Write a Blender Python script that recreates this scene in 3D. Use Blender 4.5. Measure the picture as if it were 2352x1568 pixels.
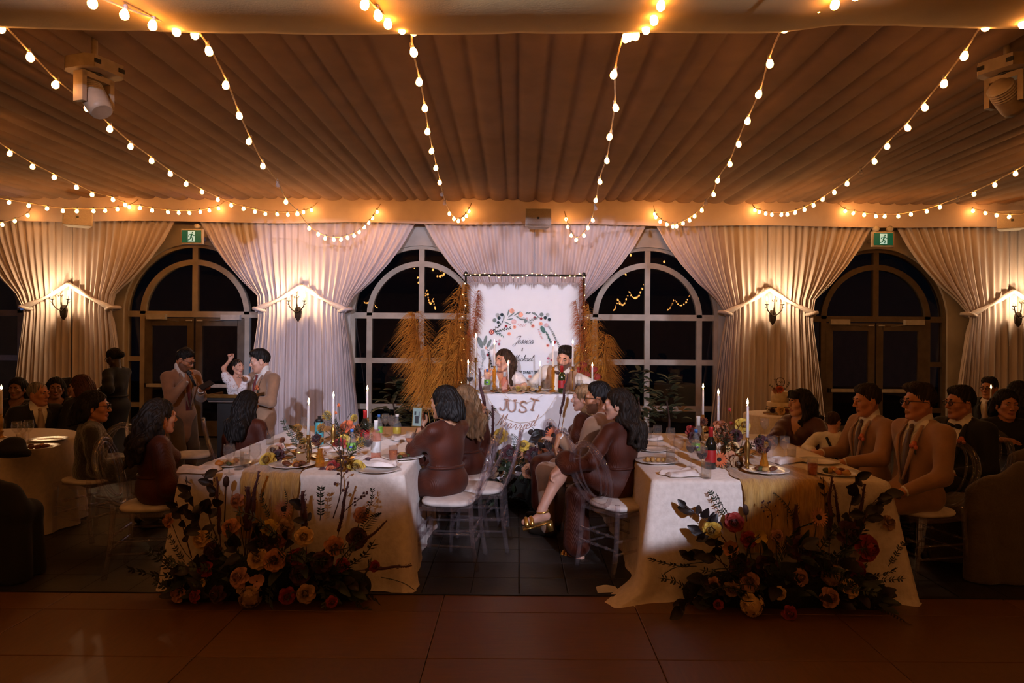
import bpy, bmesh, math, random
import numpy as np
from mathutils import Vector, Matrix, Euler

random.seed(7); np.random.seed(7)
SC = bpy.context.scene
for o in list(bpy.data.objects): bpy.data.objects.remove(o)
COL = SC.collection

# ---------------------------------------------------------------- camera
CAMZ, FPX, CXP, CYP, ROLL = 1.70, 1568.0, 1190.0, 775.0, 0.0075
cam_d = bpy.data.cameras.new('camera'); cam = bpy.data.objects.new('camera', cam_d); COL.objects.link(cam)
cam_d.sensor_width = 36.0; cam_d.lens = 24.0
cam_d.shift_x = -(CXP - 1176.0) / 2352.0; cam_d.shift_y = (CYP - 784.0) / 2352.0
cam_d.clip_start = 0.05; cam_d.clip_end = 100
cam.matrix_world = Matrix.Translation((0, 0, CAMZ)) @ Matrix.Rotation(math.pi/2, 4, 'X') @ Matrix.Rotation(ROLL, 4, 'Z')
SC.camera = cam

# ---------------------------------------------------------------- world, exposure, large lights
wd = bpy.data.worlds.new('night'); SC.world = wd; wd.use_nodes = True
wd.node_tree.nodes['Background'].inputs[0].default_value = (0.004, 0.005, 0.009, 1)
wd.node_tree.nodes['Background'].inputs[1].default_value = 0.25
SC.view_settings.view_transform = 'Standard'; SC.view_settings.look = 'None'
SC.view_settings.gamma = 1.0; SC.view_settings.use_curve_mapping = False
SC.view_settings.exposure = 0.2
SC.cycles.use_denoising = True; SC.cycles.use_light_tree = False
SC.cycles.max_bounces = 5; SC.cycles.diffuse_bounces = 3; SC.cycles.glossy_bounces = 2; SC.cycles.transparent_max_bounces = 16
SC.cycles.use_adaptive_sampling = True; SC.cycles.adaptive_threshold = 0.03
SC.cycles.sample_clamp_indirect = 3.0
SC.cycles.caustics_reflective = False; SC.cycles.caustics_refractive = False
BULB_COL = (1.0, 0.38, 0.085); BULB_STR = 40.0

def lamp(name, kind, loc, energy, color, **kw):
    l = bpy.data.lights.new(name, kind); l.energy = energy; l.color = color
    for a, b in kw.items(): setattr(l, a, b)
    o = bpy.data.objects.new(name, l); o.location = loc; COL.objects.link(o); return o
def aim(o, p):
    o.rotation_euler = (Vector(p) - o.location).to_track_quat('-Z', 'Y').to_euler()
# two moving-head stage spots behind the photographer (their housings are built with the fixtures)
SPOTS = [((-1.6, -2.0, 3.45), 3.0, -5.4, 19.3, 1600.0, .50), ((2.4, -2.0, 3.50), -14.5, -10.2, 15.6, 1380.0, .08)]
for (p_, az, el, half, en, bl) in SPOTS:
    spot = lamp('stage_spot', 'SPOT', p_, en, (0.73, 0.77, 1.0), spot_size=math.radians(2*half), spot_blend=bl, shadow_soft_size=0.04)
    aim(spot, (p_[0] + 9.3*math.tan(math.radians(az)), p_[1] + 9.3, p_[2] + 9.3/math.cos(math.radians(az))*math.tan(math.radians(el))))

# ---------------------------------------------------------------- helpers
def W(px, py, D):
    dx, dy = px - CXP, py - CYP
    x, y = dx + ROLL*dy, dy - ROLL*dx
    return Vector((x*D/FPX, D, CAMZ - y*D/FPX))

def tag(o, label=None, cat=None, group=None, kind=None):
    if label: o['label'] = label
    if cat: o['category'] = cat
    if group: o['group'] = group
    if kind: o['kind'] = kind
    return o
def empty(name, loc=(0, 0, 0), rz=0.0, label=None, cat=None, group=None, kind=None):
    o = bpy.data.objects.new(name, None); o.empty_display_size = 0.1
    o.location = loc; o.rotation_euler = (0, 0, rz); COL.objects.link(o)
    return tag(o, label, cat, group, kind)
def link(name, me, parent=None, loc=None, rot=None, scale=None):
    o = bpy.data.objects.new(name, me); COL.objects.link(o)
    if parent is not None: o.parent = parent
    if loc is not None: o.location = loc
    if rot is not None: o.rotation_euler = rot
    if scale is not None: o.scale = scale if hasattr(scale, '__len__') else (scale,)*3
    return o
def copy_tree(o, parent=None):
    c = o.copy(); COL.objects.link(c)
    if parent is not None: c.parent = parent
    for ch in list(o.children): copy_tree(ch, c)
    return c

class MB:
    """collects verts/faces for one mesh"""
    def __init__(s): s.v = []; s.f = []; s.m = []; s.mi = 0; s.sm = []; s.smooth = True
    def face(s, idx): s.f.append(tuple(idx)); s.m.append(s.mi); s.sm.append(s.smooth)
    def add(s, vs, fs):
        b = len(s.v); s.v += [tuple(p) for p in vs]
        for f in fs: s.face([b+i for i in f])
    def box(s, c, d, R=None):
        sm = s.smooth; s.smooth = False
        c = Vector(c); h = Vector(d)/2
        P = [Vector((x*h.x, y*h.y, z*h.z)) for z in (-1, 1) for y in (-1, 1) for x in (-1, 1)]
        if R is not None: P = [R @ p for p in P]
        s.add([c+p for p in P], [(0, 2, 3, 1), (4, 5, 7, 6), (0, 1, 5, 4), (2, 6, 7, 3), (0, 4, 6, 2), (1, 3, 7, 5)])
        s.smooth = sm
    def tube(s, pts, r, n=8, cap=True, closed=False):
        pts = [Vector(p) for p in pts]; L = len(pts)
        rs = r if hasattr(r, '__len__') else [r]*L
        b = len(s.v); up = None
        for i, p in enumerate(pts):
            if closed: t = pts[(i+1) % L] - pts[i-1]
            else: t = pts[min(i+1, L-1)] - pts[max(i-1, 0)]
            if t.length < 1e-9: t = Vector((0, 0, 1))
            t.normalize()
            if up is None:
                a = Vector((0, 0, 1)) if abs(t.z) < .9 else Vector((1, 0, 0)); up = t.cross(a).normalized()
            up = (up - t*up.dot(t))
            if up.length < 1e-6: up = t.orthogonal()
            up.normalize(); w = t.cross(up)
            for k in range(n):
                an = 2*math.pi*k/n; s.v.append(tuple(p + (up*math.cos(an) + w*math.sin(an))*rs[i]))
        for i in range(L if closed else L-1):
            j = (i+1) % L
            for k in range(n):
                s.face((b+i*n+k, b+i*n+(k+1) % n, b+j*n+(k+1) % n, b+j*n+k))
        if cap and not closed:
            s.face([b+k for k in range(n)][::-1]); s.face([b+(L-1)*n+k for k in range(n)])
    def lathe(s, prof, n=16, c=(0, 0, 0), M=None):
        """prof: list of (r, z); closed by r = 0 ends"""
        b = len(s.v); c = Vector(c)
        for (r, z) in prof:
            for k in range(n):
                an = 2*math.pi*k/n; p = Vector((r*math.cos(an), r*math.sin(an), z))
                s.v.append(tuple(c + (M @ p if M is not None else p)))
        for i in range(len(prof)-1):
            for k in range(n):
                s.face((b+i*n+k, b+i*n+(k+1) % n, b+(i+1)*n+(k+1) % n, b+(i+1)*n+k))
        if prof[0][0] > 1e-6: s.face([b+k for k in range(n)][::-1])
        if prof[-1][0] > 1e-6: s.face([b+(len(prof)-1)*n+k for k in range(n)])
    def sphere(s, c, r, n=10, m=7, M=None):
        R = r if hasattr(r, '__len__') else (r, r, r)
        prof = [(max(1e-5, math.sin(math.pi*i/m)), -math.cos(math.pi*i/m)) for i in range(m+1)]
        S = Matrix.Diagonal(Vector(R)); s.lathe(prof, n, c, (M @ S) if M is not None else S)
    def grid(s, fn, nu, nv, closed=False):
        b = len(s.v)
        for j in range(nv+1):
            for i in range(nu+1): s.v.append(tuple(fn(i/nu, j/nv)))
        for j in range(nv):
            for i in range(nu):
                a = b+j*(nu+1)+i; s.face((a, a+1, a+nu+2, a+nu+1))
    def poly(s, pts2, z0, z1, M=None):
        """prism from a 2-D outline (x, y) between z0 and z1"""
        sm = s.smooth; s.smooth = False; b = len(s.v); n = len(pts2)
        for z in (z0, z1):
            for (x, y) in pts2:
                p = Vector((x, y, z)); s.v.append(tuple(M @ p if M is not None else p))
        s.face([b+i for i in range(n)][::-1]); s.face([b+n+i for i in range(n)])
        for i in range(n): s.face((b+i, b+(i+1) % n, b+n+(i+1) % n, b+n+i))
        s.smooth = sm
    def mesh(s, name, mats):
        me = bpy.data.meshes.new(name); me.from_pydata(s.v, [], s.f)
        for m in (mats if isinstance(mats, (list, tuple)) else [mats]): me.materials.append(m)
        me.polygons.foreach_set('material_index', s.m); me.polygons.foreach_set('use_smooth', s.sm)
        me.update(); return me
    def build(s, name, mats, parent=None, loc=None, rot=None, scale=None):
        return link(name, s.mesh(name, mats), parent, loc, rot, scale)

def spline(P, n):
    """Catmull-Rom through points"""
    P = [Vector(p) for p in P]; out = []
    Q = [P[0]*2-P[1]] + P + [P[-1]*2-P[-2]]
    for i in range(len(P)-1):
        a, b, c, d = Q[i:i+4]
        for k in range(n):
            t = k/n
            out.append(.5*((2*b) + (c-a)*t + (2*a-5*b+4*c-d)*t*t + (3*b-a-3*c+d)*t**3))
    out.append(P[-1]); return out

# ---------------------------------------------------------------- materials
MATS = {}
def mat(name, col, rough=.6, metal=0.0, col2=None, nscale=8.0, stretch=(1, 1, 1), bump=0.0, bscale=None, sheen=0.0, spec=.5, emit=None, estr=0.0, sss=0.0, coat=0.0, alpha=1.0, trans=0.0, wave=None):
    if name in MATS: return MATS[name]
    m = bpy.data.materials.new(name); m.use_nodes = True; nt = m.node_tree; N = nt.nodes; L = nt.links
    b = N['Principled BSDF']; b.inputs['Roughness'].default_value = rough; b.inputs['Metallic'].default_value = metal
    b.inputs['Specular IOR Level'].default_value = spec
    b.inputs['Base Color'].default_value = (*col, 1)
    tc = N.new('ShaderNodeTexCoord'); mp = N.new('ShaderNodeMapping'); mp.inputs['Scale'].default_value = stretch
    L.new(tc.outputs['Object'], mp.inputs['Vector'])
    nz = N.new('ShaderNodeTexNoise'); nz.inputs['Scale'].default_value = nscale; nz.inputs['Detail'].default_value = 5
    L.new(mp.outputs[0], nz.inputs['Vector'])
    c2 = col2 if col2 else tuple(c*.78 for c in col)
    mx = N.new('ShaderNodeMix'); mx.data_type = 'RGBA'
    mx.inputs[6].default_value = (*c2, 1); mx.inputs[7].default_value = (*col, 1)
    cr = N.new('ShaderNodeMapRange'); cr.inputs['From Min'].default_value = .35; cr.inputs['From Max'].default_value = .65
    L.new(nz.outputs['Fac'], cr.inputs[0]); L.new(cr.outputs[0], mx.inputs[0]); L.new(mx.outputs[2], b.inputs['Base Color'])
    h = nz.outputs['Fac']
    if wave:      # (scale, direction, distortion, mix of colour)
        wv = N.new('ShaderNodeTexWave'); wv.inputs['Scale'].default_value = wave[0]; wv.bands_direction = wave[1]
        wv.inputs['Distortion'].default_value = wave[2]; wv.inputs['Detail'].default_value = 2
        L.new(mp.outputs[0], wv.inputs['Vector']); h = wv.outputs['Fac']
    if bump:
        bp = N.new('ShaderNodeBump'); bp.inputs['Strength'].default_value = bump; bp.inputs['Distance'].default_value = .01
        if bscale and not wave:
            n2 = N.new('ShaderNodeTexNoise'); n2.inputs['Scale'].default_value = bscale; n2.inputs['Detail'].default_value = 4
            L.new(mp.outputs[0], n2.inputs['Vector']); h = n2.outputs['Fac']
        L.new(h, bp.inputs['Height']); L.new(bp.outputs[0], b.inputs['Normal'])
    if sheen: b.inputs['Sheen Weight'].default_value = sheen
    if coat: b.inputs['Coat Weight'].default_value = coat
    if sss:
        b.inputs['Subsurface Weight'].default_value = sss; b.inputs['Subsurface Radius'].default_value = (.02, .008, .004)
        b.inputs['Subsurface Scale'].default_value = .3
    if trans: b.inputs['Transmission Weight'].default_value = trans
    if emit: b.inputs['Emission Color'].default_value = (*emit, 1); b.inputs['Emission Strength'].default_value = estr
    MATS[name] = m; return m

def clear(name, tint=(1, 1, 1), rough=.03, ior=1.45, body=0.0, bcol=(1, 1, 1), bump=.04):
    """thin clear acrylic / glass: fresnel reflection over straight transparency"""
    if name in MATS: return MATS[name]
    m = bpy.data.materials.new(name); m.use_nodes = True; nt = m.node_tree; N = nt.nodes; L = nt.links
    N.remove(N['Principled BSDF']); out = N['Material Output']
    fr = N.new('ShaderNodeFresnel'); fr.inputs['IOR'].default_value = ior
    nz = N.new('ShaderNodeTexNoise'); nz.inputs['Scale'].default_value = 14.0
    bp = N.new('ShaderNodeBump'); bp.inputs['Strength'].default_value = bump; bp.inputs['Distance'].default_value = .02; L.new(nz.outputs['Fac'], bp.inputs['Height'])
    L.new(bp.outputs[0], fr.inputs['Normal'])
    gl = N.new('ShaderNodeBsdfGlossy'); gl.inputs['Roughness'].default_value = rough; L.new(bp.outputs[0], gl.inputs['Normal'])
    tr = N.new('ShaderNodeBsdfTransparent'); tr.inputs[0].default_value = (*tint, 1)
    src = tr.outputs[0]
    if body:
        df = N.new('ShaderNodeBsdfDiffuse'); df.inputs[0].default_value = (*bcol, 1)
        mb = N.new('ShaderNodeMixShader'); mb.inputs[0].default_value = body
        L.new(tr.outputs[0], mb.inputs[1]); L.new(df.outputs[0], mb.inputs[2]); src = mb.outputs[0]
    ge = N.new('ShaderNodeNewGeometry'); iv = N.new('ShaderNodeMath'); iv.operation = 'SUBTRACT'; iv.inputs[0].default_value = 1.0; L.new(ge.outputs['Backfacing'], iv.inputs[1])
    mu = N.new('ShaderNodeMath'); mu.operation = 'MULTIPLY'; L.new(fr.outputs[0], mu.inputs[0]); L.new(iv.outputs[0], mu.inputs[1])
    mx = N.new('ShaderNodeMixShader'); L.new(mu.outputs[0], mx.inputs[0]); L.new(src, mx.inputs[1]); L.new(gl.outputs[0], mx.inputs[2])
    L.new(mx.outputs[0], out.inputs[0]); MATS[name] = m; return m

def glow(name, col, strength):
    if name in MATS: return MATS[name]
    m = bpy.data.materials.new(name); m.use_nodes = True; nt = m.node_tree; N = nt.nodes
    N.remove(N['Principled BSDF']); e = N.new('ShaderNodeEmission'); e.inputs[0].default_value = (*col, 1); e.inputs[1].default_value = strength
    nt.links.new(e.outputs[0], N['Material Output'].inputs[0]); MATS[name] = m; return m
# ================================================================ shell
YW, ZC = 11.36, 3.92
XL, XR, YB = -11.2, 11.6, -12.0
M_wall = mat('wall_paint', (.62, .56, .50), .85, nscale=3, bump=.05, bscale=60)
M_cloth = mat('drape_fabric', (.80, .65, .58), .9, nscale=5, col2=(.74, .59, .53), bump=.12, bscale=90)
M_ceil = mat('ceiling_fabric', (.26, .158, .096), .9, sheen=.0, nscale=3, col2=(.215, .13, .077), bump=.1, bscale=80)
M_sheer = mat('sheer_voile', (.75, .66, .67), .85, nscale=4, stretch=(6, 1, .6), col2=(.66, .57, .575), bump=.06, bscale=120)
M_frame = mat('window_paint', (.52, .44, .35), .5, nscale=6, bump=.03)
M_bronze = mat('door_bronze', (.20, .155, .115), .4, metal=.3, nscale=9)
M_pane = clear('window_glass', (.80, .82, .84), .0, 1.75, bump=.004)
M_black = mat('black_metal', (.012, .012, .013), .45, nscale=20)
M_white = mat('white_plastic', (.62, .57, .52), .5, nscale=10)

XC = [-9.2, -5.41, -1.62, 2.16, 5.98, 10.1]
HALF, SPR, RIN = 1.17, 2.05, .87

def arch_pts(xc, r, n=24, z0=SPR): return [(xc + r*math.cos(math.pi*(1-i/n)), z0 + r*math.sin(math.pi*(1-i/n))) for i in range(n+1)]
# far wall with arched openings
wb = MB(); wb.smooth = False
def wall_quad(x0, x1, z0, z1): wb.add([(x0, YW, z0), (x1, YW, z0), (x1, YW, z1), (x0, YW, z1)], [(0, 1, 2, 3)])
edges = [XL] + sum([[x-HALF, x+HALF] for x in XC], []) + [XR]
for i in range(0, len(edges), 2):
    if edges[i+1] > edges[i]: wall_quad(edges[i], edges[i+1], 0, 4.3)
for xc in XC:
    A = arch_pts(xc, HALF)
    for (a, b) in zip(A[:-1], A[1:]):
        wb.add([(a[0], YW, a[1]), (b[0], YW, b[1]), (b[0], YW, 4.3), (a[0], YW, 4.3)], [(0, 1, 2, 3)])
    R = [(xc-HALF, 0)] + A + [(xc+HALF, 0)]
    for (a, b) in zip(R[:-1], R[1:]):
        wb.add([(a[0], YW, a[1]), (a[0], YW+.25, a[1]), (b[0], YW+.25, b[1]), (b[0], YW, b[1])], [(0, 1, 2, 3)])
tag(wb.build('wall_back', M_wall), kind='structure')
for nm, vs in (('wall_left', [(XL, YB, 0), (XL, YW+.25, 0), (XL, YW+.25, 4.3), (XL, YB, 4.3)]),
               ('wall_right', [(XR, YB, 0), (XR, YW+.25, 0), (XR, YW+.25, 4.3), (XR, YB, 4.3)]),
               ('wall_front', [(XL, YB, 0), (XR, YB, 0), (XR, YB, 4.3), (XL, YB, 4.3)])):
    b = MB(); b.smooth = False; b.add(vs, [(0, 1, 2, 3)]); tag(b.build(nm, M_wall), kind='structure')

# ---- floors: dark slate tiles under the tables, timber-look dance panels in front
M_grout = mat('floor_grout', (.016, .013, .011), .8, nscale=30)
M_tile = mat('slate_tile', (.027, .020, .016), .5, nscale=4, col2=(.014, .011, .009), bump=.12, bscale=24)
M_wood = mat('dance_panel', (.17, .070, .017), .42, nscale=5, stretch=(1, 12, 1), col2=(.14, .06, .018), bump=.12, wave=(26, 'Y', 1.2, 0))
M_wood2 = mat('dance_panel_cross', (.162, .066, .016), .42, nscale=5, stretch=(12, 1, 1), col2=(.135, .057, .017), bump=.12, wave=(26, 'X', 1.2, 0))
M_wood3 = mat('dance_panel_dark', (.14, .058, .014), .42, nscale=5, stretch=(6, 6, 1), col2=(.12, .05, .015), bump=.12, wave=(18, 'DIAGONAL', 1.2, 0))
DE = 4.48
fl = MB(); fl.smooth = False
fl.add([(XL, YB, -.012), (XR, YB, -.012), (XR, YW+.25, -.012), (XL, YW+.25, -.012)], [(0, 1, 2, 3)])
floor = tag(fl.build('floor', M_grout), kind='structure')
def slab(w, d, h, bev=.004):
    b = MB(); b.smooth = False
    o = [(-w/2, -d/2), (w/2, -d/2), (w/2, d/2), (-w/2, d/2)]
    i = [(x*(1-2*bev/w), y*(1-2*bev/d)) for x, y in o]
    b.add([(x, y, -h) for x, y in o] + [(x, y, -bev*.6) for x, y in o] + [(x, y, 0) for x, y in i],
          [(0, 1, 5, 4), (1, 2, 6, 5), (2, 3, 7, 6), (3, 0, 4, 7), (4, 5, 9, 8), (5, 6, 10, 9), (6, 7, 11, 10), (7, 4, 8, 11), (8, 9, 10, 11)])
    return b
TW = .325
tile_me = slab(TW-.006, TW-.006, .012).mesh('tile', M_tile)
far = MB(); far.smooth = False
for j in range(21):
    for i in range(-34, 36):
        x = (i+.5)*TW + .02; y = DE + .03 + (j+.5)*TW
        if j < 11 and -2.2 < x < 2.9 and len([1]) and not (-2.1 < x < -.95 and y < 6.9) and not (1.1 < x < 2.3 and y < 6.4):
            link('tile', tile_me, floor, (x, y, random.uniform(-.0012, .0005)))
        elif XL < x < XR:
            h = TW/2-.003; far.add([(x-h, y-h, -.001), (x+h, y-h, -.001), (x+h, y+h, -.001), (x-h, y+h, -.001)], [(0, 1, 2, 3)])
tag(far.build('outer_tiles', M_tile, floor), kind='stuff')
PW, PD = 1.222, .61
pm = [slab(PW-.004, PD-.004, .012).mesh('dance_panel', m) for m in (M_wood, M_wood2, M_wood3)]
x0 = (1027-CXP)/FPX*4.53
for j in range(13):
    for i in range(-8, 9):
        x = x0 + (i+.5)*PW; y = DE - .27 - (j-.5)*PD
        yy, dd = (y, 1.0) if j else (DE-.135, .27/PD)
        if j and j % 4 == 0 and False: continue
        o = link('dance_panel', pm[(i*7 + j*3 + (i*j) % 2) % 3], floor, (x, yy, .006))
        o.scale = (1, dd, 1)
eg = MB(); eg.box((.2, DE+.012, .004), (XR-XL, .025, .016)); eg.build('edge_strip', M_black, floor)

# ---- ceiling drape, in long pinched folds running towards the far wall
cb = MB(); xs = []; x = XL; rnd = random.Random(3)
while x < XR:
    w = rnd.choice([.16, .2, .24, .28, .32, .2, .26])
    for k in range(6): xs.append((x + w*k/6, k/6, w))
    x += w
ys = [4.1, 5, 6, 7, 8, 9, 10, 10.7, 11.36]
for y in ys:
    for (x, t, w) in xs:
        sag = .02*math.sin(math.pi*(y-4.1)/7.2)
        cb.v.append((x + .05*math.sin(x*1.7)*(y-7)/4, y, ZC + .02 - sag - .20*w*math.sin(math.pi*t)**.42 - .012*math.sin(x*2.3)))
n = len(xs)
for j in range(len(ys)-1):
    for i in range(n-1): cb.face((j*n+i, j*n+i+1, (j+1)*n+i+1, (j+1)*n+i))
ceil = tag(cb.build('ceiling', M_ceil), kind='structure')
c2 = MB(); c2.smooth = False; c2.add([(XL, YB, 4.12), (XR, YB, 4.12), (XR, YW+.3, 4.12), (XL, YW+.3, 4.12)], [(0, 1, 2, 3)])
c2.build('ceiling_deck', M_wall, ceil)
c3 = MB()
def nearceil(u, v):
    x = XL + (XR-XL)*u; y = YB + (3.45-YB)*v
    return (x, y, ZC - .03*abs(math.sin(x*6.0))**.6)
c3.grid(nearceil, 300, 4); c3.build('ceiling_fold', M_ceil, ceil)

# ---- draped header beam that crosses near the camera
hb = MB()
prof = [(4.42, 3.98), (4.34, 3.80), (4.24, 3.62), (4.13, 3.535), (4.03, 3.505), (3.80, 3.50), (3.55, 3.51), (3.42, 3.56), (3.34, 3.72), (3.30, 3.98)]
NB = 220
for i in range(NB+1):
    x = XL + (XR-XL)*i/NB
    lift = .055*max(0, min(1, (x-1.55)/.35)); lift += .012*math.sin(x*1.3)
    seam = .012*(abs(math.sin(x*4.1))**.25)
    for (y, z) in prof:
        hb.v.append((x, y - .2*lift*(y > 4), z + (lift - seam + .012 if z < 3.9 else 0)))
n = len(prof)
for i in range(NB):
    for k in range(n-1): hb.face((i*n+k, (i+1)*n+k, (i+1)*n+k+1, i*n+k+1))
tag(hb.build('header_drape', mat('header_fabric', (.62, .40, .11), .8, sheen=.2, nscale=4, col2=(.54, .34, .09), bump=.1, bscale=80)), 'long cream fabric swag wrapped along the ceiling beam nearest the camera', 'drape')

# ---- valance band along the far wall
vb = MB()
def vfn(u, v):
    x = XL + (XR-XL)*u
    return (x, 10.98 + .015*math.sin(x*3.1) + .05*v*v, 3.93 - .40*v + .012*math.sin(x*1.9)*(v > .5))
vb.grid(vfn, 240, 6); tag(vb.build('valance', M_cloth), 'pale fabric valance band running along the top of the curtained wall', 'valance')

# ---- windows and doors
def boxpart(name, c, d, m, parent, R=None):
    b = MB(); b.box(c, d, R); return b.build(name, m, parent)
def arcpart(name, r0, r1, d, m, parent, zc=SPR):
    b = MB(); b.smooth = False; N = 28
    for i in range(N+1):
        a = math.pi*i/N
        for (r, y) in ((r0, -d/2), (r1, -d/2), (r1, d/2), (r0, d/2)):
            b.v.append((r*math.cos(a), y, zc + r*math.sin(a)))
    for i in range(N):
        for k in range(4): b.face((i*4+k, i*4+(k+1) % 4, (i+1)*4+(k+1) % 4, (i+1)*4+k))
    return b.build(name, m, parent)
def pane_rect(parent, x0, x1, z0, z1, name='pane'):
    b = MB(); b.box(((x0+x1)/2, 0, (z0+z1)/2), (x1-x0, .006, z1-z0)); return b.build(name, M_pane, parent)
def pane_fan(parent, r0, r1, a0, a1):
    b = MB(); b.smooth = False; N = 10
    A = [a0+(a1-a0)*i/N for i in range(N+1)]
    pts = [(r1*math.cos(a), r1*math.sin(a)) for a in A]
    pts += [(r0*math.cos(a), r0*math.sin(a)) for a in A[::-1]] if r0 > 0 else [(0, 0)]
    M = Matrix(((1, 0, 0), (0, 0, 1), (0, 1, 0)))
    b.poly([(x, z + SPR) for x, z in pts], -.003, .003, M); return b.build('pane', M_pane, parent)
wn = dn = 0
for wi, xc in enumerate(XC):
    isdoor = wi in (1, 4); wn += 1
    w = empty('window_%d' % wn, (xc, YW+.10, 0), kind='structure')
    fm = M_bronze if isdoor else M_frame
    fz = M_frame if wi in (1, 2, 3) else M_bronze
    arcpart('arch_frame', HALF-.055, HALF, .10, fz, w); arcpart('arch_bar', RIN-.045, RIN+.045, .09, fz, w)
    boxpart('mullion', (0, 0, SPR+.58), (.09, .085, 1.16), fz, w)
    boxpart('transom_rail', (0, 0, SPR), (2*HALF, .09, .10), fz, w)
    for s in (-1, 1):
        boxpart('jamb', (s*(HALF-.03), 0, SPR/2), (.06, .10, SPR), fz, w)
        boxpart('mullion', (s*RIN, 0, SPR/2), (.09, .085, SPR), fz, w)
        pane_fan(w, 0.0, RIN, 0 if s > 0 else math.pi/2, math.pi/2 if s > 0 else math.pi)
        pane_fan(w, RIN, HALF, 0 if s > 0 else math.pi/2, math.pi/2 if s > 0 else math.pi)
    cols = [(-HALF, -RIN), (RIN, HALF)] if isdoor else [(-HALF, -RIN), (-RIN, 0), (0, RIN), (RIN, HALF)]
    for (z0, z1) in ((0.0, .53), (.53, 1.30), (1.30, SPR)):
        for (a, b_) in cols: pane_rect(w, a+.04, b_-.04, z0+.02, z1-.02)
    for z in (.04, .53, 1.30):
        if isdoor:
            for s in (-1, 1): boxpart('rail', (s*(HALF+RIN)/2, 0, z), (HALF-RIN, .07, .08), fz, w)
        else: boxpart('rail', (0, 0, z), (2*HALF, .07, .09), fz, w)
    if not isdoor:
        boxpart('mullion', (0, 0, SPR/2), (.09, .085, SPR), fz, w)
    else:
        dn += 1
        d = empty('door_%d' % dn, (xc, YW+.08, 0), kind='structure')
        for s in (-1, 1):
            lf = boxpart('door_leaf', (s*.07, 0, 1.0), (.11, .05, 1.97), fm, d)
            boxpart('stile', (s*.775, 0, 1.0), (.12, .05, 1.97), fm, lf)
            boxpart('top_rail', (s*.42, 0, 1.92), (.60, .05, .13), fm, lf)
            boxpart('bottom_rail', (s*.42, 0, .14), (.60, .05, .25), fm, lf)
            pane_rect(lf, min(s*.12, s*.72), max(s*.12, s*.72), .26, 1.86)
            bar = boxpart('push_bar', (s*.42, -.07, .86), (.70, .05, .055), M_white, d)
            for q in (.08, .78): boxpart('bar_end', (s*q, -.055, .86), (.05, .075, .07), M_black, d)
            cl = boxpart('door_closer', (s*.62, -.06, 2.00), (.32, .07, .085), M_white, d)
            boxpart('stop_plate', (s*.09, -.04, 1.945), (.09, .03, .02), M_white, d)
            t = MB(); t.tube([(s*.5, -.06, 1.95), (s*.35, -.16, 1.94), (s*.25, -.05, 1.93)], .008, 6); t.build('closer_arm', M_bronze, d)
# night terrace outside the glass
ob = MB(); ob.smooth = False; ob.add([(-16, YW+.25, -.02), (16, YW+.25, -.02), (16, YW+14, -.02), (-16, YW+14, -.02)], [(0, 1, 2, 3)])
tag(ob.build('floor_terrace', mat('terrace', (.03, .03, .032), .8)), kind='structure')

# ---- tied-back voile curtains between the windows
def curtain(bx, gl, gr, label):
    root = empty('curtain', (bx, 11.16, 0), label=label, cat='curtain', group='tied back voile curtains along the far wall')
    for s, half in ((-1, gl), (1, gr)):
        rn = random.Random(int(bx*10)*2 + s); ph = [rn.uniform(0, 6.28) for _ in range(6)]
        NF = 15
        path = [(3.56, half), (3.2, half-.20), (2.9, half-.42), (2.6, half-.69), (2.35, half-.97), (2.15, .70), (2.0, .70), (1.5, .74), (.8, .79), (.02, .84)]
        def fn(u, v):
            z = 3.56 - 3.54*v
            for (a, b) in zip(path[:-1], path[1:]):
                if a[0] >= z >= b[0] - 1e-6:
                    t = (a[0]-z)/(a[0]-b[0]); xe = a[1] + (b[1]-a[1])*t; break
            sfac = min(1.0, max(0.0, (half-xe)/(half-.70)))
            p = half/.70
            uu = u + .006*math.sin(u*37+ph[0])
            xt = .70*(1-(1-u)**p) + (xe-.70)*u if z < 2.15 else .70*(1-(1-u)**p)
            x = (1-sfac)*half*uu + sfac*xt
            amp = .016 + .030*sfac*(.4 + .6*u)
            gath = math.exp(-((z-2.12)/.16)**2)
            f = math.sin(2*math.pi*NF*uu + ph[1] + .6*math.sin(uu*9+ph[2])) + .5*math.sin(2*math.pi*NF*.47*uu + ph[3] + z*.3)
            y = -amp*f*(1-.45*gath) - .04*gath*u - .05*sfac*u
            return (s*x, y, z + (-.10*u if 2.0 < z < 2.3 else 0)*gath*.5)
        b = MB(); b.grid(fn, 150, 44); pn = b.build('curtain_panel', M_sheer, root)
        t = MB()
        def sash(u, v):
            x = s*(.0 + .74*u); z = 2.52 - .40*u - .03*math.sin(math.pi*u) ; w = .075 + .02*math.sin(u*9)
            return (x, -.085 - .03*math.sin(math.pi*v) - .035*(u**2), z + (v-.5)*w)
        t.grid(sash, 18, 6); t.build('tieback_sash', M_sheer, root)
        k = MB(); k.tube([Vector((s*.70 + .09*math.cos(a)*1.0, -.03 + .11*math.sin(a), 2.125 + .02*s*math.cos(a))) for a in [i*2*math.pi/16 for i in range(16)]], .03, 6, closed=True)
        k.build('tieback_loop', M_sheer, root)
    hk = MB(); hk.sphere((0, -.10, 2.53), .022); hk.build('hook', M_bronze, root)
    return root
for i, lb in enumerate(('tied white voile curtain left of the door with the waitress, leftmost full curtain',
                        'tied white voile curtain with wall sconce behind the man holding the toddler',
                        'white voile curtain hanging directly behind the wedding backdrop',
                        'tied white voile curtain with wall sconce behind the tiered cake table',
                        'tied white voile curtain at the far right, behind the man in glasses')):
    a, b = XC[i], XC[i+1]; c = (a+b)/2
    curtain(c, (c-a) - (.20 if i in (1, 4) else .07), (b-c) - (.20 if i in (0, 3) else .07), lb)

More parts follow.
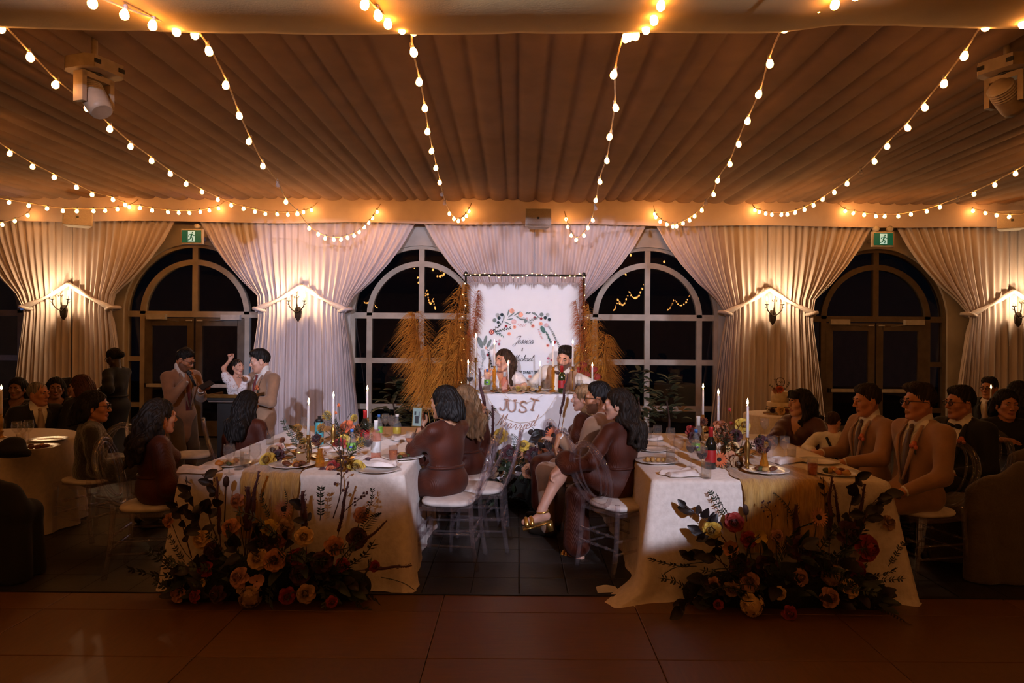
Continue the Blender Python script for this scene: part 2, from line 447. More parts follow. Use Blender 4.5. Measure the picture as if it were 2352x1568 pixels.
# ---- wall sconces
M_sb = mat('sconce_bronze', (.045, .028, .018), .5, metal=.6, nscale=40)
M_flame = glow('sconce_bulb_glow', (1.0, .55, .20), 60)
M_cryst = clear('crystal', (1, 1, 1), .0, 1.7)
def sconce(x, label):
    r = empty('wall_sconce', (x, 11.02, 2.02), label=label, cat='wall lamp', group='bronze branch sconces on the curtains')
    b = MB(); b.poly([(-.045, -.02), (0, -.09), (.045, -.02), (.055, .07), (.03, .15), (-.03, .15), (-.055, .07)], -.01, .035, Matrix(((1, 0, 0), (0, 0, -1), (0, 1, 0)))); b.build('back_plate', M_sb, r)
    b = MB(); b.tube(spline([(0, -.05, .08), (0, -.08, .2), (.005, -.09, .33)], 6), [.012]*6 + [.007]*6 + [.004], 6); b.build('stem', M_sb, r)
    for s in (-1, 1):
        a = MB(); P = spline([(0, -.05, .05), (s*.06, -.09, .09), (s*.115, -.1, .16), (s*.125, -.1, .23)], 6); a.tube(P, .009, 6)
        for k, (px, pz, l) in enumerate(((.05, .085, .05), (.09, .125, .06), (.125, .18, .05))):
            a.tube([(s*px, -.09, pz), (s*(px+l*.8), -.10, pz+l*.5)], [.006, .002], 5)
        arm = a.build('arm', M_sb, r)
        c = MB(); c.lathe([(.004, .0), (.03, .01), (.034, .022), (.012, .024), (.012, .07), (.0001, .07)], 10, (s*.125, -.1, .225)); c.build('candle_cup', M_sb, arm)
        f = MB(); f.lathe([(.0001, 0), (.010, .004), (.015, .03), (.010, .06), (.0001, .085)], 8, (s*.125, -.1, .295)); f.build('flame_bulb', M_flame, arm)
        for k in range(4):
            q = MB(); q.sphere((s*(.04+.035*k), -.12, .13+.045*k + .03*(k % 2)), (.011, .006, .018), 6, 4); q.build('crystal_drop', M_cryst, r)
    for k in range(7):
        an = (k-3)*.28; lf = MB(); lf.sphere((math.sin(an)*.06, -.1, .24 + math.cos(an)*.07), (.012, .004, .024), 6, 4, Matrix.Rotation(an, 3, 'Y')); lf.build('leaf', M_sb if k % 2 else M_cryst, r)
    for s in (-1, 1):
        l = lamp('sconce_light', 'POINT', (s*.125, -.135, .335), SCONCE_W, (1.0, .66, .34), shadow_soft_size=.02); l.parent = r
SCONCE_W = 15.0
for x, lb in ((-7.33, 'lit bronze branch sconce on the leftmost curtain'), (-3.55, 'lit bronze branch sconce on the curtain above the standing man with toddler'),
              (4.10, 'lit bronze branch sconce on the curtain above the cake'), (8.06, 'lit bronze branch sconce at the far right edge')):
    sconce(x, lb)

# ---- exit signs
M_green = mat('exit_green', (.0, .10, .05), .4, emit=(.0, .30, .14), estr=.15)
M_exitw = mat('exit_white', (.5, .7, .6), .4, emit=(.6, 1.0, .85), estr=.4)
def exit_sign(x, z, label, lamps):
    r = empty('exit_sign', (x, 10.92, z), label=label, cat='exit sign', group='green running man exit signs')
    b = MB(); b.box((0, .02, 0), (.34, .06, .24)); b.build('housing', M_white, r); b = MB(); b.box((0, .23, .02), (.05, .42, .05)); b.build('mount', M_white, r)
    b = MB(); b.box((0, -.014, 0), (.305, .008, .195)); b.build('green_panel', M_green, r)
    b = MB(); b.box((0, -.020, 0), (.11, .005, .165)); b.build('door_symbol', M_exitw, r)
    f = MB(); y = -.0245; Mx = Matrix(((1, 0, 0), (0, 0, 1), (0, 1, 0)))
    f.sphere((.020, y, .058), (.013, .002, .013), 10, 6)
    for pts, w in (([(.012, .04), (-.008, -.015)], .012), ([(.014, .036), (.036, .012), (.055, .012)], .006), ([(.010, .036), (-.028, .026), (-.045, -.002)], .006),
                   ([(-.006, -.012), (.024, -.03), (.014, -.07)], .0075), ([(-.008, -.014), (-.02, -.045), (-.056, -.06)], .0075)):
        f.tube([(px, y, pz) for px, pz in pts], w, 8)
    f.build('running_figure', M_green, r)
    if lamps:
        for s in (-1, 1):
            e = MB(); e.lathe([(.0001, -.05), (.04, -.045), (.048, .0), (.042, .03), (.0001, .032)], 12, (s*.11, 0, .165), Matrix.Rotation(math.pi/2, 3, 'X')); e.build('emergency_lamp', M_white, r)
    else:
        e = MB(); e.lathe([(.0001, -.05), (.035, -.045), (.04, .0), (.035, .03), (.0001, .032)], 12, (.08, 0, .165), Matrix.Rotation(math.pi/2, 3, 'X')); e.build('emergency_lamp', M_white, r)
p = W(441, 543, 10.92); exit_sign(p.x, p.z, 'green running man exit sign over the door behind the standing speaker', False)
p = W(2028, 549, 10.92); exit_sign(p.x, p.z, 'green running man exit sign with twin emergency lamps over the right door', True)

# ---- loudspeakers on the valance
M_spk = mat('speaker_grille', (.42, .36, .32), .7, nscale=120, bump=.2)
def wall_speaker(px, py, rz, label):
    p = W(px, py, 10.75); r = empty('loudspeaker', p, rz, label, 'loudspeaker', 'white loudspeakers on the valance')
    b = MB(); b.poly([(-.20, -.14), (.20, -.14), (.13, .14), (-.13, .14)], -.14, .14, None); o = b.build('cabinet', M_white, r)
    g = MB(); g.box((0, -.146, 0), (.38, .012, .26)); g.build('grille', M_spk, r)
    e = MB(); e.box((0, -.154, -.01), (.035, .006, .035)); e.build('badge', M_black, r)
    k = MB(); k.tube([(0, .1, 0), (0, .3, 0)], .02, 6); k.build('bracket', M_white, r)
wall_speaker(1236, 503, 0, 'square white loudspeaker mounted on the valance above the backdrop')
wall_speaker(180, 500, .5, 'white loudspeaker turned on the valance above the leftmost curtain')
wall_speaker(2322, 507, -.5, 'white loudspeaker turned on the valance at the far right')

# ---- moving-head lights under the ceiling
M_mh = mat('fixture_white', (.38, .29, .21), .5, nscale=12)
def moving_head(loc, yaw, tilt, label, lit=0.0):
    r = empty('moving_head_light', loc, yaw, label, 'stage light', 'white moving head stage lights under the ceiling')
    b = MB(); b.tube([(0, 0, .25), (0, 0, .02)], .022, 8); b.build('hanging_pole', M_mh, r)
    b = MB(); b.poly([(-.16, -.09), (-.12, -.15), (.12, -.15), (.16, -.09), (.16, .09), (.12, .15), (-.12, .15), (-.16, .09)], -.075, .015); bs = b.build('base', M_mh, r)
    for s in (-1, 1): q = MB(); q.box((s*.1, -.152, -.03), (.05, .008, .03)); q.build('display', M_black, bs)
    b = MB(); b.lathe([(.05, -.09), (.06, -.075)], 14); b.build('turntable', M_black, r)
    for s in (-1, 1): q = MB(); q.box((s*.115, 0, -.20), (.035, .09, .22)); q.build('yoke_arm', M_mh, r)
    q = MB(); q.box((0, 0, -.105), (.25, .09, .04)); q.build('yoke_bridge', M_mh, r)
    R = Matrix.Rotation(tilt, 3, 'X')
    h = MB(); h.lathe([(.0001, .14), (.06, .135), (.085, .09), (.092, .0), (.085, -.10), (.075, -.14), (.07, -.14)], 16, (0, 0, -.25), R); hd = h.build('head', M_mh, r)
    l = MB(); l.lathe([(.066, -.136), (.066, -.128), (.0001, -.12)], 16, (0, 0, -.25), R)
    l.build('lens', glow('moving_head_lens', (.75, .87, 1.0), 4.0) if lit else M_black, hd)
    for k in range(5): v = MB(); v.lathe([(.0935, -.004), (.0935, .004)], 16, Vector((0, 0, -.25)) + R @ Vector((0, 0, .02+.02*k)), R); v.build('vent_ring', M_spk, hd)
    return r
moving_head(W(217, 148, 5.1), 1.25, -.6, 'unlit white moving head light hanging at the upper left')
moving_head(W(2312, 146, 5.1), -1.1, .95, 'lit white moving head light hanging at the upper right', 1)
for k, lb in enumerate(('lit moving head light behind the photographer on the left, mirrored in the glass', 'lit moving head light behind the photographer on the right, mirrored in the glass')):
    q = SPOTS[k][0]; moving_head((q[0], q[1]-.21, q[2]+.28), 0, 1.35, lb, 1)
# ================================================================ festoon string lights
M_cord = mat('festoon_cord', (.75, .55, .32), .6, nscale=20)
M_socket = mat('bulb_socket', (.50, .42, .40), .45, nscale=20)
M_bulb = glow('festoon_bulb_glow', BULB_COL, BULB_STR)
M_bulb0 = clear('unlit_bulb', (.95, .95, 1), .0, 1.6, body=.15)
bm_ = MB(); bm_.lathe([(.011, -.006), (.014, -.014), (.022, -.030), (.0245, -.044), (.021, -.058), (.011, -.067), (.0001, -.069)], 10)
bulb_me = bm_.mesh('bulb', M_bulb); bulb0_me = bm_.mesh('bulb', M_bulb0)
sm_ = MB(); sm_.lathe([(.007, .022), (.013, .016), (.014, -.012), (.011, -.014)], 8); socket_me = sm_.mesh('socket', M_socket)
def string_lights(bulbs, label, extra0=None, extra1=None, unlit=(), tilt=0.0):
    """bulbs: list of 3-D positions of the bulbs' tops (on the cord)"""
    P = [Vector(b) for b in bulbs]
    path = ([Vector(extra0)] if extra0 is not None else []) + P + ([Vector(extra1)] if extra1 is not None else [])
    r = empty('string_lights', P[0], label=label, cat='string lights', group='festoon string lights')
    inv = -P[0]
    c = MB(); c.tube([p + inv for p in spline(path, 4)], .0068, 5); c.build('cord', M_cord, r)
    rn = random.Random(len(P)*31 + int(P[0].x*100))
    for i, p in enumerate(P):
        rot = (rn.uniform(-.28, .28), rn.uniform(-.28, .28), 0)
        if i in unlit: o = link('unlit_bulb', bulb0_me, r, p+inv, rot)
        else: o = link('bulb', bulb_me, r, p+inv, rot)
        link('socket', socket_me, o)
    return r
def run(pts, D0, D1):
    """straight run seen in perspective: 1/D is linear along it"""
    L = [0.0]
    for a, b in zip(pts[:-1], pts[1:]): L.append(L[-1] + math.hypot(b[0]-a[0], b[1]-a[1]))
    T = max(L[-1], 1e-6)
    out = []
    for (p, l) in zip(pts, L):
        D = 1/((1/D0)*(1-l/T) + (1/D1)*l/T); out.append(W(p[0], p[1]-13*4.2/D, D))
    return out
def flat(pts, D0, D1):
    n = len(pts)-1
    return [W(p[0], p[1]-5, D0 + (D1-D0)*i/max(n, 1)) for i, p in enumerate(pts)]
S = []
# main run pts, D0, D1, swag pts, front pts (towards the camera), label, unlit
S.append(dict(run=[(5, 65), (67, 130), (131, 194), (198, 247), (253, 295), (301, 335), (348, 368), (390, 398), (430, 422), (463, 440), (501, 458)], D=(4.15, 9.6),
  swag=[(530, 470), (560, 478), (586, 485), (610, 490), (635, 491), (660, 492), (683, 490), (698, 487), (715, 482)], SD=(9.9, 10.9), front=[], label='festoon string from the upper left corner down to the wall above the left door', unlit=()))
S.append(dict(run=[(477, 115), (520, 195), (548, 265), (575, 325), (604, 380), (637, 423), (657, 463), (683, 490), (710, 524)], D=(4.3, 9.9),
  swag=[(730, 537), (748, 546), (766, 549), (785, 549), (797, 545), (812, 540), (826, 532), (838, 521), (848, 511), (857, 500), (866, 486)], SD=(10.0, 10.9),
  front=[(445, 82), (403, 72), (353, 58), (288, 35), (215, 5), (120, -40)], label='festoon string ending in a deep swag above the second sconce', unlit=(5,)))
S.append(dict(run=[(946, 118), (963, 188), (975, 248), (983, 301), (993, 347), (1002, 385), (1010, 418), (1016, 445), (1022, 466), (1032, 490)], D=(4.3, 10.2),
  swag=[(1042, 502), (1054, 507), (1064, 502), (1070, 495), (1077, 484)], SD=(10.3, 10.9),
  front=[(946, 72), (922, 68), (890, 54), (866, 36), (842, 8), (810, -40)], label='festoon string running to the wall just left of the backdrop', unlit=(7, 8)))
S.append(dict(run=[(1413, 170), (1412, 247), (1403, 313), (1394, 369), (1377, 417), (1370, 460), (1367, 478), (1360, 505)], D=(4.6, 9.7),
  swag=[(1350, 522), (1340, 540), (1325, 550), (1313, 540), (1305, 520), (1300, 503)], SD=(9.9, 10.9),
  front=[(1434, 90), (1448, 86), (1464, 82), (1480, 68), (1500, 45), (1520, 12), (1535, -40)], label='festoon string dipping over the right side of the backdrop', unlit=(6,)))
S.append(dict(run=[(1804, 62), (1767, 144), (1747, 215), (1719, 277), (1695, 330), (1676, 376), (1650, 414), (1638, 446), (1622, 466), (1612, 482), (1597, 496)], D=(4.1, 10.0),
  swag=[(1583, 505), (1570, 512), (1555, 519), (1545, 519), (1530, 515), (1518, 508), (1508, 498), (1504, 490)], SD=(10.1, 10.9),
  front=[(1828, 27), (1878, 17), (1922, 8), (1970, -12)], label='festoon string right of centre ending in a swag over the right window', unlit=(8,)))
S.append(dict(run=[(2270, 58), (2218, 127), (2169, 190), (2121, 247), (2081, 294), (2038, 335), (2006, 370), (1977, 397), (1946, 421), (1915, 441), (1892, 457)], D=(4.1, 9.4),
  swag=[(1868, 470), (1847, 480), (1828, 487), (1808, 491), (1796, 492), (1772, 492), (1759, 490), (1745, 486), (1733, 482)], SD=(9.6, 10.9),
  front=[(2350, 57), (2430, 50)], label='long festoon string from the upper right corner to the wall above the cake', unlit=(7,)))
S.append(dict(run=[(2440, 340), (2384, 370), (2332, 398), (2283, 424), (2237, 445), (2200, 460), (2158, 475)], D=(7.0, 10.0),
  swag=[(2128, 484), (2092, 491), (2062, 496), (2033, 496), (2010, 496), (1984, 493), (1962, 489), (1941, 484)], SD=(10.1, 10.9), front=[], label='festoon string above the right door with the exit sign', unlit=(5,)))
S.append(dict(run=[], D=None, swag=[(2234, 484), (2261, 489), (2287, 494), (2320, 497), (2360, 494)], SD=(10.9, 10.2), front=[], label='short festoon string by the far right loudspeaker', unlit=()))
S.append(dict(run=[(-25, 320), (25, 352), (76, 382), (126, 407), (175, 429), (212, 446), (258, 458), (286, 470)], D=(6.8, 9.8),
  swag=[(323, 477), (350, 482), (384, 486), (410, 488), (433, 488), (459, 486), (480, 483), (501, 478)], SD=(10.0, 10.9), front=[], label='festoon string from the left edge to above the left exit sign', unlit=()))
S.append(dict(run=[], D=None, swag=[(-20, 456), (23, 464), (67, 471), (110, 478), (145, 483), (178, 484), (215, 484), (243, 483), (271, 480), (298, 475)], SD=(9.6, 10.9), front=[], label='festoon string crossing in front of the left loudspeaker', unlit=()))
S.append(dict(run=[], D=None, swag=[(-25, 520), (5, 515), (35, 507), (63, 494)], SD=(10.2, 10.9), front=[], label='short festoon string at the far left edge of the valance', unlit=()))
for s in S:
    fr = []
    if s['front']:
        h = s['front']; Dh = s['D'][0] - .12
        fr = [W(p[0], p[1]-16, Dh - .16*i) for i, p in enumerate(h)][::-1]
    rn_ = run(s['run'], *s['D']) if s['run'] else []
    sw = flat(s['swag'], *s['SD'])
    end = sw[-1] + Vector(((sw[-1].x-sw[-2].x), .06, .10))
    nf = len(fr)
    string_lights(fr + rn_ + sw, s['label'], None, end, tuple(u+nf for u in s['unlit']))
# strings over the dance floor behind the photographer (seen mirrored in the window glass)
for i, (xa, xb) in enumerate(((-7.6, -9.8), (-5.4, -6.8), (-3.0, -4.0), (-.9, -1.3), (1.5, 1.9), (3.8, 4.6), (5.9, 7.2), (8.0, 10.0))):
    P = []
    for t in range(28):
        u = t/27; P.append(Vector((xa + (xb-xa)*u, 2.6 - 12.6*u, 3.50 - .40*abs(math.sin(math.pi*u*2.5)))))
    string_lights(P, ('first', 'second', 'third', 'fourth', 'fifth', 'sixth', 'seventh', 'eighth')[i] + ' festoon string from the left over the dance floor behind the photographer')
# ================================================================ smooth implicit bodies, one continuous surface each
def V3(*a): return np.array(a, dtype=np.float64)
class Sdf:
    def __init__(s): s.ops = []
    def cap(s, a, b, ra, rb=None, k=.03, flat=None, sub=False):
        """tapered capsule; flat = (direction, factor) squeezes it along a direction"""
        s.ops.append(('cap', np.array(a, float), np.array(b, float), ra, ra if rb is None else rb, k, flat, sub)); return s
    def ell(s, c, r, R=None, k=.03, sub=False):
        s.ops.append(('ell', np.array(c, float), np.array(r, float), np.eye(3) if R is None else np.array(R, float), None, k, None, sub)); return s
    def fn(s, f, lo=None, hi=None, sub=True):     # custom: field = max(field, -f) when sub
        s.ops.append(('fn', f, lo, hi, None, 0, None, sub)); return s
    def bounds(s):
        lo = np.full(3, 1e9); hi = -lo
        for o in s.ops:
            if o[-1] or o[0] == 'fn': continue
            if o[0] == 'cap':
                for p, r in ((o[1], o[3]), (o[2], o[4])): lo = np.minimum(lo, p-r); hi = np.maximum(hi, p+r)
            else:
                m = np.abs(o[3]) @ o[2]; lo = np.minimum(lo, o[1]-m); hi = np.maximum(hi, o[1]+m)
        return lo-.03, hi+.03
    def mesh(s, name, mats, coarse=.012, fine=(), fstep=.006, warp=None, label=None):
        lo, hi = s.bounds(); ax = []
        for d in range(3):
            t = lo[d]; A = [t]
            while t < hi[d]:
                st = coarse
                for (c, r) in fine:
                    if abs(t - c[d]) < r: st = fstep
                t += st; A.append(t)
            ax.append(np.array(A))
        X, Y, Z = ax; F = np.full((len(X), len(Y), len(Z)), .08)
        for o in s.ops:
            if o[0] == 'fn':
                g = np.stack(np.meshgrid(X, Y, Z, indexing='ij'), -1); d = o[1](g)
                F = np.maximum(F, -d) if o[-1] else np.minimum(F, d); continue
            mg = .085 + o[5]
            if o[0] == 'cap':
                l = np.minimum(o[1]-o[3], o[2]-o[4]) - mg; h = np.maximum(o[1]+o[3], o[2]+o[4]) + mg
            else:
                m = np.abs(o[3]) @ o[2]; l = o[1]-m-mg; h = o[1]+m+mg
            sl = tuple(slice(max(0, np.searchsorted(A, a)-1), np.searchsorted(A, b)+1) for A, a, b in zip(ax, l, h))
            gx, gy, gz = np.meshgrid(X[sl[0]], Y[sl[1]], Z[sl[2]], indexing='ij')
            if gx.size == 0: continue
            p = np.stack((gx, gy, gz), -1)
            if o[0] == 'cap':
                a, b = o[1], o[2]; q = p - a; ab = b - a; L2 = max(ab @ ab, 1e-9)
                if o[6] is not None:
                    n = np.array(o[6][0], float); n = n/np.linalg.norm(n); fct = o[6][1]
                    # distance measured with the squeezed axis scaled up
                    t = np.clip((q @ ab)/L2, 0, 1); v = q - t[..., None]*ab
                    c = v @ n; v = v + (1/fct - 1)*c[..., None]*n
                    d = np.linalg.norm(v, axis=-1) - (o[3] + (o[4]-o[3])*t)
                    d = np.where(d < 0, d*fct, d*(.5+.5*fct))
                else:
                    t = np.clip((q @ ab)/L2, 0, 1); d = np.linalg.norm(q - t[..., None]*ab, axis=-1) - (o[3] + (o[4]-o[3])*t)
            else:
                q = (p - o[1]) @ o[3]; r = o[2]
                k0 = np.linalg.norm(q/r, axis=-1); k1 = np.linalg.norm(q/(r*r), axis=-1)
                d = np.where(k1 > 1e-9, k0*(k0-1)/np.maximum(k1, 1e-9), -r.min())
            B = F[sl]; k = o[5]
            if o[-1]:
                d = -d; hh = np.maximum(k - np.abs(B-d), 0)/max(k, 1e-6); F[sl] = np.maximum(B, d) + hh*hh*k*.25
            else:
                hh = np.maximum(k - np.abs(B-d), 0)/max(k, 1e-6); F[sl] = np.minimum(B, d) - hh*hh*k*.25
        return nets(F, X, Y, Z, name, mats, warp, label)

def nets(F, X, Y, Z, name, mats, warp=None, label=None):
    I = F < 0; nx, ny, nz = F.shape
    cnt = np.zeros((nx-1, ny-1, nz-1), np.int32); acc = np.zeros((nx-1, ny-1, nz-1, 3))
    G = (X, Y, Z)
    def edge(axis):
        sl0 = [slice(None)]*3; sl1 = [slice(None)]*3; sl0[axis] = slice(0, -1); sl1[axis] = slice(1, None)
        A = F[tuple(sl0)]; B = F[tuple(sl1)]; cr = I[tuple(sl0)] != I[tuple(sl1)]
        idx = np.argwhere(cr); a = A[cr]; b = B[cr]; t = a/(a-b)
        pos = np.stack([G[d][idx[:, d]] for d in range(3)], 1)
        g = G[axis]; pos[:, axis] = g[idx[:, axis]] + t*(g[idx[:, axis]+1]-g[idx[:, axis]])
        o = [d for d in range(3) if d != axis]
        for da in (0, -1):
            for db in (0, -1):
                c = idx.copy(); c[:, o[0]] += da; c[:, o[1]] += db
                ok = (c >= 0).all(1) & (c[:, 0] < nx-1) & (c[:, 1] < ny-1) & (c[:, 2] < nz-1)
                cc = c[ok]; np.add.at(cnt, tuple(cc.T), 1); np.add.at(acc, tuple(cc.T), pos[ok])
        return idx, a < 0
    E = [edge(d) for d in range(3)]
    act = cnt > 0; vid = np.full(cnt.shape, -1, np.int64); vid[act] = np.arange(act.sum())
    V = acc[act]/cnt[act][:, None]
    faces = []
    for axis in range(3):
        idx, neg = E[axis]; o1, o2 = [(1, 2), (2, 0), (0, 1)][axis]
        ok = (idx[:, o1] > 0) & (idx[:, o2] > 0) & (idx[:, o1] < cnt.shape[o1]) & (idx[:, o2] < cnt.shape[o2])
        ii = idx[ok]; ng = neg[ok]
        def cell(d1, d2):
            c = ii.copy(); c[:, o1] += d1; c[:, o2] += d2; return vid[tuple(c.T)]
        q = np.stack([cell(-1, -1), cell(0, -1), cell(0, 0), cell(-1, 0)], 1)
        q[~ng] = q[~ng][:, ::-1]; faces.append(q)
    Q = np.concatenate(faces); Q = Q[(Q >= 0).all(1)]
    # light smoothing keeps the net even
    n = len(V)
    if n:
        for it in range(1):
            s = np.zeros_like(V); c = np.zeros(n)
            for a, b in ((0, 1), (1, 2), (2, 3), (3, 0)):
                np.add.at(s, Q[:, a], V[Q[:, b]]); np.add.at(s, Q[:, b], V[Q[:, a]]); np.add.at(c, Q[:, a], 1); np.add.at(c, Q[:, b], 1)
            V = V*.55 + .45*s/np.maximum(c, 1)[:, None]
    if warp is not None: V = warp(V)
    me = bpy.data.meshes.new(name)
    me.vertices.add(n); me.vertices.foreach_set('co', V.astype(np.float32).ravel())
    me.loops.add(len(Q)*4); me.loops.foreach_set('vertex_index', Q.astype(np.int32).ravel())
    me.polygons.add(len(Q)); me.polygons.foreach_set('loop_start', np.arange(0, len(Q)*4, 4, dtype=np.int32))
    for m in (mats if isinstance(mats, (list, tuple)) else [mats]): me.materials.append(m)
    if label is not None and len(Q):
        cen = V[Q].mean(1); me.polygons.foreach_set('material_index', label(cen).astype(np.int32))
    me.polygons.foreach_set('use_smooth', np.ones(len(Q), bool))
    me.update(calc_edges=True); me.validate(); return me
# ================================================================ people
def rot(ax, a): return np.array(Matrix.Rotation(a, 3, ax))
def skin_mat(name, col): return mat('skin_'+name, col, .48, nscale=20, col2=tuple(c*.88 for c in col), sss=.12, bump=.03, bscale=150)
SKIN = {'fair': (.64, .34, .235), 'olive': (.52, .25, .14), 'tan': (.48, .20, .095), 'dark': (.06, .03, .02), 'brown': (.30, .14, .08)}
M_lip = mat('lip', (.36, .10, .08), .4); M_eyew = mat('eye_white', (.55, .48, .43), .25); M_iris = mat('eye_iris', (.03, .018, .012), .15)
M_teeth = mat('teeth', (.75, .70, .62), .3)
HAIRC = {'black': (.012, .009, .008), 'dark': (.022, .014, .010), 'brown': (.06, .032, .018), 'auburn': (.09, .032, .018), 'blonde': (.36, .20, .09), 'honey': (.24, .13, .06), 'grey': (.30, .27, .24)}
def hair_mat(c): return mat('hair_'+c, HAIRC[c], .6, spec=.25, nscale=30, stretch=(1, 1, .12), col2=tuple(x*.45 for x in HAIRC[c]), bump=.45, wave=(22, 'X', 6.0, 0))
def fabric(name, col, rough=.85, sheen=.3, bump=.25, nscale=10, bscale=26, col2=None): return mat('cloth_'+name, col, rough, nscale=nscale, col2=col2, sheen=sheen, bump=bump, bscale=bscale)
M_tan = fabric('tan_suit', (.33, .175, .095), bscale=14)
M_navy = fabric('dark_suit', (.007, .007, .010), bscale=14, sheen=.05)
M_blackc = fabric('black', (.004, .004, .005), bscale=14, sheen=.05)
M_shirt = fabric('white_shirt', (.78, .72, .66), bscale=16, sheen=.1)
M_rust = mat('rust_satin', (.078, .013, .0028), .55, nscale=6, sheen=.05, col2=(.050, .008, .002), spec=.35, bump=.20, wave=(46, 'X', 1.2, 0))
M_maroon = fabric('maroon', (.075, .014, .014), .6)
M_redtie = fabric('wine_tie', (.16, .012, .012), .5); M_darktie = fabric('brown_tie', (.06, .022, .014), .5); M_greytie = fabric('grey_tie', (.34, .24, .17), .5)
M_trouser = fabric('brown_trousers', (.13, .09, .055), bscale=14)
M_shoe = mat('leather_shoe', (.02, .014, .01), .35)
M_glassf = mat('spectacle_frame', (.012, .010, .009), .3); M_lens = clear('spectacle_lens', (.97, .97, .97), 0, 1.5)
M_orangef = mat('boutonniere_orange', (.62, .16, .04), .6, nscale=40, col2=(.4, .07, .02), bump=.3)
M_leafd = mat('leaf_dark', (.030, .040, .018), .5, nscale=9, col2=(.016, .022, .010), bump=.15)

def ik(a, c, l1, l2, hint):
    a = np.array(a, float); c = np.array(c, float); d = c-a; L = np.linalg.norm(d); m = (l1+l2)*.995
    if L > m: c = a + d/L*m; d = c-a; L = m
    if L < abs(l1-l2)+.01: L = abs(l1-l2)+.01
    u = d/np.linalg.norm(d); x = (l1*l1 - l2*l2 + L*L)/(2*L); h = math.sqrt(max(l1*l1-x*x, 0))
    n = np.array(hint, float); n = n - u*(n @ u); n = n/max(np.linalg.norm(n), 1e-6)
    return a + u*x + n*h, c

def hand(S, w, d, n, side, curl=.5, sc=1.0, thumb=.5, spread=.12):
    """palm and five fingers: w wrist, d finger direction, n palm normal, side = direction of the thumb"""
    d = d/np.linalg.norm(d); n = n - d*(n @ d); n = n/max(np.linalg.norm(n), 1e-6); s = np.cross(n, d); s = s if s @ side > 0 else -s
    q = .011*sc; pl = .085*sc
    for o in (-.026, -.009, .009, .026):
        S.cap(w + s*o*.6*sc, w + d*pl + s*o*1.1*sc, .017*sc, .014*sc, .018)
    for i, (o, L) in enumerate(((.031, .074), (.011, .082), (-.010, .076), (-.030, .060))):
        b = w + d*pl + s*o*sc; c = curl*(.85+.12*i); a = 0.0; rr = (.0092, .0094, .009, .008)[i]*sc
        dd = d + s*spread*(1.5-i)*.35
        for j, f in enumerate((.46, .30, .24)):
            a += c*(.9, 1.1, .7)[j]
            e = b + (dd*math.cos(a) + n*math.sin(a))*L*f*sc; S.cap(b, e, rr*(1-.06*j), rr*(.94-.06*j), .006); b = e
    b = w + d*.022*sc + s*.024*sc; e1 = b + (s*.75 + d*.65 + n*.35*thumb)*.045*sc; e2 = e1 + (d*.9 + s*(.35-.5*thumb) + n*.5*thumb)*.036*sc; e3 = e2 + (d*.9 - s*.25*thumb + n*.6*thumb)*.026*sc
    S.cap(b, e1, .016*sc, .012*sc, .014); S.cap(e1, e2, .0115*sc, .010*sc, .006); S.cap(e2, e3, .010*sc, .008*sc, .005)

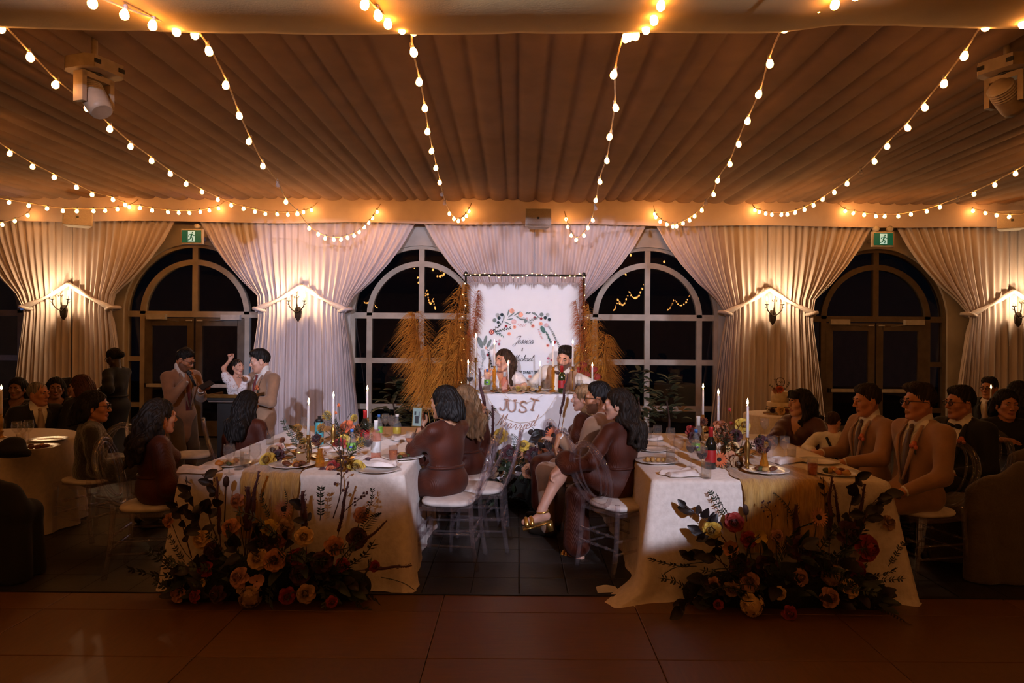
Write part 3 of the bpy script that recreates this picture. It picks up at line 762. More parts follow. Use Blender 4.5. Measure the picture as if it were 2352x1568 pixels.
def person(label, head, D=None, rz=0.0, s=1.0, sex='m', skin='fair', lean=0.0, twist=0.0, side=0.0, hyaw=0.0, hpitch=0.0, htilt=0.0,
           lh=None, rh=None, lel=(-.5, -.6, -.6), rel=(.5, -.6, -.6), lhand=None, rhand=None, legs='sit', lank=None, rank=None,
           outfit='suit', col=None, tie=None, shirt=None, hair='short', hcol='dark', glasses=False, beard=False, smile=0.0, bouton=False,
           group=None, shoes=None, bare_arms=False, build=1.0, fstep=.0065, skirt=None, neck='v', limb=1.0, trousers=None, seat_z=None):
    """head: world position of the head's centre"""
    hd = Vector(head); fem = sex == 'f'
    RT = rot('Z', twist) @ rot('X', -lean) @ rot('Y', side)
    ts = 1.0
    if seat_z is not None:
        hz = (rot('X', -lean*.6 - hpitch*.35) @ rot('Y', side*.6 + htilt*.3) @ np.array((0, .028, .137)))[2]; ts = float(np.clip(((hd.z - seat_z)/s - hz)/(.50*RT[2, 2]), .74, 1.14))
    def T(x, y, z): return RT @ np.array((x, y, z*ts), float)
    nb = T(0, -.005, .50); RH = rot('Z', hyaw) @ rot('X', -hpitch) @ rot('Y', htilt)
    RN = rot('X', -lean*.6 - hpitch*.35) @ rot('Y', side*.6 + htilt*.3)
    hc = nb + RN @ np.array((0, .028, .137))
    RW = rot('Z', rz)
    base = np.array(hd) - (RW @ hc)*s                      # pelvis in world
    def loc(p):                                            # world -> local
        return RW.T @ ((np.array(p, float) - base)/s)
    sh = .165 if fem else .188; b_ = build
    Lsh, Rsh = T(-sh, -.01, .44), T(sh, -.01, .44)
    floor_z = -base[2]/s
    # default hands: in the lap
    lw = loc(lh) if lh is not None else T(-.10, .24, .06); rw = loc(rh) if rh is not None else T(.10, .25, .06)
    Le, lw = ik(Lsh, lw, .285*limb, .255*limb, lel); Re, rw = ik(Rsh, rw, .285*limb, .255*limb, rel)
    if legs == 'sit':
        la = loc(lank) if lank is not None else np.array((-.11, .40, floor_z+.09)); ra = loc(rank) if rank is not None else np.array((.11, .42, floor_z+.09))
        khint = (0, .3, 1)
    else:
        la = loc(lank) if lank is not None else np.array((-.10, .0, floor_z+.09)); ra = loc(rank) if rank is not None else np.array((.10, .02, floor_z+.09))
        khint = (0, 1, 0)
    Lh, Rh = np.array((-.09, 0, -.01)), np.array((.09, 0, -.01))
    tl = .43*limb; sl = .42*limb
    if legs == 'stand': tl = sl = max(.30, (abs(floor_z)-.09)/1.99)
    Lk, la = ik(Lh, la, tl, sl, khint); Rk, ra = ik(Rh, ra, tl, sl, khint)
    root = bpy.data.objects.new('person', None); COL.objects.link(root); root.empty_display_size = .1
    root.matrix_world = Matrix.Translation(Vector(base)) @ Matrix.Rotation(rz, 4, 'Z') @ Matrix.Diagonal((s, s, s, 1))
    tag(root, label, 'person', group)
    H = lambda x, y, z: hc + RH @ np.array((x, y, z), float)
    # ------------------------------------------------ body
    S = Sdf()
    S.ell(T(0, 0, .02), (.145*b_, .105*b_, .11), RT); S.cap(T(0, 0, .03), T(0, 0, .2), .118*b_, .118*b_, .05, (RT @ V3(0, 1, 0), .78))
    S.ell(T(0, 0, .32), (.145*b_, .10*b_, .16), RT, .06); S.cap(T(-sh+.06, -.01, .445), T(sh-.06, -.01, .445), .048, .048, .05)
    if fem:
        for q in (-1, 1): S.ell(T(q*.065, .075, .31), (.055, .055, .055), RT, .03)
    for (p, e, w_, sg) in ((Lsh, Le, lw, -1), (Rsh, Re, rw, 1)):
        f = .86 if fem else 1.0
        S.cap(p, e, .047*f, .038*f, .04); S.cap(e, w_, .038*f, .025*f, .03)
    for (h_, k_, a_, sg) in ((Lh, Lk, la, -1), (Rh, Rk, ra, 1)):
        S.cap(h_, k_, .078, .055, .05); S.cap(k_, k_ + (a_-k_)*.35, .052, .054, .04); S.cap(k_ + (a_-k_)*.3, a_, .053, .034, .04)
        fd = a_ - k_; fdir = np.array((0.0, 1.0, 0.0)) if abs(fd[2]) > .2 else np.array((0, .6, -.8))
        if skirt == 'cross' and sg == CROSS_SIDE[0]: fdir = CROSS_SIDE[1]
        S.cap(a_ - fdir*.04 + V3(0, 0, -.05), a_ + fdir*.13 + V3(0, 0, -.065), .034, .026, .04)
    # neck and head
    ck = .022
    S.cap(T(0, -.02, .47), H(0, -.025, -.045), .055 if not fem else .048, .052 if not fem else .044, .04)
    fw = .94 if fem else 1.0
    S.ell(H(0, -.012, .035), (.074, .095, .089), RH, ck); S.ell(H(0, .026, -.035), (.059*fw, .066, .082), RH, ck)
    S.ell(H(0, .066, -.098), (.024*fw, .02, .019), RH, ck)
    for q in (-1, 1):
        S.cap(H(q*.054*fw, -.002, -.055), H(q*.018, .066, -.10), .018, .016, ck); S.ell(H(q*.042, .062, -.018), (.022, .022, .020), RH, ck)
        S.ell(H(q*.031, .103, .007), (.0165, .021, .0085), RH, .010, sub=True); S.cap(H(q*.019, .0895, .0165), H(q*.044, .0835, .0155), .0052, .0045, .006); S.cap(H(q*.019, .087, -.004), H(q*.044, .082, -.003), .0045, .004, .006)
        S.ell(H(q*.077, -.006, -.012), (.010, .021, .033), RH, .012); S.ell(H(q*.087, .0, -.008), (.007, .011, .019), RH, .006, sub=True)
        S.ell(H(q*.012, .100, -.033), (.0085, .009, .007), RH, .006)
    S.cap(H(-.036, .083, .026), H(.036, .083, .026), .012, .012, .016)
    S.cap(H(0, .092, .014), H(0, .113, -.027), .0075, .0115, .010)
    mz = -.064; sm = .012*smile
    for q in (-1, 1):
        S.cap(H(0, .0955, mz+.006), H(q*.024, .083, mz+.003+sm), .0058, .0035, .006)
        S.cap(H(0, .0935, mz-.008-.012*max(smile-.6, 0)), H(q*.022, .082, mz-.002+sm), .0065, .0035, .006)
    if smile > .6: S.ell(H(0, .100, mz-.004), (.019, .012, .0065), RH, .004, sub=True)
    fine = [(tuple(hc), .135)]
    # hands
    for (e, w_, hp, sg) in ((Le, lw, lhand, -1), (Re, rw, rhand, 1)):
        hp = hp or {}
        d = np.array(hp.get('d')) if hp.get('d') is not None else (w_-e)/np.linalg.norm(w_-e)
        n = np.array(hp.get('n')) if hp.get('n') is not None else V3(0, 0, -1.0) + V3(0, .01, 0)
        if 'wd' in hp: d = RW.T @ np.array(hp['wd'], float)
        if 'wn' in hp: n = RW.T @ np.array(hp['wn'], float)
        sd = np.array(hp.get('s', V3(-sg*1.0, 0, .3)))
        if 'ws' in hp: sd = RW.T @ np.array(hp['ws'], float)
        hand(S, w_, d, n, sd, hp.get('curl', .35), .92 if fem else 1.0, hp.get('thumb', .5))
        if hp.get('fine', False): fine.append((tuple(w_ + d*.09), .12))
    MS = skin_mat(skin, SKIN[skin]); MBd = mat('beard_'+skin, tuple(c*.38 for c in SKIN[skin]), .6, nscale=120, bump=.2)
    def lab(c):
        q = (c - hc) @ RH; L = np.zeros(len(c), int)
        inh = (np.abs(q) < .14).all(1)
        if beard:
            ax = np.abs(q[:, 0]); bd = inh & (q[:, 1] > -.005) & (q[:, 2] < -.047 + .55*np.maximum(ax-.034, 0)) & (q[:, 2] > -.135) & (q[:, 1] + q[:, 2]*.45 > -.04)
            L[bd] = 2
        lp = inh & (q[:, 1] > .080) & ((q[:, 0]/.027)**2 + ((q[:, 2]-mz+.001)/.0105)**2 < 1)
        L[lp] = 1
        return L
    body = link('body', S.mesh('body', [MS, M_lip if fem else mat('lip_'+skin, tuple(c*.62 for c in SKIN[skin]), .5), MBd], .0135, fine, fstep, label=lab), root)
    for q in (-1, 1):
        e = MB(); e.sphere((0, 0, 0), .0118, 10, 7); e.mi = 1; e.sphere((0, .0062, 0), (.0068, .0062, .0068), 8, 6)
        link('eye', e.mesh('eye', [M_eyew, M_iris]), root, Vector(H(q*.031, .0765, .0062)), Matrix(RH.tolist()).to_euler())
        br = MB(); br.tube([Vector(H(q*.014, .098, .0265)), Vector(H(q*.030, .0945, .031)), Vector(H(q*.047, .079, .026))], [.0045, .005, .0025], 5); br.build('eyebrow', hair_mat('dark' if hcol in ('grey', 'blonde', 'honey') else hcol), root)
    if smile > .6:
        t = MB(); t.sphere(Vector(H(0, .086, mz-.002)), (.017, .008, .006), 8, 5, Matrix(RH.tolist())); t.build('teeth', M_teeth, root)
    # ------------------------------------------------ clothing
    MC = col if col is not None else M_tan
    def torso(S, g, low=True):
        S.ell(T(0, 0, .32), ((.150*b_+g), (.102*b_+g), .165), RT, .06)
        S.cap(T(0, 0, .02), T(0, 0, .22), (.122*b_+g), (.120*b_+g), .05, (RT @ V3(0, 1, 0), .82))
        S.cap(T(-sh+.055, -.01, .442), T(sh-.055, -.01, .442), .050+g, .050+g, .05)
        S.cap(T(-.05, -.02, .47), T(.05, -.02, .47), .05+g*.6, .05+g*.6, .04)
        if low: S.ell(T(0, 0, .02), (.150*b_+g, .108*b_+g, .12), RT, .04)
        if fem:
            for q in (-1, 1): S.ell(T(q*.065, .078, .31), (.056+g, .056+g, .058), RT, .03)
    if outfit in ('suit', 'vest'):
        ms = shirt or M_shirt
        Q = Sdf(); torso(Q, .004, False); Q.cap(T(0, -.02, .47), H(0, -.028, -.085), .060, .054, .02)
        if outfit == 'vest':
            for (p, e, w_) in ((Lsh, Le, lw), (Rsh, Re, rw)):
                Q.cap(p, e, .060, .050, .04); Q.cap(e, w_ + (e-w_)*.06, .050, .033, .03)
        link('shirt', Q.mesh('shirt', ms, .012), root)
        J = Sdf(); torso(J, .018)
        if outfit == 'suit':
            for (p, e, w_) in ((Lsh, Le, lw), (Rsh, Re, rw)):
                J.cap(p, e, .066, .056, .04); J.cap(e, w_ + (e-w_)*.10, .056, .042, .03)
            if legs == 'stand':
                J.cap(T(0, -.005, -.02), T(0, -.005, -.20), .148*b_, .155*b_, .05, (V3(0, 1, 0), .72))
            else:
                for (h_, k_) in ((Lh, Lk), (Rh, Rk)): J.cap(h_, h_ + (k_-h_)*.3, .098, .085, .05)
        def vee(g):
            q = (g @ RT); z = q[..., 2]/ts; w_ = np.clip((z-.09)/.40, 0, 1)*.082
            f = np.maximum(np.abs(q[..., 0]) - w_, -(q[..., 1]-.01)); return np.maximum(f, .09 - z)
        J.fn(vee)
        neckc, RHl = hc.copy(), RH
        J.fn(lambda g: np.linalg.norm((g - (T(0, -.012, .50)))*np.array((1, 1, .55)), axis=-1) - .066)
        jk = link('jacket' if outfit == 'suit' else 'waistcoat', J.mesh('jacket', MC, .0115), root)
        # lapels
        for q in (-1, 1):
            lp = MB(); y0 = .102*b_+.018
            pts = [(q*.078, .045, .485), (q*.098, y0*.86, .40), (q*.10, y0*1.02, .34), (q*.016, y0*1.07, .10)]
            inn = [(q*.062, .05, .485), (q*.064, y0*.93, .40), (q*.052, y0*1.05, .30), (q*.004, y0*1.08, .10)]
            lp.add([T(*p) + RT @ V3(0, .006, 0) for p in pts] + [T(*p) + RT @ V3(0, .009, 0) for p in inn], [(0, 1, 5, 4), (1, 2, 6, 5), (2, 3, 7, 6)])
            lo = lp.build('lapel', MC, jk); md = lo.modifiers.new('t', 'SOLIDIFY'); md.thickness = .006
            if outfit == 'suit':
                w_, e = (lw, Le) if q < 0 else (rw, Re); u = (e-w_)/np.linalg.norm(e-w_)
                cf = MB(); cf.tube([Vector(w_ + u*.035), Vector(w_ + u*.0), Vector(w_ - u*.004)], [.037, .036, .033], 12); cf.build('shirt_cuff', ms, root)
        # collar
        for q in (-1, 1):
            cl = MB(); a0 = T(0, .055, .475); 
            cl.add([T(q*.008, .062, .478), T(q*.052, .022, .52), T(q*.062, -.03, .545), T(q*.066, -.03, .50), T(q*.066, .035, .475), T(q*.040, .092, .43)],
                   [(0, 1, 4, 5), (1, 2, 3, 4)]); co = cl.build('collar', ms, root); co.modifiers.new('t', 'SOLIDIFY').thickness = .005
        if tie == 'bow':
            bw = MB(); 
            for q in (-1, 1): bw.sphere(Vector(T(q*.03, .090, .462)), (.032, .012, .020), 8, 6, Matrix(RT.tolist()))
            bw.sphere(Vector(T(0, .098, .462)), .011, 8, 6); bw.build('bow_tie', M_darktie if col is M_tan or outfit == 'vest' else M_blackc, root)
        elif tie is not None:
            tb = MB(); yy = .102*b_+.010
            P = [T(0, .075, .472), T(0, yy*.92, .41), T(0, yy*1.04, .33), T(0, yy*1.08, .2), T(0, yy*1.1, .06)]; wd = [.018, .020, .030, .038, .042]
            vs = []
            for p, w_ in zip(P, wd):
                for (x, y) in ((-w_, 0), (0, .008), (w_, 0)): vs.append(p + RT @ V3(x, y, 0))
            tb.add(vs, [(i*3+j, i*3+j+1, i*3+j+4, i*3+j+3) for i in range(4) for j in range(2)])
            tb.sphere(Vector(T(0, .078, .470)), (.02, .014, .020), 8, 6, Matrix(RT.tolist()))
            to = tb.build('tie', tie, root); to.modifiers.new('t', 'SOLIDIFY').thickness = .006
        if bouton:
            bt = MB()
            for (x, z, r) in ((0, 0, .022), (.022, -.018, .017), (-.016, -.022, .016)): bt.sphere(Vector(T(-.095+x, .102*b_+.040, .36+z)), (r, r*.6, r), 8, 6)
            bo = bt.build('boutonniere', M_orangef, root)
            lf = MB(); lf.sphere(Vector(T(-.085, .102*b_+.026, .325)), (.012, .005, .045), 6, 5, Matrix.Rotation(.3, 3, 'Y')); lf.build('leaf', M_leafd, bo)
        P_ = Sdf()
        P_.ell((0, 0, .0), (.150*b_, .115*b_, .105), None, .04)
        for (h_, k_, a_) in ((Lh, Lk, la), (Rh, Rk, ra)): P_.cap(h_, k_, .092, .070, .05); P_.cap(k_, a_ + V3(0, 0, -.02), .072, .058, .04)
        link('trousers', P_.mesh('trousers', trousers or (MC if col is not None else M_trouser), .016), root)
    else:   # dress / top with sleeves
        J = Sdf(); torso(J, .012)
        if not bare_arms:
            for (p, e, w_) in ((Lsh, Le, lw), (Rsh, Re, rw)):
                J.cap(p, p + (e-p)*.5, .058, .062, .04); J.cap(p + (e-p)*.5, e, .062, .060, .03); J.cap(e, w_ + (e-w_)*.25, .058, .050, .03); J.cap(w_ + (e-w_)*.22, w_ + (e-w_)*.08, .046, .033, .03)
        else:
            for (p, e) in ((Lsh, Le), (Rsh, Re)): J.cap(p, p + (e-p)*.4, .060, .064, .04)
        pairs = ((Lh, Lk, la), (Rh, Rk, ra))
        for (h_, k_, a_) in pairs: J.cap(h_, k_, .105, .085, .06)
        if skirt == 'cross':
            J.cap(Lk if CROSS_SIDE[0] > 0 else Rk, (la if CROSS_SIDE[0] > 0 else ra) + V3(0, 0, .05), .085, .11, .06)
        else:
            J.cap((Lh+Rh)/2, (Lk+Rk)/2, .10, .085, .06)
            for (h_, k_, a_) in pairs: J.cap(k_, a_ + V3(0, 0, .06), .085, .10, .06)
            J.cap((Lk+Rk)/2, (la+ra)/2 + V3(0, 0, .06), .08, .10, .06)
        if neck == 'v':
            def vee(g):
                q = (g @ RT); z = q[..., 2]/ts; w_ = np.clip((z-.30)/.2, 0, 1)*.085
                return np.maximum(np.maximum(np.abs(q[..., 0]) - w_, -(q[..., 1]-.0)), .30 - z)
            J.fn(vee)
        J.fn(lambda g: np.linalg.norm((g - T(0, 0.0, .51)), axis=-1) - (.085 if neck != 'high' else .066))
        link('dress', J.mesh('dress', MC, .012), root)
        if outfit == 'dress':
            wb_ = MB(); wb_.tube([T(.148*b_*math.cos(a), .118*b_*math.sin(a), .135) for a in [i*2*math.pi/20 for i in range(20)]], .012, 6, closed=True); wb_.build('waist_seam', MC, root)
    # shoes
    if shoes != 'none':
        for (a_, k_, sg) in ((la, Lk, -1), (ra, Rk, 1)):
            fdir = np.array((0.0, 1.0, 0.0))
            if skirt == 'cross' and sg == CROSS_SIDE[0]: fdir = CROSS_SIDE[1]
            if shoes == 'sandal': sandal(root, a_, fdir); continue
            Q = Sdf(); Q.cap(a_ - fdir*.045 + V3(0, 0, -.05), a_ + fdir*.14 + V3(0, 0, -.063), .040, .030, .04); Q.cap(a_ + V3(0, 0, -.045), a_ + V3(0, 0, -.03), .042, .042, .03)
            link('shoe', Q.mesh('shoe', M_shoe, .012), root)
    # ------------------------------------------------ hair
    Q = Sdf(); HM = hair_mat(hcol)
    face_cut = lambda c, sgn=1: (lambda g: -( ((g - hc) @ RH) @ np.array((0, .777, -.629)) * -1 + c) )
    def cut(c, zlo):
        def f(g):
            q = (g - hc) @ RH
            front = .777*q[..., 1] - .629*q[..., 2] - c
            low = zlo - q[..., 2]
            return -np.maximum(front, low)
        return f
    strands = 0
    if hair in ('short', 'grey', 'quiff', 'toddler'):
        Q.ell(H(0, -.016, .036), (.0785, .0985, .0935), RH, .02)
        if hair == 'quiff':
            for x in (-.04, -.015, .015, .04): Q.cap(H(x, .02, .100), H(x*1.1, .072, .102), .026, .020, .03)
            Q.cap(H(-.02, -.03, .094), H(.02, .03, .098), .038, .034, .04)
        elif hair == 'short':
            Q.cap(H(-.035, .045, .094), H(.035, .055, .092), .024, .022, .03); Q.cap(H(-.02, -.03, .098), H(.02, .02, .098), .038, .034, .04)
        Q.fn(cut(.014, -.055 if hair != 'toddler' else -.06))
        def ears(g):
            q = (g - hc) @ RH
            return np.maximum(np.maximum(-(q[..., 1]+.03), q[..., 2]+.002), -(.9-np.abs(q[..., 0])*0))
        Q.fn(ears)
    elif hair == 'bun':
        Q.ell(H(0, -.016, .04), (.083, .103, .094), RH, .02); Q.ell(H(0, -.125, .005), (.042, .036, .042), RH, .015); Q.fn(cut(.020, -.065))
    else:
        Q.ell(H(0, -.018, .040), (.088, .106, .100), RH, .02)
        if hair == 'bangs':
            for x in (-.05, -.025, 0, .025, .05): Q.cap(H(x, .07, .095), H(x*1.15, .088, .052), .022, .012, .02)
        Lh_ = {'long': .36, 'bangs': .28, 'wavy': .40, 'bob': .17, 'curly': .36, 'halfup': .38, 'updo': .14}[hair]
        rn = random.Random(int(abs(hd.x)*1000) + 5); up = RH @ V3(0, 0, 1); dn = V3(0, -.12, -1) if hair != 'bob' else V3(0, 0, -1)
        # locks hang from the head: sides and back
        A = [-2.75 + 5.5*i/16 for i in range(17)]
        for i, a in enumerate(A):
            # a = 0 at the back, +-2.75 near the face
            x = .082*math.sin(a); y = -.018 - .098*math.cos(a)
            if abs(a) > (2.05 if hair == 'bangs' else 1.62): continue
            st = H(x*.95, y*.95, .03); wob = .02 if hair in ('wavy', 'curly', 'halfup') else .006
            L = Lh_*(1 - .25*abs(a)/2.0)*(1+rn.uniform(-.06, .06)); p = st; nseg = 7
            tgt = H(x*.95, y, -.10) - H(0, 0, 0)
            r0 = .030
            for k in range(nseg):
                t = (k+1)/nseg
                q2 = H(x*(1.0+.15*t), y*(1+.12*t), .03) + (V3(0, 0, -1)*.9 + RT @ V3(0, -.25*math.cos(a), -.1))*L*t
                # rest on the back: keep outside the torso
                lt = RT.T @ q2
                if lt[2] < .50*ts and lt[1] < .02 and lt[1] > -.145: q2 = RT @ np.array((lt[0], -.145, lt[2]))
                elif lt[2] < .48*ts and 0.02 <= lt[1] < .14 and abs(lt[0]) < .2: q2 = RT @ np.array((lt[0], .14, lt[2]))
                q2 = q2 + V3(wob*math.sin(i*1.7 + k*1.9), wob*math.cos(i*2.3 + k*1.5), 0)
                Q.cap(p, q2, r0, r0*(.93 if k < nseg-2 else .7), .022); r0 *= (.96 if k < nseg-2 else .75); p = q2
        Q.fn(cut(.030 if hair != 'bangs' else .055, -9.0)) if False else None
        def facecut(g):
            q = (g - hc) @ RH; zz = .072 if hair != 'bangs' else .046
            f = np.maximum(np.abs(q[..., 0]) - (.060 + .010*(q[..., 2] < -.05)), -(q[..., 1]-.028)); f = np.maximum(f, q[..., 2]-zz + .5*np.abs(q[..., 0])*(hair != 'bangs')); f = np.maximum(f, -.16-q[..., 2]); return f
        Q.fn(facecut)
        if hair == 'updo':
            Q.ell(H(0, -.10, -.045), (.06, .045, .05), RH, .02)
        if hair == 'halfup': Q.ell(H(0, -.10, .05), (.05, .03, .04), RH, .02)
    fr = tuple(x for x in (tuple(hc),))
    rn2 = np.random.RandomState(int(abs(hd.x*977)) % 1000)
    def strand(Vv):
        q = (Vv - hc) @ RH; a = np.arctan2(q[:, 0], -q[:, 1]); amp = .0035 if hair in ('short', 'quiff', 'grey', 'toddler', 'bun') else .005
        f = np.sin(a*26 + 4*np.sin(q[:, 2]*22 + a*3)) * amp
        dr = q.copy(); dr[:, 2] *= .4; dr /= np.maximum(np.linalg.norm(dr, axis=1), 1e-6)[:, None]
        return Vv + (dr*f[:, None]) @ RH.T
    link('hair', Q.mesh('hair', HM, .0085, (), .006, warp=strand), root)
    # ------------------------------------------------ spectacles
    if glasses:
        g = MB()
        for q in (-1, 1):
            c0 = H(q*.033, .104, .004)
            g.tube([Vector(c0 + RH @ V3(.0215*math.cos(a), 0, .0165*math.sin(a))) for a in [i*2*math.pi/14 for i in range(14)]], .0024, 5, closed=True)
            g.tube([Vector(H(q*.054, .102, .010)), Vector(H(q*.079, .05, .012)), Vector(H(q*.083, -.005, .008)), Vector(H(q*.082, -.02, -.006))], .0022, 5)
        g.tube([Vector(H(-.012, .106, .006)), Vector(H(0, .110, .009)), Vector(H(.012, .106, .006))], .0022, 5)
        go = g.build('spectacles', M_glassf, root)
        for q in (-1, 1):
            l = MB(); l.lathe([(.0001, 0), (.020, 0)], 14, Vector(H(q*.033, .104, .004)), Matrix(RH.tolist()) @ Matrix.Diagonal(Vector((1, 1, .78))) @ Matrix.Rotation(math.pi/2, 3, 'X'))
            l.build('lens', M_lens, go)
    root['_'] = 0; del root['_']
    return root, dict(H=H, T=T, base=base, RW=RW, lw=lw, rw=rw, Le=Le, Re=Re, la=la, ra=ra, Lk=Lk, Rk=Rk, s=s)
CROSS_SIDE = (-1, V3(0, 1, 0))
M_gold = mat('gold_leather', (.75, .45, .12), .28, metal=.9, nscale=30, bump=.15)
def sandal(root, a_, f):
    f = np.array(f, float); f /= np.linalg.norm(f); upv = V3(0, 0, 1) - f*f[2]; upv /= np.linalg.norm(upv); sd = np.cross(f, upv)
    b = MB(); P = lambda x, y, z: Vector(a_ + sd*x + f*y + upv*z)
    for y0, y1, z0, z1 in ((-.06, .06, -.085, -.10), (.06, .16, -.10, -.105)):
        b.add([P(-.035, y0, z0), P(.035, y0, z0), P(.04, y1, z1), P(-.04, y1, z1), P(-.035, y0, z0-.012), P(.035, y0, z0-.012), P(.04, y1, z1-.012), P(-.04, y1, z1-.012)],
              [(0, 1, 2, 3), (7, 6, 5, 4), (0, 4, 5, 1), (2, 6, 7, 3), (0, 3, 7, 4), (1, 5, 6, 2)])
    so = b.build('sandal', M_gold, root)
    h = MB(); h.tube([P(0, -.045, -.092), P(0, -.05, -.165)], [.028, .024], 8); h.build('heel', M_gold, so)
    st = MB(); st.tube([P(.042*math.cos(t), -.01 + .045*math.sin(t)*-1, -.01) for t in [i*2*math.pi/14 for i in range(14)]], .007, 6, closed=True); st.build('ankle_strap', M_gold, so)
    for y in (.085, .125):
        v = MB(); v.tube([P(.044*math.cos(t), y, -.095 + .055*math.sin(t)) for t in [math.pi*i/8 for i in range(9)]], .017, 6); v.build('vamp_band', M_gold, so)
# ================================================================ furniture and tableware
M_linen = mat('table_linen', (.80, .70, .62), .85, nscale=30, col2=(.70, .60, .52), sheen=.2, bump=.25, bscale=60)
M_linen2 = mat('round_linen', (.58, .46, .34), .85, nscale=30, col2=(.50, .40, .30), sheen=.2, bump=.2, bscale=60)
M_gauze = mat('gauze_runner', (.62, .36, .09), .9, nscale=16, stretch=(8, 1, 1), col2=(.42, .22, .05), bump=.5, wave=(9, 'X', 4.0, 0), sheen=.3)
M_acryl = clear('clear_acrylic', (.93, .90, .91), .03, 2.2, body=.028, bcol=(.8, .72, .78))
M_cush = mat('seat_cushion', (.78, .70, .64), .8, nscale=12, bump=.1)
M_china = mat('white_china', (.74, .68, .62), .25, nscale=5)
M_glass = clear('drinking_glass', (.96, .95, .94), .01, 1.9, body=.02)
M_bottle = clear('clear_bottle', (.93, .92, .92), .02, 1.6, body=.06)
M_water = clear('water', (.93, .94, .93), .0, 1.35, body=.012)
M_wine = mat('red_wine', (.02, .002, .003), .1, coat=.5)
M_rosew = clear('rose_wine', (.95, .70, .62), .0, 1.4, body=.12, bcol=(.8, .45, .35))
M_green_b = mat('green_wine_glass', (.020, .032, .008), .12, coat=.6)
M_dark_b = mat('dark_wine_glass', (.008, .009, .007), .12, coat=.6)
M_redlab = mat('red_label', (.42, .012, .012), .5); M_wlab = mat('white_label', (.72, .68, .64), .6)
M_glab = mat('green_label', (.20, .48, .06), .5); M_blue = mat('blue_cap', (.02, .13, .42), .4); M_bluel = mat('blue_logo', (.02, .09, .38), .4)
M_brass = mat('brass', (.48, .28, .08), .3, metal=.9, nscale=18, col2=(.3, .16, .04))
M_amber = clear('amber_glass', (.95, .55, .12), .03, 1.6, body=.35, bcol=(.55, .26, .03))
M_wax = mat('candle_wax', (.82, .74, .68), .5, sss=.2)
M_candle = glow('candle_flame', (1.0, .52, .15), 190.0)
M_napkin = mat('napkin_linen', (.80, .70, .64), .85, nscale=14, bump=.2)
M_teal = mat('teal_flask', (.08, .36, .40), .35, coat=.3); M_orange_d = clear('orange_drink', (.95, .45, .15), .0, 1.4, body=.5, bcol=(.5, .14, .03))

# ---- clear oval-back chair, local: seat faces +Y, back at -Y
def make_chair():
    r = empty('ghost_chair')
    b = MB(); b.poly([(-.20, -.19), (.20, -.19), (.225, .0), (.215, .20), (.12, .235), (-.12, .235), (-.215, .20), (-.225, .0)], .43, .455); b.build('seat_frame', M_acryl, r)
    c = MB()
    def cu(u, v):
        a = 2*math.pi*u; rr = [0, .75, .97, 1.0, .96, .8, 0][round(v*6)]; z = [.50, .497, .488, .475, .458, .455, .455][round(v*6)]
        x = rr*.205*(abs(math.cos(a))**.7)*(1 if math.cos(a) > 0 else -1); y = rr*.20*(abs(math.sin(a))**.7)*(1 if math.sin(a) > 0 else -1)
        return (x, y + .01, z)
    c.grid(cu, 28, 6); c.build('seat_cushion', M_cush, r)
    for sx in (-1, 1):
        l = MB(); l.tube(spline([(sx*.19, .19, .43), (sx*.193, .20, .25), (sx*.185, .21, .0)], 4), [.020]*3 + [.018]*3 + [.016]*2 + [.014], 8); l.build('front_leg', M_acryl, r)
        l = MB(); l.tube(spline([(sx*.185, -.19, .52), (sx*.185, -.19, .43), (sx*.19, -.205, .22), (sx*.19, -.24, .0)], 4), [.019]*13, 8); l.build('rear_leg', M_acryl, r)
    def ring(w, h, cz, rad, off=0):
        return [Vector((off + w*math.sin(t), -.20 - .13*((cz + h*math.cos(t) - .50)/.46) - .02*abs(math.sin(t)), cz + h*math.cos(t))) for t in [i*2*math.pi/36 for i in range(36)]]
    o = MB(); o.tube(ring(.205, .235, .715, .02), .017, 8, closed=True); o.build('back_ring', M_acryl, r)
    o = MB(); o.tube(ring(.165, .19, .735, .012), .010, 7, closed=True); o.build('inner_ring', M_acryl, r)
    o = MB(); o.tube(ring(.10, .19, .735, .01), .009, 7, closed=True); o.build('centre_ring', M_acryl, r)
    for (z, ya, yb, xx) in ((.26, .2, -.205, None), (.17, .205, -.215, None)):
        for sx in (-1, 1): t = MB(); t.tube([(sx*.19, ya, z), (sx*.19, 0, z), (sx*.19, yb, z)], .010, 6); t.build('stretcher', M_acryl, r)
        t = MB(); t.tube([(-.19, ya, z+.03), (.19, ya, z+.03)], .010, 6); [t.sphere((x, ya, z+.03), .016, 8, 5) for x in (-.1, 0, .1)]; t.build('stretcher', M_acryl, r)
        t = MB(); t.tube([(-.19, yb, z+.03), (.19, yb, z+.03)], .010, 6); [t.sphere((x, yb, z+.03), .016, 8, 5) for x in (-.1, 0, .1)]; t.build('stretcher', M_acryl, r)
    return r
CH = [None]
def chair(x, y, rz, label):
    if CH[0] is None: CH[0] = make_chair(); c = CH[0]
    else: c = copy_tree(CH[0])
    c.location = (x, y, 0); c.rotation_euler = (0, 0, rz); tag(c, label, 'chair', 'clear oval back chairs'); return c

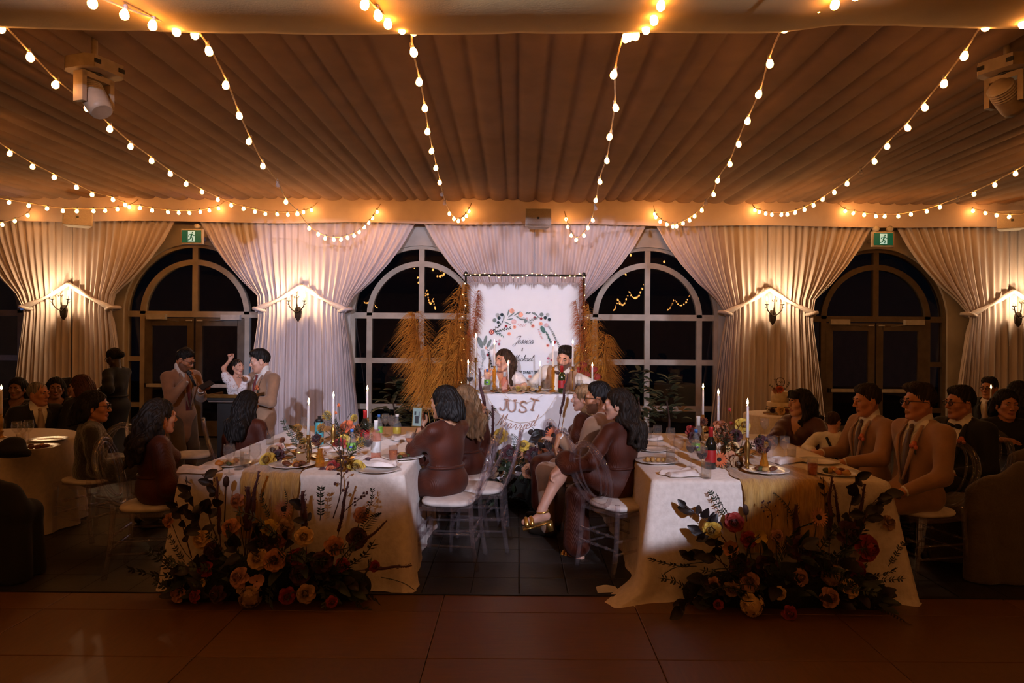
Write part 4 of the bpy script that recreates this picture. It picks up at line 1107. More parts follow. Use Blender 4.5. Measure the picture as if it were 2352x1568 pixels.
# ---- long cloth-covered tables
TZ = .765
def cloth_table(x0, x1, y0, y1, zt, label, tlabel, m, corner=.05, puddle=0.0, seed=1, flare=.07):
    t = empty('banquet_table', ((x0+x1)/2, (y0+y1)/2, 0), label=tlabel, cat='table')
    hx, hy = (x1-x0)/2 - .02, (y1-y0)/2 - .02
    b = MB(); b.box((0, 0, zt-.035), (2*hx, 2*hy, .04)); b.build('tabletop', mat('table_ply', (.2, .12, .06), .6), t)
    for sx in (-1, 1):
        for sy in (-1, 1): l = MB(); l.tube([(sx*(hx-.12), sy*(hy-.15), zt-.05), (sx*(hx-.12), sy*(hy-.15), 0)], .016, 8); l.build('leg', M_black, t)
    rn = random.Random(seed); b = MB(); N = 240
    def outline(i, off, wv):
        t_ = i/N*4; k = int(t_) % 4; f = t_ - int(t_); A = [(-1, -1), (1, -1), (1, 1), (-1, 1)]
        p, q = A[k], A[(k+1) % 4]; x = (p[0] + (q[0]-p[0])*f)*(hx+.022); y = (p[1] + (q[1]-p[1])*f)*(hy+.022)
        # rounded corners and gathered flare near corners
        cx, cy = abs(abs(x)-hx-.022), abs(abs(y)-hy-.022); near = math.exp(-((cx+cy)/.22)**2)
        n = Vector((q[1]-p[1], -(q[0]-p[0]), 0)).normalized()
        return Vector((x, y, 0)), n, near
    levels = [(0, 0.0), (.012, .006), (.03, .012), (.10, .02), (.22, .03), (.36, .04), (.5, .05), (.62, .058), (.70, .064), (zt-.008, .07), (zt-.003, .085 + puddle)]
    ph = [rn.uniform(0, 6.28) for _ in range(8)]
    for (dz, off) in levels:
        for i in range(N):
            p, n, near = outline(i, off, 0); u = dz/zt
            w = math.sin(i*.55+ph[0])*.5 + math.sin(i*.21+ph[1])*.7 + math.sin(i*.93+ph[2])*.3
            cn = Vector((math.copysign(1, p.x), math.copysign(1, p.y), 0)).normalized()
            o = n*(off*.45 + .018*u*w*(1-near)) + cn*near*(flare*u*1.6 + .03*math.sin(ph[3]+i)*u)
            if dz == levels[-1][1] and puddle: o += n*rn.uniform(0, puddle)
            if puddle and p.x < 0 and p.y < 0 and u > .9: o += Vector((-1, -.35, 0))*near*.20*(u-.9)*10
            fac = 1 - .006*(dz == 0)
            b.v.append((p.x*fac + o.x, p.y*fac + o.y, zt - dz))
    L = len(levels)
    for j in range(L-1):
        for i in range(N): b.face((j*N+i, (j+1)*N+i, (j+1)*N+(i+1) % N, j*N+(i+1) % N))
    # top
    b.face([i for i in range(N)])
    o = b.build('tablecloth', m, None, t.location); tag(o, label, 'tablecloth'); return t
def runner(x0, x1, y0, y1, zt, drop, label):
    b = MB()
    def fn(u, v):
        x = x0 + (x1-x0)*u; L = (y1-y0) + drop; s_ = v*L; wob = .014*math.sin(x*60+v*3) + .02*math.sin(v*11+u*2)
        if s_ < drop: y = y0 - .034 - .020*(drop-s_)/drop - .006*math.sin(x*95) ; z = zt - (drop - s_)
        else: y = y0 + (s_-drop); z = zt + .006 + .004*math.sin(x*70 + y*5)
        xw = x + (u-.5)*.05*math.sin(v*7) + (.02*math.sin(s_*14+3) if u in (0.0, 1.0) else 0)
        return (xw, y, z)
    b.grid(fn, 40, 60); return tag(b.build('table_runner', M_gauze), label, 'table runner')

# ---- tableware prototypes (each placed copy is a thing)
PROTO = {}
def put(kind, make, x, y, z, label, cat, group, rz=0.0, s=1.0):
    if kind not in PROTO: PROTO[kind] = make(); o = PROTO[kind]
    else: o = copy_tree(PROTO[kind])
    o.location = (x, y, z); o.rotation_euler = (0, 0, rz); o.scale = (s, s, s); tag(o, label, cat, group); return o
def mk_plate():
    r = empty('dinner_plate'); b = MB(); b.lathe([(.0001, .004), (.085, .004), (.105, .010), (.15, .020), (.152, .017), (.10, .004), (.07, 0), (.0001, 0)], 32); b.build('plate', M_china, r); return r
def mk_food(kind=0):
    r = empty('plated_meal'); b = MB(); b.lathe([(.0001, .004), (.085, .004), (.105, .010), (.16, .020), (.162, .017), (.10, .004), (.07, 0), (.0001, 0)], 32); b.build('plate', M_china, r)
    rn = random.Random(kind)
    fm = [mat('roast_meat', (.16, .045, .015), .5, nscale=25, col2=(.09, .025, .01), bump=.5), mat('potato', (.50, .27, .07), .6, nscale=30, bump=.2), mat('greens', (.06, .07, .015), .6, nscale=25, bump=.5), mat('carrot', (.5, .16, .02), .5, nscale=20)]
    for i in range(11):
        a = rn.uniform(0, 6.28); q = rn.uniform(.01, .085); f = MB(); k = rn.choice([0, 0, 1, 1, 2, 3])
        f.sphere((0, 0, 0), (rn.uniform(.018, .034), rn.uniform(.014, .024), rn.uniform(.010, .020)), 8, 6); f.build(('meat', 'potato', 'greens', 'carrot')[k], fm[k], r, (q*math.cos(a), q*math.sin(a), .022), (0, 0, rn.uniform(0, 3)))
    return r
def mk_wineglass(full=None):
    r = empty('wine_glass'); b = MB()
    b.lathe([(.0001, .0), (.034, .001), (.034, .003), (.008, .008), (.004, .02), (.004, .09), (.012, .098), (.034, .125), (.040, .155), (.034, .20), (.033, .20), (.038, .155), (.032, .127), (.008, .102), (.0001, .102)], 20); b.build('glass', M_glass, r)
    if full is not None:
        w = MB(); w.lathe([(.0001, .104), (.010, .105), (.030, .127), (.036, .148), (.0001, .148)], 16); w.build('drink', full, r)
    return r
def mk_tumbler(full=M_water):
    r = empty('tumbler'); b = MB(); b.lathe([(.0001, 0), (.031, .0), (.035, .12), (.033, .12), (.030, .008), (.0001, .008)], 18); b.build('glass', M_glass, r)
    w = MB(); w.lathe([(.0001, .009), (.0295, .009), (.032, .085), (.0001, .085)], 16); w.build('drink', full, r); return r
def mk_bottle(gm, lab, cap, logo=None, h=.30, foil=None, water=None):
    r = empty('bottle'); b = MB(); k = h/.30
    b.lathe([(.0001, .004), (.034, 0), (.038, .006), (.038, .17*k), (.034, .195*k), (.018, .225*k), (.0145, .24*k), (.0145, .29*k), (.016, .292*k), (.016, h), (.0001, h)], 20); b.build('glass_body', gm, r)
    if lab: l = MB(); l.lathe([(.0385, .05*k), (.0387, .052*k), (.0387, .135*k), (.0385, .137*k)], 20); l.build('label', lab, r)
    if foil: f = MB(); f.lathe([(.0165, .225*k), (.0165, .288*k), (.0172, .29*k), (.0172, h+.002), (.0001, h+.003)], 16); f.build('foil', foil, r)
    elif cap: f = MB(); f.lathe([(.017, h-.012), (.017, h+.012), (.0001, h+.013)], 14); f.build('cap', cap, r)
    return r
def mk_waterbottle():
    r = empty('water_bottle'); b = MB()
    b.lathe([(.0001, .0), (.030, 0), (.033, .01), (.031, .04), (.033, .07), (.033, .14), (.030, .165), (.018, .195), (.012, .205), (.012, .225), (.0001, .225)], 20); b.build('plastic_body', M_bottle, r)
    l = MB(); l.lathe([(.0335, .075), (.0337, .076), (.0337, .128), (.0335, .129)], 20); lb = l.build('label', M_glab, r)
    e = MB(); e.sphere((0, -.0335, .102), (.017, .003, .011), 12, 6); e.build('logo', M_wlab, lb); e = MB(); e.sphere((0, -.0352, .102), (.0145, .003, .008), 12, 6); e.build('logo_centre', M_bluel, lb)
    c = MB(); c.lathe([(.0135, .214), (.0135, .236), (.0001, .237)], 14); c.build('cap', M_blue, r); return r
def mk_candle(hh, ch, m=None, lit=True, style=0):
    """hh holder height, ch candle height"""
    m = m or M_brass; r = empty('candlestick'); b = MB()
    if style == 0: pr = [(.0001, 0), (.045, 0), (.046, .008), (.03, .014), (.012, .022), (.010, .05), (.018, .06), (.010, .07), (.008, hh*.55), (.014, hh*.6), (.008, hh*.66), (.010, hh-.04), (.020, hh-.028), (.014, hh-.02), (.015, hh), (.0001, hh)]
    elif style == 1: pr = [(.0001, 0), (.04, 0), (.038, .01), (.006, .018), (.006, hh-.05), (.03, hh-.046), (.03, hh-.042), (.012, hh-.036), (.013, hh), (.0001, hh)]
    else: pr = [(.0001, 0), (.042, 0), (.044, .008), (.016, .02), (.012, .04), (.024, .055), (.014, .07), (.018, hh*.5), (.020, hh*.8), (.010, hh*.92), (.015, hh), (.0001, hh)]
    b.lathe(pr, 16); b.build('holder', m, r)
    c = MB(); c.lathe([(.0115, hh-.01), (.0105, hh+ch*.5), (.009, hh+ch-.006), (.004, hh+ch), (.0001, hh+ch)], 12); cd = c.build('candle', M_wax, r)
    w = MB(); w.tube([(0, 0, hh+ch), (0, 0, hh+ch+.01)], .0012, 4); w.build('wick', M_black, cd)
    if lit:
        f = MB(); f.lathe([(.0001, 0), (.006, .006), (.0075, .014), (.004, .030), (.0001, .044)], 8, (0, 0, hh+ch+.004)); f.build('flame', M_candle, cd)
    return r
def mk_napkin(seed=0, w=.26, d=.16):
    rn = random.Random(seed); r = MB(); ph = [rn.uniform(0, 6) for _ in range(5)]
    def fn(u, v):
        x = (u-.5)*w*(1+.1*math.sin(v*4+ph[0])); y = (v-.5)*d*(1+.15*math.sin(u*5+ph[1]))
        z = .012 + .016*abs(math.sin(u*5+ph[2]+v*2)) + .014*abs(math.sin(v*6+ph[3]+u*3)); return (x, y, z*(1 if 0 < u < 1 and 0 < v < 1 else .25))
    r.grid(fn, 20, 16); o = r.build('napkin', M_napkin); return o
# ================================================================ flowers and foliage
def petal_mat(n, c, c2=None): return mat('petal_'+n, c, .6, nscale=25, col2=c2 or tuple(x*.6 for x in c), bump=.15, sheen=.2)
PM = dict(peach=petal_mat('peach', (.62, .27, .13)), cream=petal_mat('cream', (.70, .48, .22), (.62, .38, .15)), yellow=petal_mat('yellow', (.68, .44, .05)), red=petal_mat('red', (.34, .018, .012)), blush=petal_mat('blush', (.55, .26, .18)),
          wine=petal_mat('wine', (.07, .010, .012)), rust=petal_mat('rust', (.34, .085, .018)), coral=petal_mat('coral', (.75, .17, .05)), tanf=petal_mat('tan', (.45, .26, .13)), white=petal_mat('white', (.72, .58, .45)), gold=petal_mat('gold', (.50, .22, .02)))
M_stem = mat('stem_green', (.035, .045, .015), .6); M_twig = mat('twig', (.06, .022, .012), .7); M_eye_f = mat('flower_centre', (.012, .008, .006), .8, nscale=60, bump=.5)
M_burg = mat('leaf_burgundy', (.022, .012, .010), .45, nscale=8, col2=(.013, .008, .007), bump=.12)
M_olive = mat('leaf_olive', (.035, .048, .020), .5, nscale=10, col2=(.022, .030, .014))
M_pam = mat('pampas_fibre', (.62, .25, .025), .8, nscale=14, col2=(.46, .16, .012)); M_pamr = mat('pampas_rust', (.48, .11, .015), .8, nscale=14, col2=(.34, .07, .01))
def petal(b, base, out, up, L, w, curl, cup=.3, nu=4, nv=4):
    sd = out.cross(up).normalized()
    def fn(u, v):
        t = v; x = (u-.5)*2; ww = w*math.sin(math.pi*min(1, .12+.80*t))**.6
        p = base + out*(L*t*math.cos(curl*t)) + up*(L*t*math.sin(curl*t)) + sd*x*ww
        return p + (up*abs(x)**2*ww*cup)
    b.grid(fn, nu, nv)
def mk_rose():
    b = MB(); Z = Vector((0, 0, 1)); rn = random.Random(1)
    for ring, (n, r, L, w, tilt) in enumerate(((6, .010, .040, .026, .15), (6, .009, .036, .024, .60), (5, .008, .032, .021, .95), (4, .006, .029, .017, 1.2), (3, .004, .027, .012, 1.42))):
        for k in range(n):
            a = 2*math.pi*(k/n) + ring*.6 + rn.uniform(-.1, .1); o = Vector((math.cos(a), math.sin(a), 0))
            out = (o*math.cos(tilt) + Z*math.sin(tilt)).normalized(); up = (Z*math.cos(tilt) - o*math.sin(tilt)).normalized()
            petal(b, o*r + Z*(.002*ring), out, up, L, w, -.35 if ring < 2 else .3, .45)
    b.sphere((0, 0, .012), (.010, .010, .018), 7, 5); return b
def mk_gerbera():
    b = MB(); Z = Vector((0, 0, 1))
    for ring, (n, L, t) in enumerate(((18, .042, .08), (16, .032, .28))):
        for k in range(n):
            a = 2*math.pi*k/n + ring*.17; o = Vector((math.cos(a), math.sin(a), 0)); out = (o*math.cos(t) + Z*math.sin(t)); up = (Z*math.cos(t) - o*math.sin(t)); petal(b, o*.010, out, up, L, .0052, .1, .2, 2, 3)
    b.mi = 1; b.lathe([(.015, .0), (.014, .008), (.006, .011), (.0001, .011)], 12); return b
def mk_mum():
    b = MB(); Z = Vector((0, 0, 1)); rn = random.Random(4)
    for ring in range(5):
        t = .0 + ring*.32; n = 16 - 2*ring
        for k in range(n):
            a = 2*math.pi*k/n + ring*.3; o = Vector((math.cos(a), math.sin(a), 0)); out = o*math.cos(t) + Z*math.sin(t); up = Z*math.cos(t) - o*math.sin(t); petal(b, o*.006, out, up, .036-.003*ring, .0055, .5, .3, 2, 3)
    return b
def mk_hydrangea():
    b = MB(); rn = random.Random(9)
    for k in range(70):
        z = rn.uniform(-.35, 1); a = rn.uniform(0, 6.28); r = math.sqrt(1-z*z); n = Vector((r*math.cos(a), r*math.sin(a), z)); c = n*.060*rn.uniform(.9, 1.08)
        s1 = n.orthogonal().normalized(); s2 = n.cross(s1); ph = rn.uniform(0, 3)
        for q in range(4):
            d = s1*math.cos(ph+q*math.pi/2) + s2*math.sin(ph+q*math.pi/2); e = n.cross(d); b.add([c, c + d*.009 + e*.007 + n*.003, c + d*.017 + n*.002, c + d*.009 - e*.007 + n*.003], [(0, 1, 2, 3)])
    b.sphere((0, 0, 0), .050, 10, 7); return b
def mk_orchid():
    b = MB(); Z = Vector((0, 0, 1))
    for k, (a, L, w) in enumerate(((0, .036, .020), (2.1, .030, .014), (4.2, .030, .014), (1.05, .028, .010), (5.2, .028, .010))):
        o = Vector((math.cos(a), math.sin(a), 0)); petal(b, o*.003, (o + Z*.2).normalized(), (Z - o*.2).normalized(), L, w, .25, .2)
    return b
def mk_anemone():
    b = MB(); Z = Vector((0, 0, 1))
    for k in range(8):
        a = 2*math.pi*k/8; o = Vector((math.cos(a), math.sin(a), 0)); petal(b, o*.008, (o + Z*.35).normalized(), (Z - o*.35).normalized(), .036, .015, .2, .4)
    b.mi = 1; b.sphere((0, 0, .008), (.014, .014, .009), 9, 6); return b
def mk_leaf(w=.032, L=.085, fold=.35, bend=.5):
    b = MB()
    def fn(u, v):
        x = (u-.5)*2; ww = w*(math.sin(math.pi*(v*.93+.035))**.8)*(1-.25*v); return (x*ww, L*v, -bend*L*v*v*.5 + abs(x)*ww*fold)
    b.grid(fn, 4, 6); return b
def mk_sprig(n=9, L=.26, lw=.007, ll=.034):
    b = MB(); P = spline([(0, 0, 0), (0, .01, L*.35), (.01, .03, L*.7), (0, .07, L)], 5); b.tube(P, [.0025]*(len(P)-1) + [.001], 4)
    for k in range(n):
        p = P[2+int(k*(len(P)-3)/n)]
        for s in (-1, 1):
            d = Vector((s*.8, .15, .6)).normalized(); sd = d.cross(Vector((0, 1, 0))).normalized()
            q = Vector(p); b.add([q, q + d*ll*.45 + sd*lw, q + d*ll, q + d*ll*.45 - sd*lw], [(0, 1, 2, 3)])
    return b
def mk_fern(n=16, L=.30):
    b = MB(); P = spline([(0, 0, 0), (0, .02, L*.4), (0, .07, L*.75), (0, .14, L)], 5); b.tube(P, .0025, 4)
    for k in range(n):
        t = (k+1)/(n+1); p = Vector(P[min(len(P)-1, int(t*(len(P)-1)))]); l = .075*math.sin(math.pi*(.15+.8*t))
        for s in (-1, 1):
            d = Vector((s, .25, .35)).normalized(); e = Vector((0, .3, 1)).normalized(); b.add([p, p + d*l*.4 + e*.006, p + d*l, p + d*l*.4 - e*.006], [(0, 1, 2, 3)])
    return b
def mk_spike(L=.34, r=.011):
    b = MB(); rn = random.Random(2); b.tube([(0, 0, -.30), (0, 0, 0)], .003, 5)
    P = [(.004*math.sin(i*.9), .004*math.cos(i*.7), L*i/14) for i in range(15)]; b.tube(P, [r*(.5+.5*math.sin(math.pi*min(1, .2+i/16)))*rn.uniform(.85, 1.15) for i in range(15)], 7)
    for k in range(60):
        z = rn.uniform(0, L*.97); a = rn.uniform(0, 6.28); o = Vector((math.cos(a), math.sin(a), 0)); c = Vector((0, 0, z)) + o*r*.8; b.add([c + Vector((0, 0, .006)), c + o*.008 + Vector((0, 0, .012)), c - Vector((0, 0, .004))], [(0, 1, 2)])
    return b
def mk_teasel():
    b = MB(); b.tube([(0, 0, -.2), (0, 0, 0)], .003, 5); b.lathe([(.0001, -.002), (.012, .008), (.0155, .03), (.012, .052), (.0001, .066)], 10); return b
def mk_berry():
    b = MB(); rn = random.Random(6); P = spline([(0, 0, 0), (.03, 0, .10), (.09, .01, .18), (.17, .01, .22)], 5); b.tube(P, [.003]*(len(P)-1) + [.0015], 5)
    for (i, dx, dz) in ((5, -.03, .05), (8, .04, -.02), (9, -.02, .06), (11, .03, .05), (12, .05, -.01), (13, .0, .05), (15, .03, .02), (14, .05, .045), (10, .06, -.015)):
        p = Vector(P[i]); q = p + Vector((dx, rn.uniform(-.02, .02), dz)); b.tube([p, (p+q)/2 + Vector((.004, 0, .004)), q], .0014, 4); b.mi = 1; b.sphere(q, (.0075, .0075, .009), 7, 5); b.mi = 0
    return b
FM = {}
def fmesh(kind, c):
    k = (kind, c)
    if k not in FM:
        gen = dict(rose=mk_rose, gerbera=mk_gerbera, mum=mk_mum, hydrangea=mk_hydrangea, orchid=mk_orchid, anemone=mk_anemone)[kind]
        FM[k] = gen().mesh(kind, [PM[c], M_eye_f])
    return FM[k]
def green(kind):
    if kind not in FM:
        FM[kind] = dict(leaf=lambda: mk_leaf().mesh('leaf', M_burg), leafg=lambda: mk_leaf(.022, .10).mesh('leaf', M_olive), sprig=lambda: mk_sprig().mesh('sprig', M_olive), fern=lambda: mk_fern().mesh('fern_frond', M_leafd), spike=lambda: mk_spike().mesh('amaranth_spike', PM['wine']),
                        teasel=lambda: mk_teasel().mesh('teasel', M_twig), berry=lambda: mk_berry().mesh('berry_twig', [M_twig, PM['wine']]), fspike=lambda: mk_spike(.22, .02).mesh('celosia_plume', PM['wine']))[kind]()
    return FM[kind]
FNAME = dict(leaf='leaf', leafg='leaf', sprig='leaf_sprig', fern='fern_frond', spike='amaranth_spike', teasel='teasel', berry='berry_twig', fspike='celosia_plume')
def face_to(d, spin=0.0):
    q = Vector(d).to_track_quat('Z', 'Y'); return (q.to_matrix() @ Matrix.Rotation(spin, 3, 'Z')).to_euler()
def floor_arrangement(root, flowers, greens, core, rn):
    """positions are world; root at the arrangement's base"""
    o = Vector(root.location)
    for (kind, c, p, d, s) in flowers:
        link(kind, fmesh(kind, c), root, Vector(p)-o, face_to(d, rn.uniform(0, 3)), s)
    for (kind, p, d, s) in greens:
        link(FNAME[kind], green(kind), root, Vector(p)-o, face_to(d, rn.uniform(0, 6)) if kind not in ('leaf', 'leafg') else None, s)
# a leafy branch: stem part plus its leaves, each one a part
def branch(root, P, nl, ls, kind='leaf', seed=0, sm=None):
    rn = random.Random(seed); o = Vector(root.location); S_ = spline(P, 6); b = MB(); b.tube([p-o for p in S_], [.004]*(len(S_)//2) + [.0025]*(len(S_)-len(S_)//2), 5); st = b.build('branch', sm or M_twig, root)
    for k in range(nl):
        t = .25 + .75*(k+.5)/nl; i = min(len(S_)-2, int(t*(len(S_)-1))); p = S_[i]; tg = (S_[i+1]-S_[i]).normalized()
        sd = Vector((rn.uniform(-1, 1), rn.uniform(-.9, .2), rn.uniform(-.2, .5))); d = (tg*.5 + sd.normalized()*(1 if k % 2 else -1)*.9 + Vector((0, -.25, 0))).normalized()
        nrm = Vector((rn.uniform(-.5, .5), -1, rn.uniform(-.1, .7))); x = d.cross(nrm).normalized(); z = x.cross(d)
        Mx = Matrix((x, d, z)).transposed(); link('leaf', green(kind), st, p-o, Mx.to_euler(), ls*rn.uniform(.75, 1.15))
def pampas(root, base, tip, L, m, seed, n=360, width=.16, droop=.10, sw=.0016):
    """one plume: stem, and a feathery head of fine drooping fibres"""
    rn = random.Random(seed); o = Vector(root.location); base = Vector(base); tip = Vector(tip); ax = (tip-base).normalized()
    b = MB(); b.tube([base-o, tip-o], [.006, .003], 5); st = b.build('stem', mat('pampas_stem', (.42, .22, .06), .7), root)
    f = MB(); s1 = ax.orthogonal().normalized(); s2 = ax.cross(s1); lean_ = Vector((ax.x, 0, 0)).normalized() if abs(ax.x) > .05 else Vector((-1, 0, 0))
    for k in range(int(n*1.9)):
        t = rn.random()**.85; p = tip - ax*L*t + Vector((rn.uniform(-.004, .004), 0, 0)); a = rn.uniform(0, 6.283); o2 = (s1*math.cos(a) + s2*math.sin(a)); o2 = (o2*.75 + lean_*.45 + Vector((0, -.15, 0))).normalized()
        ln = width*(.30+.70*math.sin(math.pi*min(1, .10+.8*t))**.8)*rn.uniform(.75, 1.25); d0 = (ax*.95 + o2*.45).normalized()
        pts = [p + d0*ln*u_*(1-.35*u_) + o2*ln*.75*u_*u_ - Vector((0, 0, 1))*(.95*ln)*u_**2.6 for u_ in (0, .25, .5, .75, 1.0)]
        sd = (o2.cross(ax)).normalized()*.6 + Vector((0, 0, 1))*.5; sd.normalize(); vs = []
        for j, q in enumerate(pts):
            w = sw*(.8, 1.3, 1.5, 1.1, .3)[j]; vs += [q - o - sd*w, q - o + sd*w]
        f.add(vs, [(2*j, 2*j+1, 2*j+3, 2*j+2) for j in range(4)])
    tag(f.build('plume', m, st), kind='stuff')
# ================================================================ tables and chairs
LT = (-2.28, -.77, 4.62, 7.1); RT_ = (.90, 2.46, 4.52, 6.75); HZ = 1.114
cloth_table(*LT, TZ, 'textured ivory cloth on the left banquet table with gauze runner', 'long banquet table under ivory cloth, left of the aisle', M_linen, seed=2)
cloth_table(*RT_, TZ, 'ivory cloth on the right banquet table with a puddled corner and spotlit end', 'long banquet table under ivory cloth, right of the aisle', M_linen, seed=5, puddle=.06, flare=.10)
pl = MB(); pl.box((.16, 8.0, .17), (2.3, 1.75, .34)); tag(pl.build('floor_platform', mat('platform_black', (.02, .017, .015), .6)), kind='structure')
cloth_table(-.57, .95, 7.07, 7.62, HZ, 'white floor-length cloth on the sweetheart table with the letter banner', 'raised sweetheart table between bride, groom and aisle', mat('head_linen', (.80, .76, .76), .8, nscale=20, col2=(.77, .73, .73), bump=.1, bscale=50), seed=9, flare=.03)
def onT(px, py, z=TZ):
    dx, dy = px-CXP, py-CYP; D = (CAMZ-z)*FPX/(dy - ROLL*dx); return ((dx + ROLL*dy)*D/FPX, D)
runner(-1.85, -1.50, 4.62, 7.0, TZ, .42, 'mustard gauze runner hanging over the end of the left table')
runner(1.50, 2.02, 4.52, 6.6, TZ, .46, 'mustard gauze runner hanging over the end of the right table')
def hr():
    b = MB(); b.grid(lambda u, v: (-.55 + 1.46*u, 7.09 + .26*v, HZ + .008 + .008*math.sin(u*60) + .006*math.sin(v*9+u*31)), 80, 6); tag(b.build('table_runner', M_gauze), 'crinkled tan gauze runner along the sweetheart table', 'table runner')
hr()
# round tables
def round_table(cx, cy, r, zt, label, tlabel, m):
    t = empty('round_table', (cx, cy, 0), label=tlabel, cat='table'); b = MB(); b.lathe([(.0001, zt-.05), (r-.03, zt-.05), (r-.03, zt-.012), (.0001, zt-.012)], 40); b.build('tabletop', mat('table_ply', (.2, .12, .06)), t)
    l = MB(); l.lathe([(.0001, 0), (.22, 0), (.22, .02), (.04, .05), (.04, zt-.05), (.0001, zt-.05)], 16); l.build('pedestal', M_black, t)
    b = MB(); N = 120; lv = [(0, r-.03), (0.0, r), (.012, r+.012), (.15, r+.02), (.4, r+.035), (zt-.006, r+.06)]
    for (dz, rr) in lv:
        for i in range(N):
            a = 2*math.pi*i/N; w = (math.sin(a*17)+.5*math.sin(a*9+1))*.028*(dz/zt)**.8; b.v.append(((rr+w)*math.cos(a), (rr+w)*math.sin(a), zt-dz))
    for j in range(len(lv)-1):
        for i in range(N): b.face((j*N+i, (j+1)*N+i, (j+1)*N+(i+1) % N, j*N+(i+1) % N))
    b.face(list(range(N))); tag(b.build('tablecloth', m, None, (cx, cy, 0)), label, 'tablecloth')
round_table(-4.76, 6.02, .76, TZ, 'champagne cloth on the round table at the far left', 'round guest table at the far left', M_linen2)
round_table(5.6, 6.5, .75, TZ, 'champagne cloth on the round table at the far right edge', 'round guest table at the far right edge', M_linen2)
round_table(3.30, 8.6, .42, TZ, 'pale cloth on the small round table under the cake', 'small round table under the tiered cake', M_linen)

# chairs (seat faces local +Y)
cs = [(-.30, 5.58, 1.52, 'empty clear oval chair with white seat beside the aisle')]
for c in cs: chair(*c)
# ================================================================ backdrop
BD = 8.12
bdr = empty('wedding_backdrop', (W(1205, 900, BD).x, BD, .34), label='white fringed banner with floral wreath print on a black pole frame behind the couple', cat='backdrop')
bo = Vector(bdr.location); BP = lambda px, py, y=0.0: W(px, py, BD) - bo + Vector((0, y, 0))
zt = BP(1205, 632).z; xl, xr = BP(1070, 640).x, BP(1341, 640).x
b = MB(); b.tube([(xl-.03, 0, zt), (xr+.03, 0, zt)], .014, 10); b.build('top_bar', M_black, bdr)
for x in (xl, xr):
    b = MB(); b.tube([(x, 0, 0), (x, 0, zt+.02)], .013, 10); b.box((x, 0, .008), (.30, .36, .016)); b.build('upright', M_black, bdr)
    b = MB(); b.sphere((x, 0, zt+.02), .022); b.build('clamp', M_black, bdr)
M_banner = mat('banner_cloth', (.86, .86, .88), .8, nscale=10, col2=(.84, .84, .86), bump=.03, bscale=80)
c0, c1 = BP(1082, 650), BP(1330, 650)
b = MB(); b.grid(lambda u, v: (c0.x + (c1.x-c0.x)*u, -.02 + .006*math.sin(u*9+1) + .003*math.sin(u*31), c0.z - (c0.z-.05)*v), 60, 10); b.build('banner', M_banner, bdr)
M_fr = mat('fringe_thread', (.50, .40, .38), .8, nscale=40)
b = MB(); rn = random.Random(5)
for i in range(420):
    u = i/420; x = c0.x + (c1.x-c0.x)*u; z = c0.z + .012; l = rn.uniform(.03, .075)*(1+.5*math.sin(u*47)); b.add([(x-.003, -.03, z), (x+.003, -.032, z), (x+rn.uniform(-.01, .01), -.036, z-l)], [(0, 1, 2)])
for s_, xx in ((-1, c0.x), (1, c1.x)):
    for i in range(300):
        z = c0.z - (c0.z-.1)*i/300; l = rn.uniform(.02, .05); b.add([(xx, -.03, z+.004), (xx, -.03, z-.004), (xx + s_*l*.8, -.035, z-l*.9)], [(0, 1, 2)])
tag(b.build('fringe', M_fr, bdr), kind='stuff')
for i in range(9):
    x = c0.x + (c1.x-c0.x)*(i+.5)/9; b = MB(); b.tube([(x, -.01, zt), (x+.008, -.02, c0.z)], .0022, 4); b.build('tie_cord', M_black, bdr)
# printed wreath, flat on the cloth
PR = dict(dk=(.012, .03, .035), gr=(.16, .20, .19), lt=(.36, .38, .38), ro=(.72, .34, .24), rd=(.28, .012, .02), bl=(.62, .42, .42), te=(.06, .14, .12), pk=(.38, .10, .16))
def pmat(k): return mat('print_'+k, PR[k], .8, nscale=30, col2=tuple(min(1, c*1.4) for c in PR[k]))
prn = {k: MB() for k in PR}
def cpx(x, y): return (1100 + x/8.71, 690 + y/8.71)
LAY = [0]
def pell(k, x, y, rx, ry, an=0):
    px, py = cpx(x, y); LAY[0] += 1; c = BP(px, py, -.034 - .00003*LAY[0]); sx = BD/FPX/8.71; b = prn[k]; i0 = len(b.v); n = 14
    for i in range(n):
        t = 2*math.pi*i/n; ax_, ay = rx*math.cos(t), ry*math.sin(t); xx = ax_*math.cos(an) - ay*math.sin(an); yy = ax_*math.sin(an) + ay*math.cos(an); b.v.append((c.x + xx*sx, c.y, c.z - yy*sx))
    b.face([i0+i for i in range(n)][::-1])
def pstem(k, pts, w):
    for (a, b_) in zip(pts[:-1], pts[1:]):
        pell(k, (a[0]+b_[0])/2, (a[1]+b_[1])/2, math.hypot(b_[0]-a[0], b_[1]-a[1])/2+2, w, math.atan2(b_[1]-a[1], b_[0]-a[0]))
